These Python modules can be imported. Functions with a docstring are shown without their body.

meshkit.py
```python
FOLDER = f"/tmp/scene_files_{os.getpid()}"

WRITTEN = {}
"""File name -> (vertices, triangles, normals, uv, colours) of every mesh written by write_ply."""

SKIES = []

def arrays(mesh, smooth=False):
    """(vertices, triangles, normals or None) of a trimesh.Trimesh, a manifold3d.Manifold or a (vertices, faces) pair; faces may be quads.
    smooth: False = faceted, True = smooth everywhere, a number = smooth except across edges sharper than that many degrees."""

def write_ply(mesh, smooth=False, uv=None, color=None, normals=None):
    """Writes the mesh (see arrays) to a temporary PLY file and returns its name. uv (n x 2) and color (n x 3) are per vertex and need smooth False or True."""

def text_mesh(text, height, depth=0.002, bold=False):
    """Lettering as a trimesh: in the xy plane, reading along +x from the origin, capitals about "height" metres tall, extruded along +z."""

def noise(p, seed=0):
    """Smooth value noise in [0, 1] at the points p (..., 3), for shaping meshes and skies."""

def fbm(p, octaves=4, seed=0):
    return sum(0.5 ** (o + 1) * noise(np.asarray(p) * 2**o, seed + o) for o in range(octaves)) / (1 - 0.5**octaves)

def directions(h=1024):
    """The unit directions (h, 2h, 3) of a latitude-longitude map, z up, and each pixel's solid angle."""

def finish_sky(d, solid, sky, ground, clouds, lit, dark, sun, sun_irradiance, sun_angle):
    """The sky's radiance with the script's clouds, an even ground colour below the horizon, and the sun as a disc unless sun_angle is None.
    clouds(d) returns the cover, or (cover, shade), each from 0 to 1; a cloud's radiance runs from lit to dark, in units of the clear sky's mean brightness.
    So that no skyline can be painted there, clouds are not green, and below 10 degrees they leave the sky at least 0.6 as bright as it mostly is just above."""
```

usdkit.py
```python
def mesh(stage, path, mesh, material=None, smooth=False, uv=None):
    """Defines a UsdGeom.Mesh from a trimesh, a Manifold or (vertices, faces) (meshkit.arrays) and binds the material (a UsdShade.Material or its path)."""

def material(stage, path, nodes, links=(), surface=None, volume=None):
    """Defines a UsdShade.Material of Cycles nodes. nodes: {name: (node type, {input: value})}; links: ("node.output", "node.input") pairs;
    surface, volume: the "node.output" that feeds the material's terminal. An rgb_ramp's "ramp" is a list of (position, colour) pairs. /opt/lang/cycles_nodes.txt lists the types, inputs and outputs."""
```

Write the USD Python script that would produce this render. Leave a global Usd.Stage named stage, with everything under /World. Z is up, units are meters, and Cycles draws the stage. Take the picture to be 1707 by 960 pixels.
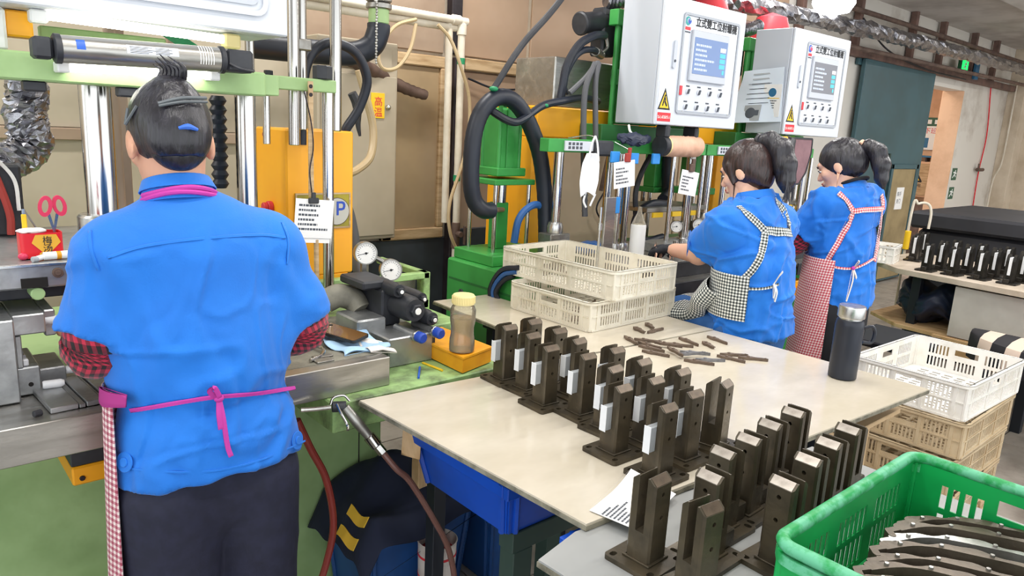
import math, glob, random
import numpy as np, trimesh, usdkit, meshkit
import manifold3d as m3
from shapely import affinity, box as sbox, union_all
from shapely.geometry import Polygon, Point, LineString
from scipy.spatial import cKDTree
from pxr import Usd, UsdGeom, UsdLux, UsdShade, Gf, Sdf, Vt

random.seed(7); RNG = np.random.default_rng(11)
stage = Usd.Stage.CreateInMemory()
UsdGeom.SetStageUpAxis(stage, 'Z'); UsdGeom.SetStageMetersPerUnit(stage, 1.0)
UsdGeom.Xform.Define(stage, '/World'); UsdGeom.Scope.Define(stage, '/World/Looks')

# ------------------------------------------------------------------ camera
# x runs along the row of machines, y from the aisle towards the machines, z up; eye 1.5 m above the floor
YAW, PITCH, ROLL, FPX = 0.726033, 0.218240, 0.053448, 1219.72
def camera():
    f = np.array([math.sin(YAW)*math.cos(PITCH), math.cos(YAW)*math.cos(PITCH), -math.sin(PITCH)])
    r = np.array([math.cos(YAW), -math.sin(YAW), 0]); u = np.cross(r, f)
    c, s = math.cos(ROLL), math.sin(ROLL)
    R, U = c*r + s*u, -s*r + c*u
    cam = UsdGeom.Camera.Define(stage, '/World/camera')
    m = Gf.Matrix4d(*R, 0, *U, 0, *(-f), 0, 0, 0, 1.5, 1)
    cam.AddTransformOp().Set(m)
    cam.CreateHorizontalApertureAttr(36.0)
    cam.CreateFocalLengthAttr(36.0*FPX/1707)
    cam.CreateClippingRangeAttr(Gf.Vec2f(0.05, 200))
    cam.CreateExposureAttr(EXPOSURE)
# ------------------------------------------------------------------ light
EXPOSURE = -0.45
SKY = 0.95            # daylight that comes in through the open side of the hall behind the photographer
LAMP = 15.5           # ceiling tube lamps
camera()
dome = UsdLux.DomeLight.Define(stage, '/World/daylight')
dome.CreateIntensityAttr(SKY); dome.CreateColorAttr(Gf.Vec3f(0.93, 0.97, 1.0))
def rect_light(path, loc, w, h, power, color=(1, 0.97, 0.93), rot=(0, 0, 0)):
    L = UsdLux.RectLight.Define(stage, path)
    L.CreateWidthAttr(w); L.CreateHeightAttr(h); L.CreateIntensityAttr(power); L.CreateColorAttr(Gf.Vec3f(*color))
    L.AddTranslateOp().Set(Gf.Vec3d(*loc)); L.AddRotateXYZOp().Set(Gf.Vec3f(*rot))
    return L

# ------------------------------------------------------------------ materials
def lin(c):
    if isinstance(c, str):
        c = [int(c[i:i+2], 16)/255 for i in (1, 3, 5)]
    return tuple(x/12.92 if x < .04045 else ((x+.055)/1.055)**2.4 for x in c)
MATS = {}
def mat(name, col, rough=.5, metal=0.0, col2=None, scale=6.0, lo=.4, hi=.65, bump=0.0, bscale=60.0, detail=5.0, rvar=0.0, stretch=None, **kw):
    """Principled surface; col2 (wear, stains, grain) mixed in where a noise lies between lo and hi."""
    c = lin(col); n, L = {}, []
    n['p'] = ('principled_bsdf', dict(base_color=c, roughness=rough, metallic=metal, **kw))
    need = col2 is not None or bump or rvar
    if need:
        n['tc'] = ('texture_coordinate', {}); src = 'tc.object'
        if stretch:
            n['mp'] = ('mapping', {'scale': stretch}); L.append((src, 'mp.vector')); src = 'mp.vector'
    if col2 is not None or rvar:
        n['ns'] = ('noise_texture', dict(scale=scale, detail=detail, roughness=.6)); L.append((src, 'ns.vector'))
    if col2 is not None:
        n['rp'] = ('rgb_ramp', {'ramp': [(lo, c), (hi, lin(col2))]})
        L += [('ns.fac', 'rp.fac'), ('rp.color', 'p.base_color')]
    if rvar:
        n['mr'] = ('map_range', dict(from_min=.3, from_max=.7, to_min=max(0, rough-rvar), to_max=min(1, rough+rvar), clamp=True))
        L += [('ns.fac', 'mr.value'), ('mr.result', 'p.roughness')]
    if bump:
        n['nb'] = ('noise_texture', dict(scale=bscale, detail=3.0)); n['b'] = ('bump', dict(strength=bump, distance=.004))
        L += [(src, 'nb.vector'), ('nb.fac', 'b.height'), ('b.normal', 'p.normal')]
    m = usdkit.material(stage, '/World/Looks/'+name, n, L, surface='p.BSDF'); MATS[name] = m
    return m
def emat(name, col, strength):
    m = usdkit.material(stage, '/World/Looks/'+name, {'e': ('emission', dict(color=lin(col), strength=strength))}, surface='e.emission'); MATS[name] = m
    return m
def check_mat(name, a, b, c, scale, dirs='uv', rough=.85):
    """Woven gingham: bands one way times bands the other, from the cloth's own st coordinates (metres)."""
    n = {'uv': ('uvmap', {'attribute': 'st'}), 'sp': ('separate_xyz', {}), 'p': ('principled_bsdf', dict(roughness=rough, sheen_weight=.2))}
    L = [('uv.UV', 'sp.vector')]
    for k in 'xy':
        n['m'+k] = ('math', dict(math_type='multiply', value2=scale)); n['f'+k] = ('math', dict(math_type='fraction')); n['g'+k] = ('math', dict(math_type='greater_than', value2=.5))
        L += [('sp.'+k, 'm%s.value1' % k), ('m%s.value' % k, 'f%s.value1' % k), ('f%s.value' % k, 'g%s.value1' % k)]
    n['ad'] = ('math', dict(math_type='add')); n['hf'] = ('math', dict(math_type='multiply', value2=.5))
    n['rp'] = ('rgb_ramp', {'ramp': [(0, lin(a)), (.5, lin(b)), (1, lin(c))]})
    L += [('gx.value', 'ad.value1'), ('gy.value', 'ad.value2'), ('ad.value', 'hf.value1'), ('hf.value', 'rp.fac'), ('rp.color', 'p.base_color')]
    m = usdkit.material(stage, '/World/Looks/'+name, n, L, surface='p.BSDF'); MATS[name] = m
    return m

# ------------------------------------------------------------------ prims
NAMES = {}
def fresh(parent, name):
    k = (parent, name); i = NAMES.get(k, 0); NAMES[k] = i+1
    return f'{parent}/{name}' + (f'_{i:03d}' if i else '')
def say(prim, **kw):
    for k, v in kw.items():
        if v: prim.SetCustomDataByKey(k, v)
class Thing:
    def __init__(s, name, label=None, cat=None, loc=(0, 0, 0), rz=0.0, group=None, kind=None):
        s.path = fresh('/World', name); s.loc = np.array(loc, float)
        x = UsdGeom.Xform.Define(stage, s.path); x.AddTranslateOp().Set(Gf.Vec3d(*map(float, loc)))
        if rz: x.AddRotateZOp().Set(float(rz))
        s.rz = rz; s.x = x; s.prim = x.GetPrim()
        say(s.prim, label=label, category=cat, group=group, kind=kind)
    def part(s, name, mesh, m, parent=None, label=None, smooth=35, uv=None, local=False, kind=None):
        p = fresh(parent or s.path, name)
        v, f = vf(mesh)
        if not local:
            v = v - s.loc
            if s.rz:
                a = -math.radians(s.rz); c, d = math.cos(a), math.sin(a); v = v @ np.array([[c, d, 0], [-d, c, 0], [0, 0, 1.]])
        usdkit.mesh(stage, p, (v, f), MATS[m] if isinstance(m, str) else m, smooth=True if uv is not None else smooth, uv=uv)
        say(stage.GetPrimAtPath(p), label=label, kind=kind)
        return p
def single(name, label, cat, mesh, m, group=None, kind=None, smooth=35, uv=None, loc=None, rz=0.0):
    """A thing that is one mesh at top level."""
    v, f = vf(mesh)
    p = fresh('/World', name)
    o = np.array(loc if loc is not None else [(v[:, 0].min()+v[:, 0].max())/2, (v[:, 1].min()+v[:, 1].max())/2, v[:, 2].min()], float)
    if loc is None: v = v-o
    g = usdkit.mesh(stage, p, (v, f), MATS[m] if isinstance(m, str) else m, smooth=True if uv is not None else smooth, uv=uv)
    g.AddTranslateOp().Set(Gf.Vec3d(*map(float, o)))
    if rz: g.AddRotateZOp().Set(float(rz))
    say(g.GetPrim(), label=label, category=cat, group=group, kind=kind)
    return p
def copy_of(src, name, label, cat, loc, rz=0, group=None, rx=0, ry=0):
    p = fresh('/World', name); x = UsdGeom.Xform.Define(stage, p)
    x.GetPrim().GetReferences().AddInternalReference(Sdf.Path(src)); x.ClearXformOpOrder()
    x.AddTranslateOp(opSuffix='at').Set(Gf.Vec3d(*map(float, loc)))
    x.AddRotateXYZOp(opSuffix='turn').Set(Gf.Vec3f(rx, ry, rz))
    x.GetPrim().SetInstanceable(True)
    say(x.GetPrim(), label=label, category=cat, group=group)
    return p
def proto_class(name):
    """An abstract prim that copies refer to; never drawn itself."""
    p = '/World/Looks/'+name
    stage.CreateClassPrim(p); stage.GetPrimAtPath(p).SetTypeName('Xform')
    return p
def cpart(cls, name, mesh, m, parent=None, smooth=35, label=None):
    p = fresh(parent or cls, name)
    usdkit.mesh(stage, p, vf(mesh), MATS[m], smooth=smooth); say(stage.GetPrimAtPath(p), label=label)
    return p

# ------------------------------------------------------------------ shapes
def vf(m):
    v, f, _ = meshkit.arrays(m, False); return np.asarray(v, float), np.asarray(f, int)
def cat(*ms):
    vs, fs, o = [], [], 0
    for m in ms:
        v, f = vf(m); vs.append(v); fs.append(f+o); o += len(v)
    return np.vstack(vs), np.vstack(fs)
_C = [(sx, sy, sz) for sx in (-1, 1) for sy in (-1, 1) for sz in (-1, 1)]
def bx(x0, x1, y0, y1, z0, z1, b=.002):
    """Box with chamfered edges."""
    x0, x1 = min(x0, x1), max(x0, x1); y0, y1 = min(y0, y1), max(y0, y1); z0, z1 = min(z0, z1), max(z0, z1)
    h = np.array([x1-x0, y1-y0, z1-z0])/2; c = np.array([x0+x1, y0+y1, z0+z1])/2
    b = min(b, .45*h.min())
    if b <= 0: 
        m = trimesh.creation.box(2*h); m.apply_translation(c); return vf(m)
    pts = []
    for s in _C:
        for k in range(3):
            q = h.copy()-b; q[k] += b; pts.append(c+np.array(s)*q)
    m = m3.Manifold.hull_points(np.array(pts))
    return vf(m)
def cb(c, s, b=.002):
    return bx(c[0]-s[0]/2, c[0]+s[0]/2, c[1]-s[1]/2, c[1]+s[1]/2, c[2]-s[2]/2, c[2]+s[2]/2, b)
def frame_of(d):
    d = np.asarray(d, float); d = d/np.linalg.norm(d)
    a = np.array([0, 0, 1.]) if abs(d[2]) < .9 else np.array([1., 0, 0])
    x = np.cross(a, d); x /= np.linalg.norm(x); return x, np.cross(d, x), d
def lathe(prof, n=24, p0=(0, 0, 0), axis=(0, 0, 1)):
    """prof: (radius, along) pairs; closed with caps where the radius is not 0."""
    x, y, d = frame_of(axis); P = np.asarray(p0, float)
    prof = list(prof)
    if prof[0][0] > 1e-6: prof = [(0, prof[0][1])]+prof
    if prof[-1][0] > 1e-6: prof = prof+[(0, prof[-1][1])]
    t = np.linspace(0, 2*math.pi, n, endpoint=False); v, idx, f = [], [], []
    for r, h in prof:
        if r <= 1e-6: idx.append([len(v)]); v.append(P+d*h)
        else:
            idx.append(list(range(len(v), len(v)+n))); v += list(P+d*h+r*(np.cos(t)[:, None]*x+np.sin(t)[:, None]*y))
    for a, b in zip(idx[:-1], idx[1:]):
        for i in range(n):
            j = (i+1) % n
            if len(a) == 1 and len(b) == 1: break
            if len(a) == 1: f.append((a[0], b[j], b[i]))
            elif len(b) == 1: f.append((a[i], a[j], b[0]))
            else: f += [(a[i], a[j], b[j]), (a[i], b[j], b[i])]
    f = np.array(f)
    v = np.array(v)
    if trimesh.Trimesh(v, f, process=False).volume < 0: f = f[:, ::-1]
    return v, f
def cyl(a, b, r, n=20, ch=None, r2=None):
    a, b = np.asarray(a, float), np.asarray(b, float); L = np.linalg.norm(b-a); r2 = r if r2 is None else r2
    ch = min(.12*min(r, r2), .3*L) if ch is None else ch
    if ch <= 0: return lathe([(r, 0), (r2, L)], n, a, b-a)
    return lathe([(r-ch, 0), (r, ch), (r2, L-ch), (r2-ch, L)], n, a, b-a)
def spline(pts, k=8):
    p = np.asarray(pts, float)
    if len(p) == 2: return np.linspace(p[0], p[1], k+1)
    q = np.vstack([2*p[0]-p[1], p, 2*p[-1]-p[-2]]); out = []
    for i in range(len(p)-1):
        a, b, c, d = q[i:i+4]; t = np.linspace(0, 1, k, endpoint=False)[:, None]
        out.append(.5*(2*b+(c-a)*t+(2*a-5*b+4*c-d)*t*t+(3*b-a-3*c+d)*t**3))
    return np.vstack(out+[p[-1:]])
def tube(pts, r, n=10, k=8, smooth=True, ripple=0):
    """A round hose, wire or pipe along the points; r may vary (one per sample or start/end)."""
    p = spline(pts, k) if smooth else np.asarray(pts, float)
    R = np.interp(np.linspace(0, 1, len(p)), np.linspace(0, 1, len(np.atleast_1d(r))), np.atleast_1d(r))
    if ripple: R = R*(1+ripple*np.where(np.arange(len(p)) % 2, 1, -1))
    T = np.gradient(p, axis=0); T /= np.linalg.norm(T, axis=1, keepdims=True)+1e-12
    x = frame_of(T[0])[0]; t = np.linspace(0, 2*math.pi, n, endpoint=False); v = []
    for i in range(len(p)):
        x = x-T[i]*(x@T[i]); x /= np.linalg.norm(x); y = np.cross(T[i], x)
        v.append(p[i]+R[i]*(np.cos(t)[:, None]*x+np.sin(t)[:, None]*y))
    m = len(p); v = np.vstack(v+[p[:1], p[-1:]]); f = []
    for i in range(m-1):
        for j in range(n):
            a, b = i*n+j, i*n+(j+1) % n; f += [(a, b, b+n), (a, b+n, a+n)]
    for j in range(n):
        f += [(m*n, (j+1) % n, j), (m*n+1, (m-1)*n+j, (m-1)*n+(j+1) % n)]
    return v, np.array(f)
def prism(poly, h, z0=0.0):
    if not isinstance(poly, (Polygon,)) and not hasattr(poly, 'geoms'): poly = Polygon(poly)
    ms = []
    for g in getattr(poly, 'geoms', [poly]):
        if g.area > 1e-10: ms.append(vf(trimesh.creation.extrude_polygon(g, h, engine='earcut')))
    v, f = cat(*ms); v[:, 2] += z0
    return v, f
def xf(mesh, o=(0, 0, 0), X=(1, 0, 0), Y=(0, 1, 0)):
    """Places a mesh made in a local xy plane: its x along X, its y along Y, its z along X x Y."""
    v, f = vf(mesh); X = np.asarray(X, float); Y = np.asarray(Y, float); X = X/np.linalg.norm(X); Y = Y/np.linalg.norm(Y)
    return np.asarray(o, float)+v[:, :1]*X+v[:, 1:2]*Y+v[:, 2:3]*np.cross(X, Y), f
def turn(mesh, rz=0, rx=0, ry=0, o=(0, 0, 0)):
    v, f = vf(mesh)
    M = trimesh.transformations.euler_matrix(math.radians(rx), math.radians(ry), math.radians(rz))[:3, :3]
    return v@M.T+np.asarray(o, float), f
def sheet(P, th, closed=False):
    """A cloth or paper of thickness th from a grid of points (rows, columns, 3); also its st coordinates in metres."""
    P = np.asarray(P, float); a, b = P.shape[:2]
    du, dv = np.gradient(P, axis=0), np.gradient(P, axis=1); N = np.cross(du, dv); N /= np.linalg.norm(N, axis=2, keepdims=True)+1e-12
    S = np.zeros((a, b, 2))
    S[1:, :, 0] = np.cumsum(np.linalg.norm(np.diff(P, axis=0), axis=2).mean(1))[:, None]*np.ones((1, b))
    S[:, 1:, 1] = np.cumsum(np.linalg.norm(np.diff(P, axis=1), axis=2), axis=1)
    v = np.vstack([(P+N*th/2).reshape(-1, 3), (P-N*th/2).reshape(-1, 3)]); uv = np.vstack([S.reshape(-1, 2)]*2)
    g = np.arange(a*b).reshape(a, b); n = a*b; f = []
    q = np.stack([g[:-1, :-1], g[1:, :-1], g[1:, 1:], g[:-1, 1:]], -1).reshape(-1, 4)
    F = [q[:, [0, 1, 2]], q[:, [0, 2, 3]], q[:, [2, 1, 0]]+n, q[:, [3, 2, 0]]+n]
    rim = list(g[0, :])+list(g[1:, -1])+list(g[-1, -2::-1])+list(g[-2:0, 0]); rim = np.array(rim); nx = np.roll(rim, -1)
    F += [np.stack([rim, nx, nx+n], 1), np.stack([rim, nx+n, rim+n], 1)]
    return (v, np.vstack(F)), uv
def strip(pts, w, th, side, k=6):
    """A flat ribbon along the points; side: direction (or one per point) across its width."""
    p = spline(pts, k); s = np.asarray(side, float)
    s = np.tile(s, (len(p), 1)) if s.ndim == 1 else np.stack([np.interp(np.linspace(0, 1, len(p)), np.linspace(0, 1, len(s)), s[:, i]) for i in range(3)], 1)
    T = np.gradient(p, axis=0); T /= np.linalg.norm(T, axis=1, keepdims=True); s = s-T*(s*T).sum(1, keepdims=True); s /= np.linalg.norm(s, axis=1, keepdims=True)
    t = np.linspace(-.5, .5, 3)
    return sheet(p[:, None, :]+s[:, None, :]*(t*w)[None, :, None], th)
FONTS = {}
def glyphs(text, height, cjk=True, bold=False):
    """Lettering as flat shapes, reading along +x from the origin."""
    from PIL import Image, ImageDraw, ImageFont
    key = 'Noto Sans CJK Regular' if cjk else 'Inter'
    if key not in FONTS: FONTS[key] = ImageFont.truetype(glob.glob(f'/opt/blender-*/*/datafiles/fonts/{key}.woff2')[0], 48)
    ft = FONTS[key]; x0, y0, x1, y1 = ft.getbbox(text, anchor='ls', stroke_width=int(bold))
    im = Image.new('L', (x1-x0+8, y1-y0+8)); ImageDraw.Draw(im).text((4-x0, 4-y0), text, 255, font=ft, anchor='ls', stroke_width=int(bold))
    on = np.pad(np.asarray(im) > 110, ((0, 0), (1, 1))).astype(np.int8)
    rows, st = np.nonzero(np.diff(on, axis=1) == 1); en = np.nonzero(np.diff(on, axis=1) == -1)[1]
    sh = union_all(sbox(st, -rows-1, en, -rows)).buffer(.3).buffer(-.3).simplify(.6)
    s = height/(35. if not cjk else 40.)
    return affinity.affine_transform(sh, [s, 0, 0, s, -4*s, (4-y0)*s])
def text_at(text, height, o, X, Y, th=.0006, cjk=True, bold=False, center=False):
    g = glyphs(text, height, cjk, bold)
    if center: g = affinity.translate(g, -(g.bounds[0]+g.bounds[2])/2, 0)
    return xf(prism(g, th), o, X, Y)
def scribble(w, h, rows, seed, lo=.35, hi=.9, th=.0003, gap=.55):
    """Rows of short dark dashes: print too small to read."""
    r = np.random.default_rng(seed); ms = []
    for i in range(rows):
        y = h*(1-(i+.7)/rows); x = 0; end = w*r.uniform(lo, hi)
        while x < end:
            l = r.uniform(.03, .11)*w; ms.append(bx(x, min(x+l, end), y, y+h/rows*(1-gap), 0, th, 0)); x += l+w*.02
    return cat(*ms)
def rrect(w, h, r, cx=0, cy=0, q=4):
    return sbox(cx-w/2+r, cy-h/2+r, cx+w/2-r, cy+h/2-r).buffer(r, quad_segs=q)
def man(mesh):
    v, f = vf(mesh); return m3.Manifold(m3.Mesh(v.astype(np.float32), f.astype(np.uint32)))
def diff(a, *bs):
    M = man(a)
    for b in bs: M = M-man(b)
    return vf(M)
def ball(c, r, s=(1, 1, 1), sub=2):
    m = trimesh.creation.icosphere(sub, 1.0); return m.vertices*np.array(s)*r+np.asarray(c), m.faces

# ------------------------------------------------------------------ bodies: distance fields meshed by surface nets
def nrm(v): v = np.asarray(v, float); return v/np.linalg.norm(v)
class Cap:
    """Tapered limb from a to b; squash=(direction, factor) flattens it along that direction."""
    def __init__(s, a, b, ra, rb=None, squash=None, k=.03, flat=False):
        s.flat = flat; s.a, s.b, s.ra, s.rb, s.k = np.asarray(a, float), np.asarray(b, float), ra, ra if rb is None else rb, k
        s.sq = (nrm(squash[0]), squash[1]) if squash else None
        R = max(s.ra, s.rb); s.lo, s.hi = np.minimum(s.a, s.b)-R, np.maximum(s.a, s.b)+R
    def __call__(s, p):
        d = p-s.a; ba = s.b-s.a
        if s.sq:
            n, f = s.sq; d = d+(f-1)*(d@n)[:, None]*n; ba = ba+(f-1)*(ba@n)*n
        t = d@ba/max(ba@ba, 1e-12); h = np.clip(t, 0, 1); L = np.linalg.norm(ba)
        if s.flat:                                  # cut off square at b instead of rounded
            h = np.maximum(t, 0); return np.maximum(np.linalg.norm(d-h[:, None]*ba, axis=1)-(s.ra+(s.rb-s.ra)*np.minimum(h, 1)), (t-1)*L)
        return np.linalg.norm(d-h[:, None]*ba, axis=1)-(s.ra+(s.rb-s.ra)*h)
class Ell:
    def __init__(s, c, r, rot=None, k=.02):
        s.c, s.r, s.k = np.asarray(c, float), np.asarray(r, float), k; s.M = np.eye(3) if rot is None else np.asarray(rot, float)
        R = s.r.max(); s.lo, s.hi = s.c-R, s.c+R
    def __call__(s, p):
        q = (p-s.c)@s.M; k0 = np.linalg.norm(q/s.r, axis=1); k1 = np.linalg.norm(q/s.r**2, axis=1)
        return k0*(k0-1)/np.maximum(k1, 1e-9)
def field(prims, lo, hi, h, cut=()):
    lo, hi = np.asarray(lo, float), np.asarray(hi, float)
    n = np.ceil((hi-lo)/h).astype(int)+1; ax = [lo[i]+h*np.arange(n[i]) for i in range(3)]
    F = np.full(n, .2)
    def region(a, b):
        i0 = np.clip(np.floor((a-lo)/h).astype(int), 0, n); i1 = np.clip(np.ceil((b-lo)/h).astype(int)+1, 0, n)
        sl = tuple(slice(u, w) for u, w in zip(i0, i1)); g = np.stack(np.meshgrid(*[ax[i][sl[i]] for i in range(3)], indexing='ij'), -1)
        return sl, g.reshape(-1, 3), g.shape[:3]
    for pr in prims:
        m = pr.k+3*h; sl, g, sh = region(pr.lo-m, pr.hi+m)
        if 0 in sh: continue
        d = pr(g).reshape(sh); a = F[sl]; k = max(pr.k, 1e-4); t = np.clip(.5+.5*(a-d)/k, 0, 1)
        F[sl] = a*(1-t)+d*t-k*t*(1-t)
    for c in cut:                                   # (point, outward normal): nothing beyond that plane
        g = np.stack(np.meshgrid(*ax, indexing='ij'), -1); F = np.maximum(F, (g-np.asarray(c[0]))@nrm(c[1]))
    return F, lo, h
def nets(F, lo, h):
    """Surface nets: one vertex per cell that the surface crosses."""
    F = F.copy()
    for ax in range(3):
        for e in (0, -1): F[tuple(e if i == ax else slice(None) for i in range(3))] = .1
    S = F < 0; n = np.array(F.shape)-1
    cell = np.zeros(n, int)
    for o in np.ndindex(2, 2, 2): cell += S[o[0]:o[0]+n[0], o[1]:o[1]+n[1], o[2]:o[2]+n[2]]
    act = (cell > 0) & (cell < 8); I = np.argwhere(act); idx = np.full(n, -1); idx[act] = np.arange(len(I))
    acc = np.zeros((len(I), 3)); cnt = np.zeros(len(I))
    for ax in range(3):
        for o in np.ndindex(2, 2):
            a = [0, 0, 0]; oth = [i for i in range(3) if i != ax]; a[oth[0]], a[oth[1]] = o; b = list(a); b[ax] = 1
            A = F[tuple((I+a).T)]; B = F[tuple((I+b).T)]; c = (A < 0) != (B < 0)
            t = np.where(c, A/np.where(c, A-B, 1), 0); q = np.tile(np.array(a, float), (len(I), 1)); q[:, ax] += t
            acc += q*c[:, None]; cnt += c
    V = lo+h*(I+acc/cnt[:, None]); faces = []
    for ax in range(3):
        u, w = [i for i in range(3) if i != ax]
        sl0 = [slice(None)]*3; sl1 = [slice(None)]*3; sl0[ax] = slice(0, -1); sl1[ax] = slice(1, None)
        ch = S[tuple(sl0)] != S[tuple(sl1)]; E = np.argwhere(ch)
        E = E[(E[:, u] > 0) & (E[:, w] > 0) & (E[:, u] < n[u]) & (E[:, w] < n[w])]
        ins = S[tuple(E.T)]
        def c(du, dw): q = E.copy(); q[:, u] += du; q[:, w] += dw; return idx[tuple(q.T)]
        Q = np.stack([c(-1, -1), c(0, -1), c(0, 0), c(-1, 0)], 1)
        fl = ins if ax != 1 else ~ins
        Q[~fl] = Q[~fl][:, ::-1]
        faces.append(Q[(Q >= 0).all(1)])
    Q = np.vstack(faces)
    return V, np.vstack([Q[:, [0, 1, 2]], Q[:, [0, 2, 3]]])
def sdf(prims, h=.008, cut=(), pad=.03, smooth=2, fold=None):
    lo = np.min([p.lo for p in prims], 0)-pad; hi = np.max([p.hi for p in prims], 0)+pad
    v, f = nets(*field(prims, lo, hi, h, cut))
    m = trimesh.Trimesh(v, f, process=False)
    if smooth: trimesh.smoothing.filter_taubin(m, lamb=.5, nu=.52, iterations=smooth*2)
    v = np.array(m.vertices)
    if fold is not None: v = v+np.array(m.vertex_normals)*fold(v)[:, None]
    return v, f
class Skin:
    """Finds points on a mesh's surface, so straps and seams lie on it."""
    def __init__(s, mesh):
        v, f = vf(mesh); s.m = trimesh.Trimesh(v, f, process=False); s.n = np.array(s.m.vertex_normals); s.v = v; s.t = cKDTree(v)
    def near(s, p, off=.002):
        d, i = s.t.query(np.atleast_2d(p), k=4); w = 1/(d+1e-4); w /= w.sum(1, keepdims=True)
        q = (s.v[i]*w[..., None]).sum(1); n = (s.n[i]*w[..., None]).sum(1); n /= np.linalg.norm(n, axis=1, keepdims=True)
        return q+n*off, n
    def shoot(s, p, d, off=.002):
        """From points p along direction d: first surface met (searched among facing vertices)."""
        d = nrm(d); x, y, _ = frame_of(d); ok = s.n@d < -.05
        V, N = s.v[ok], s.n[ok]; t = cKDTree(np.stack([V@x, V@y], 1)); p = np.atleast_2d(p)
        out, no = [], []
        for q in p:
            i = np.array(t.query([q@x, q@y], k=12)[1]); dep = V[i]@d; i = i[dep < dep.min()+.03][:4]
            h = (V[i]@d).mean(); out.append(x*(q@x)+y*(q@y)+d*h-d*off); n = N[i].mean(0); no.append(n/np.linalg.norm(n))
        return np.array(out), np.array(no)
    def cast(s, p, off=.002):
        """As shoot, but along the lines from standing eye height in the aisle."""
        E = np.array([0, 0, 1.5]); out, no = [], []
        for q in np.atleast_2d(p):
            d = nrm(q-E); w = s.v-E; t = w@d; pd = np.linalg.norm(w-t[:, None]*d, axis=1); ok = (s.n@d < -.08)
            i = np.argsort(np.where(ok, pd, 9))[:14]; i = i[pd[i] < max(.014, pd[i[0]]+.004)]; i = i[t[i] < t[i].min()+.03][:5]
            n = s.n[i].mean(0); n /= np.linalg.norm(n); out.append(E+d*t[i].mean()+n*off); no.append(n)
        return np.array(out), np.array(no)
# ------------------------------------------------------------------ looks
mat('plaster', '#d6c8b4', .85, col2='#b9a890', scale=2.5, lo=.45, hi=.75, bump=.25, bscale=30)
mat('white_wall', '#d9d4cb', .8, col2='#a99c8e', scale=1.6, lo=.55, hi=.78, bump=.3, bscale=14)
mat('panel_brown', '#b89c84', .6, col2='#a08468', scale=1.2, lo=.3, hi=.75, bump=.05)
mat('board_grey', '#a8937e', .6, col2='#8b7460', scale=2, lo=.35, hi=.7)
mat('pale_board', '#b9ad98', .55, col2='#9f927c', scale=1.5, lo=.4, hi=.75)
mat('beige_board', '#d2bda2', .6, col2='#bda688', scale=1.6, lo=.4, hi=.75)
mat('frame_wood', '#cdb18a', .6, col2='#a98a62', scale=5, stretch=(1, 1, 9))
mat('amber_glass', '#b39b78', .35, col2='#8a7459', scale=1.8, lo=.4, hi=.8, rvar=.1)
mat('dark_slate', '#3d4248', .5, col2='#2f3134', scale=4)
mat('dark_steel', '#3a3236', .5, metal=.4, col2='#241f22', scale=8)
mat('floor_tile', '#b3aaa0', .4, col2='#8d8278', scale=5, lo=.45, hi=.75, rvar=.15)
mat('grout', '#6a635c', .9)
mat('concrete', '#d2cdc8', .85, col2='#b5aea8', scale=2.2, bump=.2)
mat('brown_beam', '#7e6258', .7, col2='#5b4740', scale=6)
mat('teal_paint', '#3e6068', .45, col2='#385459', scale=2.5, lo=.4, hi=.7)
mat('olive_board', '#a08d66', .6, col2='#877653', scale=4)
mat('pink_plaster', '#e0b795', .8, col2='#caa07e', scale=2.5, bump=.1)
mat('dark_wainscot', '#86736a', .7, col2='#6b5850', scale=7)
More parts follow.
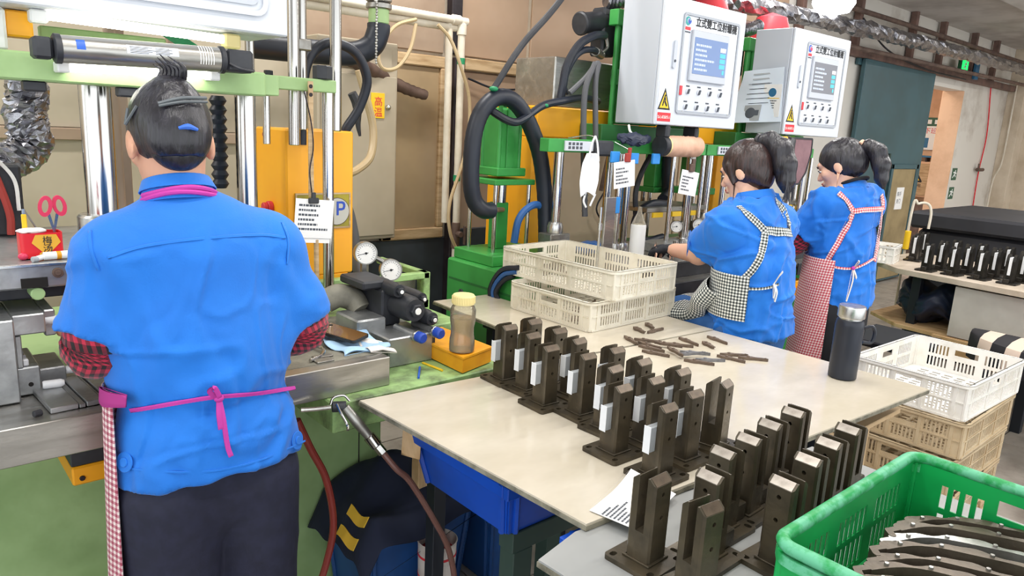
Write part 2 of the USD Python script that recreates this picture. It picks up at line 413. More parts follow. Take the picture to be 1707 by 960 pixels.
mat('foil', '#a5a5aa', .3, metal=.95, col2='#5c5c64', scale=22, bump=1.0, bscale=45, rvar=.1)
mat('white_plastic', '#f1f1ee', .4)
mat('pvc', '#dcd4c4', .45, col2='#c6bba6', scale=5)
mat('green_tape', '#1f8a5a', .5)
mat('marble', '#c9bfab', .16, col2='#d6cdbc', scale=3.0, lo=.35, hi=.7, detail=7, rvar=.07, stretch=(1, 1.8, 1))
mat('grey_tile', '#a6a7a5', .3, col2='#939594', scale=7, lo=.35, hi=.75, detail=7, rvar=.1)
mat('tile_body', '#8f8a78', .8, col2='#5c594c', scale=25)
mat('blue_crate', '#0d4bb8', .4, col2='#0a3c97', scale=3)
mat('blue_bin', '#1b4a86', .5, col2='#153a6c', scale=4)
mat('dark_green', '#2c4038', .6)
mat('black_steel', '#20242c', .5, metal=.2)
mat('green_glow_dark', '#155a34', .5)
mat('sign_green', '#2f5c44', .5); mat('sign_white', '#eef0ee', .5); mat('sign_red', '#c83a44', .5); mat('sign_blue', '#2f6f98', .5)
mat('sign_yellow', '#f0c522', .45); mat('sign_black', '#141414', .5); mat('red_print', '#d8323c', .5)
emat('exit_glow', '#2be06a', 2.2); emat('lamp_glow', '#ffffff', 16.0); emat('tube_glow', '#fff6e6', 5.0); emat('tube_bright', '#fffaf0', 22.0)
mat('bench_wood', '#cfae84', .6, col2='#b48f62', scale=6, stretch=(6, 1, 1)); mat('paper', '#f3f2f0', .8); mat('ink', '#555a62', .8); mat('ink_dark', '#26282c', .7)
mat('rusty_pipe', '#6b564b', .7, col2='#4e3b34', scale=9)
mat('black_tarp', '#2a2b31', .55, col2='#1e1f25', scale=3, bump=.3, bscale=9)

# ------------------------------------------------------------------ setting
FL = Thing('floor', kind='structure')
FL.part('floor_bed', bx(-2.5, 12.3, -3.0, 5.3, -.06, -.012, 0), 'grout')
for i in range(20):
    for j in range(9):
        x, y = .2+.6*i, -1.4+.6*j
        if x+.6 > 12.3 or y+.6 > 5.3: continue
        FL.part('tile', bx(x, x+.594, y, y+.594, -.012, 0, .0015), 'floor_tile')
WB = Thing('wall_back', kind='structure')
WB.part('wall_surface', bx(-2.5, 9.0, 3.4, 3.62, 0, 2.86, 0), 'plaster')
WB.part('wall_surface', bx(10.26, 12.3, 3.4, 3.62, 0, 2.86, 0), 'white_wall')
WB.part('wall_surface', bx(9.0, 10.26, 3.4, 3.62, 2.2, 2.86, 0), 'white_wall')
WB.part('wall_surface', bx(5.9, 8.99, 3.385, 3.4, 0, 2.86, 0), 'white_wall')
# boards and frames on the wall behind the machines
for a in ((1.62, 2.42, 1.86, 2.86, 'board_grey'), (2.46, 3.02, 1.86, 2.86, 'panel_brown'), (3.05, 4.3, 1.86, 2.86, 'panel_brown'), (4.34, 5.9, 1.86, 2.86, 'panel_brown'),
          (2.55, 3.3, .5, 1.78, 'panel_brown'), (3.33, 4.6, .5, 1.78, 'beige_board'), (4.63, 5.9, .5, 1.78, 'beige_board'),
          (-1.0, 1.62, 1.40, 2.86, 'pale_board'), (-1.0, 1.62, .5, 1.36, 'pale_board')):
    WB.part('panel', bx(a[0], a[1], 3.383, 3.4, a[2], a[3], .004), a[4])
for a in ((2.03, 2.43, 1.78, 1.84), (2.55, 5.9, 1.785, 1.85), (2.03, 2.09, .86, 1.78), (2.03, 2.43, .86, .92), (2.385, 2.43, .92, 1.78)):
    WB.part('frame_rail', bx(a[0], a[1], 3.35, 3.384, a[2], a[3], .006), 'frame_wood')
WB.part('pane', bx(2.09, 2.385, 3.37, 3.384, .92, 1.78, .002), 'amber_glass')
WB.part('panel', bx(1.62, 2.5, 3.36, 3.39, .3, .86, .004), 'dark_slate')
WB.part('panel', bx(2.51, 2.8, 3.37, 3.39, .3, .9, .004), 'dark_slate')
WB.part('column', bx(2.44, 2.505, 3.30, 3.36, 0, 1.84, .006), 'dark_steel')
WB.part('column', bx(2.43, 2.50, 3.33, 3.382, 1.86, 2.86, .004), 'dark_steel')
WB.part('rail', bx(-1, 1.62, 3.36, 3.384, 1.352, 1.40, .004), 'board_grey')
# corridor seen through the doorway
CO = Thing('wall_corridor', kind='structure')
CO.part('wall_surface', bx(11.8, 12.0, 3.62, 5.3, 0, 2.6, 0), 'pink_plaster')
CO.part('wall_surface', bx(8.8, 12.0, 5.2, 5.3, 0, 2.6, 0), 'pink_plaster')
CO.part('wainscot', bx(11.785, 11.8, 3.62, 5.2, 0, .72, .003), 'dark_wainscot')
CO.part('corridor_ceiling', bx(8.8, 12.0, 3.62, 5.3, 2.6, 2.66, 0), 'pink_plaster')
CO.part('reveal', bx(10.245, 10.259, 3.395, 3.64, 0, 2.2, .003), 'pink_plaster')
rect_light('/World/corridor_lamp', (10.0, 4.3, 2.58), 1.2, .5, 16, (1, .86, .72))
WR = Thing('wall_right', kind='structure')
WR.part('wall_surface', bx(12.2, 12.32, -3.0, 3.4, 0, 2.86, 0), 'plaster')
WR.part('pilaster', bx(11.9, 12.2, 3.2, 3.4, 0, 2.86, .004), 'plaster')
CE = Thing('ceiling', kind='structure')
CE.part('slab', bx(-2.5, 12.3, -3.0, 3.62, 2.86, 2.95, 0), 'concrete')
CE.part('ceiling_beam', bx(-2.5, 12.2, 1.9, 2.25, 2.72, 2.87, .01), 'concrete')
TR = Thing('trim_1', kind='structure')
TR.part('rail', bx(5.95, 11.9, 3.30, 3.38, 2.30, 2.37, .006), 'brown_beam')
for x in (6.0, 7.05, 8.3, 9.1, 10.1, 10.9):
    TR.part('upright', bx(x, x+.06, 3.31, 3.375, 2.37, 2.86, .004), 'brown_beam')
TR.part('rail', tube([(5.9, 3.22, 2.66), (8, 3.2, 2.66), (11.9, 3.2, 2.65)], .022), 'rusty_pipe')
DO = Thing('door_1', kind='structure')
DO.part('door_leaf', bx(7.28, 9.02, 3.30, 3.345, .02, 2.30, .006), 'teal_paint')
DO.part('door_frame', bx(7.22, 9.06, 3.345, 3.38, 2.24, 2.3, .004), 'teal_paint')
DO.part('lower_panel', bx(8.25, 8.86, 3.285, 3.302, .05, 1.26, .004), 'olive_board')
DO.part('panel_frame', cat(bx(8.20, 8.25, 3.275, 3.302, .05, 1.31, .004), bx(8.86, 8.91, 3.275, 3.302, .05, 1.31, .004), bx(8.2, 8.91, 3.275, 3.302, 1.26, 1.31, .004)), 'teal_paint')
DO.part('door_edge_bar', bx(8.08, 8.11, 3.27, 3.302, .05, 1.42, .004), 'dark_green')
DO.part('door_notice', bx(8.43, 8.62, 3.279, 3.286, .82, 1.06, .001), 'paper')
DO.part('notice_text', cat(text_at('随手', .045, (8.45, 3.279, .97), (1, 0, 0), (0, 0, 1)), text_at('关门', .045, (8.45, 3.279, .89), (1, 0, 0), (0, 0, 1))), 'ink')
for i, x in enumerate((9.3, 10.1)):
    pass
# exit sign, safety stickers, corridor notices
ex = Thing('exit_sign', 'small green lit exit sign under the silver duct', 'sign', (9.70, 3.27, 2.33))
ex.part('housing', bx(9.60, 9.82, 3.26, 3.30, 2.37, 2.53, .006), 'green_glow_dark')
ex.part('lit_face', bx(9.615, 9.805, 3.254, 3.26, 2.385, 2.515, .001), 'exit_glow')
ex.part('running_figure', cat(*[xf(m, (9.71, 3.2535, 2.45), (1, 0, 0), (0, 0, 1)) for m in (
    prism(Point(.012, .04).buffer(.013), .001), prism(LineString([(.005, .022), (-.005, -.01), (.018, -.03), (.012, -.055)]).buffer(.008), .001),
    prism(LineString([(-.005, -.01), (-.03, -.025), (-.05, -.025)]).buffer(.007), .001), prism(LineString([(-.035, .005), (-.015, .02), (.02, .012), (.038, .02)]).buffer(.006), .001))]), 'sign_white')
for z, wh in ((1.19, 'upper'), (.95, 'lower')):
    s = Thing('safety_sticker', f'{wh} small dark green square sticker on the white wall beside the doorway', 'sticker', (10.42, 3.398, z-.07))
    s.part('sticker_sheet', bx(10.34, 10.50, 3.395, 3.3995, z-.075, z+.075, .0005), 'sign_green')
    s.part('figure', cat(*[xf(prism(p, .0008), (10.42, 3.3945, z), (1, 0, 0), (0, 0, 1)) for p in (Point(.02, .04).buffer(.014), LineString([(-.05, -.04), (0, 0), (.04, -.03)]).buffer(.01), LineString([(-.04, .02), (.0, .02), (.05, .01)]).buffer(.01))]), 'sign_white')
X0 = 11.78
def onend(m, y, z): return xf(m, (X0, y, z), (0, -1, 0), (0, 0, 1))
g = Thing('corridor_banner', 'dark green notice band high on the corridor wall', 'sign', (X0, 4.3, 1.8)); g.part('board', onend(sbox(-.25, -.05, .25, .05) and prism(sbox(-.27, -.06, .27, .06), .008), 4.32, 1.87), 'sign_green')
g.part('banner_text', cat(*[xf(prism(sbox(-.035, -.03, .035, .03), .001), (X0-.0085, 4.32-d, 1.87), (0, -1, 0), (0, 0, 1)) for d in (.03, .14)]), 'sign_white')
g = Thing('corridor_notice', 'white notice board with red lettering and two coloured squares in the corridor', 'sign', (X0, 4.3, 1.5)); g.part('board', onend(prism(sbox(-.27, -.17, .27, .17), .006), 4.32, 1.64), 'sign_white')
g.part('notice_text', text_at('下班请', .075, (X0-.0065, 4.32+.02, 1.71), (0, -1, 0), (0, 0, 1)), 'red_print')
g.part('red_square', xf(prism(sbox(0, 0, .13, .14), .002), (X0-.0065, 4.55, 1.5), (0, -1, 0), (0, 0, 1)), 'sign_red')
g.part('blue_square', xf(prism(sbox(0, 0, .13, .14), .002), (X0-.0065, 4.39, 1.5), (0, -1, 0), (0, 0, 1)), 'sign_blue')
g = Thing('fire_shelf', 'dark blue shelf under the corridor notice', 'shelf', (X0-.06, 4.35, 1.36)); g.part('board', bx(X0-.14, X0+.003, 4.08, 4.62, 1.36, 1.385), 'sign_blue'); g.part('bracket', bx(X0-.11, X0+.003, 4.2, 4.22, 1.30, 1.36), 'dark_steel'); g.part('bracket', bx(X0-.11, X0+.003, 4.5, 4.52, 1.30, 1.36), 'dark_steel')
g = Thing('electric_cabinet', 'pinkish wall cabinet with yellow lightning warning in the corridor', 'cabinet', (X0-.05, 4.36, .78))
g.part('case', bx(X0-.10, X0+.004, 4.08, 4.66, .78, 1.30, .006), 'pink_plaster'); g.part('door', bx(X0-.11, X0-.10, 4.11, 4.63, .81, 1.27, .003), 'frame_wood')
tri = Polygon([(-.13, -.09), (.13, -.09), (0, .13)])
g.part('warning_triangle', xf(prism(tri.buffer(.012), .002), (X0-.111, 4.36, 1.10), (0, -1, 0), (0, 0, 1)), 'sign_black'); g.part('warning_field', xf(prism(tri.buffer(-.012), .002), (X0-.113, 4.36, 1.10), (0, -1, 0), (0, 0, 1)), 'sign_yellow')
g.part('lightning_mark', xf(prism(Polygon([(.02, .06), (-.03, -.01), (0, -.01), (-.02, -.07), (.035, .005), (.005, .005)]), .001), (X0-.1145, 4.36, 1.10), (0, -1, 0), (0, 0, 1)), 'sign_black')
g.part('warning_text', text_at('当心触电', .05, (X0-.111, 4.46, .93), (0, -1, 0), (0, 0, 1)), 'sign_black')
# duct, pipes, lamp
def crumple(m, a, seed): r = np.random.default_rng(seed); v, f = vf(m); return v+r.normal(0, a, v.shape), f
single('foil_duct', 'silver foil wrapped duct running high along the far wall', 'duct', crumple(tube([(3.2, 2.95, 2.36), (4.3, 2.92, 2.36), (6.4, 2.9, 2.42), (8.3, 2.9, 2.45), (11.6, 2.95, 2.49)], .058, n=14, k=34), .007, 4), 'foil', smooth=12)
single('steel_roof_pipe', 'thin steel pipe alongside the silver duct', 'pipe', tube([(4.2, 3.12, 2.30), (7, 3.1, 2.32), (11.8, 3.1, 2.36)], .02), 'rusty_pipe')
lp = Thing('hanging_lamp', 'round white glowing lamp hanging over the far machines', 'lamp', (5.62, 2.86, 2.44))
lp.part('bulb', lathe([(.03, .0), (.12, .02), (.155, .08), (.15, .14), (.07, .20)], 28, (5.62, 2.86, 2.44)), 'lamp_glow'); lp.part('cap', cyl((5.62, 2.86, 2.63), (5.62, 2.86, 2.70), .05), 'white_plastic'); lp.part('stem', cyl((5.62, 2.86, 2.70), (5.62, 2.86, 2.865), .012), 'dark_steel')
for i, (x, y, pw, where) in enumerate(((.2, .35, .5, 'over the near end of the grey slab'), (1.9, .35, .5, 'over the green crate'), (3.7, .35, .7, 'over the crate stack'), (5.6, .6, 1, 'over the far worktop'), (.4, 1.2, .5, 'over the near worker'), (2.3, 1.35, .5, 'over the long marble slab'), (4.1, 1.25, .8, 'over the standing worker'), (7.6, .8, 1, 'over the black tank'), (9.6, 1.6, 1, 'in the far corner'), (-.3, 2.75, 1.0, 'over the near press'), (1.9, 2.75, .9, 'over the wax injector'), (4.6, 2.65, .9, 'over the far press'))):
    t = Thing('tube_lamp', f'white ceiling tube lamp {where}', 'lamp', (x, y, 2.72))
    t.part('housing', bx(x-.62, x+.62, y-.05, y+.05, 2.72, 2.86, .006), 'white_plastic')
    rect_light(f'/World/tube_light_{i}', (x, y, 2.715), 1.2, .10, LAMP*6*pw, (1, .98, .95))
# wires and conduits on the far right wall
single('conduit', 'thin grey conduit running down the far corner of the room', 'conduit', tube([(11.86, 3.3, 2.45), (11.86, 3.3, 1.4), (11.8, 3.35, 1.1), (11.8, 3.36, .5)], .012), 'pvc')
single('red_wire', 'thin red wire hanging down the far corner', 'wire', tube([(11.1, 3.375, 2.3), (11.3, 3.38, 1.7), (11.25, 3.38, 1.2), (11.3, 3.38, .6)], .008, n=6), 'red_print')
for k, z in enumerate((1.25, .62)):
    v = Thing('wall_tap', f'{"upper" if k == 0 else "lower"} grey pipe tap on the far wall by the red wire', 'tap', (11.2, 3.33, z)); v.part('body', cyl((11.08, 3.35, z), (11.3, 3.35, z), .022), 'rusty_pipe'); v.part('spout', cyl((11.2, 3.4, z), (11.2, 3.34, z), .02), 'rusty_pipe'); v.part('handle', cyl((11.12, 3.35, z), (11.12, 3.35, z+.08), .012), 'rusty_pipe')
single('roof_cable', 'black cable drooping above the teal door', 'cable', tube([(7.0, 3.26, 2.62), (7.6, 3.25, 2.4), (8.6, 3.25, 2.31), (9.8, 3.26, 2.30)], .008, n=6), 'black_steel')
single('junction_box', 'small blue box on the beam right of the exit sign', 'box', cat(bx(10.12, 10.24, 3.27, 3.30, 2.33, 2.56, .004), cyl((10.18, 3.285, 2.56), (10.18, 3.285, 2.66), .012)), 'sign_blue')
mat('red_paint', '#d23a44', .45)
for n, x in (('behind the first control box', 4.0), ('behind the second control box', 4.72)):
    r = Thing('red_tank_cap', f'red round cap sticking up {n}', 'cap', (x, 2.82, 2.1)); r.part('dome', lathe([(.13, 0), (.13, .10), (.10, .2), (.0, .235)], 24, (x, 2.82, 2.1)), 'red_paint'); r.part('neck', cyl((x, 2.82, 1.601 if x < 4.3 else .81), (x, 2.82, 2.1), .05), 'dark_steel')
# ------------------------------------------------------------------ work tables
mat('cardboard', '#c9ad86', .8, col2='#b89a72', scale=4)
def slab(name, label, corners, z, th, m, group=None):
    t = Thing(name, label, 'tabletop', (corners[0][0], corners[0][1], z-th))
    t.part('tile_face', prism(Polygon(corners).buffer(-.002), .004, z-.004), m); t.part('tile_body', prism(Polygon(corners), th-.004, z-th), 'tile_body')
    return t
slab('marble_slab', 'long pale polished marble slab carrying most of the dark posts', [(.905, 1.598), (.945, .82), (2.385, .737), (2.372, 1.502)], .78, .014, 'marble')
slab('marble_slab', 'pale marble slab under the two stacked white crates', [(1.662, 1.560), (2.383, 1.508), (2.40, 2.160), (1.985, 2.165), (1.98, 2.385), (1.70, 2.40)], .7795, .014, 'marble')
slab('grey_slab', 'grey speckled stone slab in the near corner with the bigger posts', [(.81, .809), (.93, .835), (1.695, .76), (1.70, .05), (.85, .02)], .765, .014, 'grey_tile')
tf = Thing('table_frame', 'dark steel frame under the long marble slab', 'table frame', (1.6, 1.2, 0))
for a in ((1.108, 1.52), (1.1, .92), (1.95, 1.45), (1.95, .86)): tf.part('leg', bx(a[0]-.02, a[0]+.02, a[1]-.02, a[1]+.02, 0, .74), 'black_steel')
tf.part('rail', bx(1.08, 2.32, 1.48, 1.52, .735, .766), 'black_steel'); tf.part('rail', bx(1.08, 2.32, .86, .90, .735, .766), 'black_steel'); tf.part('rail', bx(1.08, 1.12, .9, 1.5, .735, .766), 'black_steel'); tf.part('rail', bx(1.93, 1.97, .9, 1.46, .735, .766), 'black_steel')
tf = Thing('table_frame', 'steel legs under the slab with the white crates', 'table frame', (2.05, 1.95, 0))
for a in ((1.76, 1.66), (2.3, 1.62), (1.78, 2.10), (2.32, 2.10)): tf.part('leg', bx(a[0]-.02, a[0]+.02, a[1]-.02, a[1]+.02, 0, .735), 'black_steel')
tf.part('rail', bx(1.74, 2.34, 1.62, 1.66, .73, .7655), 'black_steel'); tf.part('rail', bx(1.74, 2.34, 2.08, 2.12, .73, .7655), 'black_steel')
# big blue tubs that hold up the slab
def tub(name, label, x0, x1, y0, y1, z0, z1, m='blue_crate', tag=False):
    t = Thing(name, label, 'crate', ((x0+x1)/2, (y0+y1)/2, z0)); e = .03
    def wall(p, q, pp, qq):                      # bottom edge p-q, top edge pp-qq
        n = np.cross(np.array(q)-p, np.array(pp)-p); n = n/np.linalg.norm(n)*.004
        P = np.array([p, q, qq, pp], float); v = np.vstack([P+n, P-n]); return m3.Manifold.hull_points(v)
    b = [(x0+e, y0+e, z0), (x1-e, y0+e, z0), (x1-e, y1-e, z0), (x0+e, y1-e, z0)]; u = [(x0, y0, z1), (x1, y0, z1), (x1, y1, z1), (x0, y1, z1)]
    for i in range(4):
        j = (i+1) % 4; t.part('side_wall', wall(b[i], b[j], u[i], u[j]), m)
        L = np.linalg.norm(np.array(u[j])-u[i]); k = max(2, int(L/.16)); o = nrm(np.array(u[i])+u[j]-np.array([x0+x1, y0+y1, 2*z1])); o[2] = 0
        [t.part('rib', tube([np.array(b[i])+(np.array(b[j])-b[i])*s+o*.006, np.array(u[i])+(np.array(u[j])-u[i])*s+o*.006], .008, n=6, smooth=False), m) for s in np.linspace(.04, .96, k)]
    t.part('bottom', bx(x0+e, x1-e, y0+e, y1-e, z0, z0+.006, .001), m)
    r = .012; t.part('rim', cat(bx(x0-r, x1+r, y0-r, y0+.006, z1-.03, z1), bx(x0-r, x1+r, y1-.006, y1+r, z1-.03, z1), bx(x0-r, x0+.006, y0+.007, y1-.007, z1-.03, z1), bx(x1-.006, x1+r, y0+.007, y1-.007, z1-.03, z1)), m)
    return t
tub('blue_tub', 'large bright blue tub tucked under the long slab beside the green press', .99, 1.52, 1.09, 1.47, .588, .728)
tub('blue_tub', 'tall bright blue tub under the near corner of the long slab', .93, 1.42, .42, .85, .30, .745)
cbx = Thing('cardboard_box', 'pale brown cardboard box under the right end of the long slab', 'box', (2.15, 1.1, 0)); cbx.part('box_side', bx(2.02, 2.36, .88, 1.34, 0, .70, .003), 'cardboard'); cbx.part('flap', bx(2.02, 2.36, .80, .878, .685, .70, .002), 'cardboard'); cbx.part('tape', bx(2.12, 2.18, .876, .8795, .3, .685, .0005), 'frame_wood')
st = Thing('trestle', 'dark green trestle carrying the large blue tub', 'trestle', (1.1, 1.15, 0)); st.part('beam', bx(1.03, 1.55, 1.11, 1.16, .535, .586), 'dark_green'); st.part('post', bx(1.035, 1.095, 1.11, 1.16, 0, .535), 'dark_green'); st.part('post', bx(1.44, 1.50, 1.11, 1.16, 0, .535), 'dark_green')
st.part('beam', bx(1.12, 1.55, 1.40, 1.45, .535, .586), 'dark_green'); st.part('post', bx(1.44, 1.50, 1.40, 1.45, 0, .535), 'dark_green')
rg = strip([(.985, 1.46, .757), (.978, 1.455, .71), (.972, 1.45, .66)], .06, .003, (.3, -1, 0)); single('tan_rag', 'crumpled tan rag stuck between the slab and the blue tub', 'rag', rg[0], 'bench_wood', smooth=True)
# ------------------------------------------------------------------ dark slotted posts
mat('bronze', '#5d5342', .36, metal=.4, col2='#353026', scale=14, lo=.35, hi=.7, rvar=.12, bump=.12, bscale=90)
mat('bronze_ground', '#b4aca2', .35, metal=.6, col2='#8d857c', scale=20)
mat('bronze_edge', '#6a5c4c', .34, metal=.5, col2='#52463a', scale=20); mat('liner_white', '#e4e6e8', .5); mat('liner_grey', '#a9adb0', .6); mat('hole_dark', '#15110e', .8)
def post_shapes():
    H = .158
    body = m3.Manifold.extrude(m3.CrossSection([[(-.021, -.025), (.021, -.025), (.025, -.021), (.025, .021), (.021, .025), (-.021, .025), (-.025, .021), (-.025, -.021)]]), H)
    for s in (-1, 1):                                   # long bevel down to each outer face, along x
        body = body-m3.Manifold.hull_points(np.array([(x, s*y, z) for x in (-.03, .03) for y, z in ((.0105, H+.001), (.03, H+.001), (.03, H-.0165))]))
    body = body-vm(bx(-.03, .03, -.0085, .0085, .056, H+.01, 0))
    holes = []
    for z in (.085, .128):
        for s in (-1, 1): body = body-vm(cyl((0, s*.03, z), (0, s*.012, z), .0042, 12, 0))
    base = Polygon([(-.052, -.052), (.052, -.052), (.052, .052), (-.052, .052)]).buffer(-.008).buffer(.008, quad_segs=4)
    for sx in (-1, 1):
        for sy in (-1, 1): base = base.difference(LineString([(sx*.036, sy*.040), (sx*.041, sy*.040)]).buffer(.0052, quad_segs=4))
    return vf(body), prism(base, .009)
def vm(mesh): return man(mesh)
PB, PP = post_shapes()
POSTS = {}
for kind in ('lined', 'open', 'side'):
    c = proto_class('post_'+kind)
    cpart(c, 'base_plate', PP, 'bronze'); cpart(c, 'post', (PB[0]+[0, 0, .009], PB[1]), 'bronze')
    cpart(c, 'collar', diff(bx(-.029, .029, -.029, .029, .009, .013, .002), bx(-.0246, .0246, -.0246, .0246, .0, .02, 0)), 'bronze')
    [cpart(c, 'top_facet', vf(m3.Manifold.hull_points(np.array([(x, s*y, z) for x in (-.0205, .0205) for y, z in ((.0108, .1670), (.0244, .1552), (.0108, .1682), (.0244, .1564))]))), 'bronze_ground' if kind == 'side' else 'bronze_edge') for s in (-1, 1)]
    if kind == 'lined':
        cpart(c, 'liner', bx(-.043, .036, -.0082, .0082, .066, .122, .001), 'liner_grey'); [cpart(c, 'liner_face', bx(a, a+.0015, -.0092, .0092, .064, .124, .0005), 'liner_white', label='white liner end') for a in (-.0445, .036)]
    if kind == 'side':
        cpart(c, 'clamp_block', bx(-.018, .018, .028, .062, .0092, .044, .002), 'bronze'); cpart(c, 'clamp_bolt', cyl((0, .046, .0435), (0, .046, .046), .006, 10), 'hole_dark')
    POSTS[kind] = c
ORD = ['first', 'second', 'third', 'fourth', 'fifth', 'sixth', 'seventh', 'eighth', 'ninth', 'tenth', 'eleventh', 'twelfth']
G1 = [[(1.330, 1.512), (1.435, 1.522)], [(1.331, 1.415), (1.431, 1.413)], [(1.294, 1.305), (1.405, 1.312)], [(1.328, 1.205), (1.434, 1.201)], [(1.310, 1.100), (1.415, 1.097)], [(1.224, 1.0), (1.331, .993), (1.437, .995)], [(1.215, .869), (1.334, .887), (1.451, .885)]]
for i, row in enumerate(G1):
    for j, (x, y) in enumerate(row):
        side = ('left', 'right') if len(row) == 2 else ('left', 'middle', 'right')
        op = (i == 6 and j == 2)
        copy_of(POSTS['open' if op else 'lined'], 'slotted_post', f'dark slotted post {"without" if op else "with pale"} liner, {side[j]} in {ORD[i]} row from the white crates', 'metal post', (x, y, .7803), RNG.uniform(-3, 3)+(8 if op else 0), 'slotted posts on the long marble slab')
copy_of(POSTS['open'], 'slotted_post', 'dark bronze post with empty slot beside the paper on the grey slab', 'metal post', (.962, .694, .7653), 2, 'slotted posts in the near corner')
copy_of(POSTS['open'], 'slotted_post', 'nearest dark bronze post, brownish, on the grey slab edge', 'metal post', (.953, .585, .7653), -6, 'slotted posts in the near corner')
G2 = [[(1.060, .636), (1.165, .678), (1.262, .684), (1.368, .699), (1.475, .706)], [(1.146, .545), (1.273, .567), (1.380, .580), (1.486, .590)]]
for i, row in enumerate(G2):
    for j, (x, y) in enumerate(row):
        copy_of(POSTS['side'], 'slotted_post', f'dark post with pale ground edge, {ORD[j]} from left, {"rear" if i == 0 else "front"} row by green crate', 'metal post', (x, y, .7653), -90+RNG.uniform(-3, 3), 'slotted posts in the near corner')
# loose cast levers on the slab
mat('casting', '#7b6a5c', .55, metal=.25, col2='#5d4f44', scale=30, lo=.35, hi=.7, bump=.2, bscale=120)
mat('casting_grey', '#8f8f92', .45, metal=.5, col2='#6d6d70', scale=30)
lev = Polygon([(-.050, -.004), (-.046, .005), (-.030, .006), (-.020, .011), (-.004, .0115), (.004, .007), (.030, .006), (.048, .003), (.050, -.004), (.030, -.006), (.0, -.005), (-.012, -.009), (-.028, -.009), (-.036, -.005)])
def lever_class(name, poly, m):
    c = proto_class(name); cpart(c, 'lever_body', prism(poly.buffer(-.001), .009), m); cpart(c, 'pivot', cyl((-.016, .001, .008), (-.016, .001, .0125), .005, 10), m); cpart(c, 'pivot', cyl((.040, -.001, .008), (.040, -.001, .0105), .0035, 8), m); return c
LV = [lever_class('lever_brown', lev, 'casting'), lever_class('lever_grey', affinity.scale(lev, 1.05, .8), 'casting_grey'), lever_class('lever_short', affinity.scale(lev, .72, 1.25), 'casting')]
LP = [  # x, y, turn, kind, lift
 (1.938, 1.628, 40, 2, 0), (2.030, 1.650, 12, 2, 0), (2.038, 1.700, 105, 2, 0)]
LP = [(1.967, 1.570, -111, 0), (2.016, 1.535, -55, 0), (1.977, 1.495, -85, 0), (1.952, 1.467, -76, 0), (1.919, 1.423, -71, 0), (2.017, 1.447, -65, .009), (2.071, 1.441, -53, 0), (2.138, 1.449, -100, 0),
      (2.164, 1.385, -113, 0), (2.248, 1.404, -100, 0), (1.970, 1.383, -112, .009), (2.041, 1.354, -47, 0), (2.000, 1.338, -23, .009), (1.968, 1.286, -61, 0), (2.018, 1.279, -37, 0), (2.140, 1.268, -40, 0),
      (2.094, 1.248, -77, 0), (2.161, 1.208, -51, 0), (2.100, 1.643, -107, 0), (2.149, 1.606, 2, 0), (2.183, 1.660, -117, 0)]
LW = ['leftmost of the loose pile', 'back one of the loose pile, under the neighbours', 'beside the leftmost of the pile', 'in the middle left of the pile', 'at the front left of the pile', 'lying across the middle of the pile', 'long one at the back right of the pile',
      'apart behind the pile towards the seated worker', 'short pale one lying alone right of the pile', 'farthest right, alone near the seated worker', 'crossing steeply at the front of the pile', 'grey, upper of the three grey ones', 'grey, middle of the three grey ones', 'at the very front of the pile', 'grey, lower of the three grey ones',
      'upper of the trio right of the pile', 'front of the trio right of the pile', 'right end of the trio right of the pile', 'left of the three by the white crate', 'front of the three by the white crate', 'stubby, rear of the three by the white crate']
for i, (x, y, a, z) in enumerate(LP):
    k = 1 if i in (11, 12, 14) else 2 if i in (8, 20, 18) else 0
    copy_of(LV[k], 'cast_lever', ('cast metal lever, ' if k == 1 else 'brown cast lever, ')+LW[i], 'cast part', (x, y, .7803+z), a, 'loose cast levers on the marble slab')

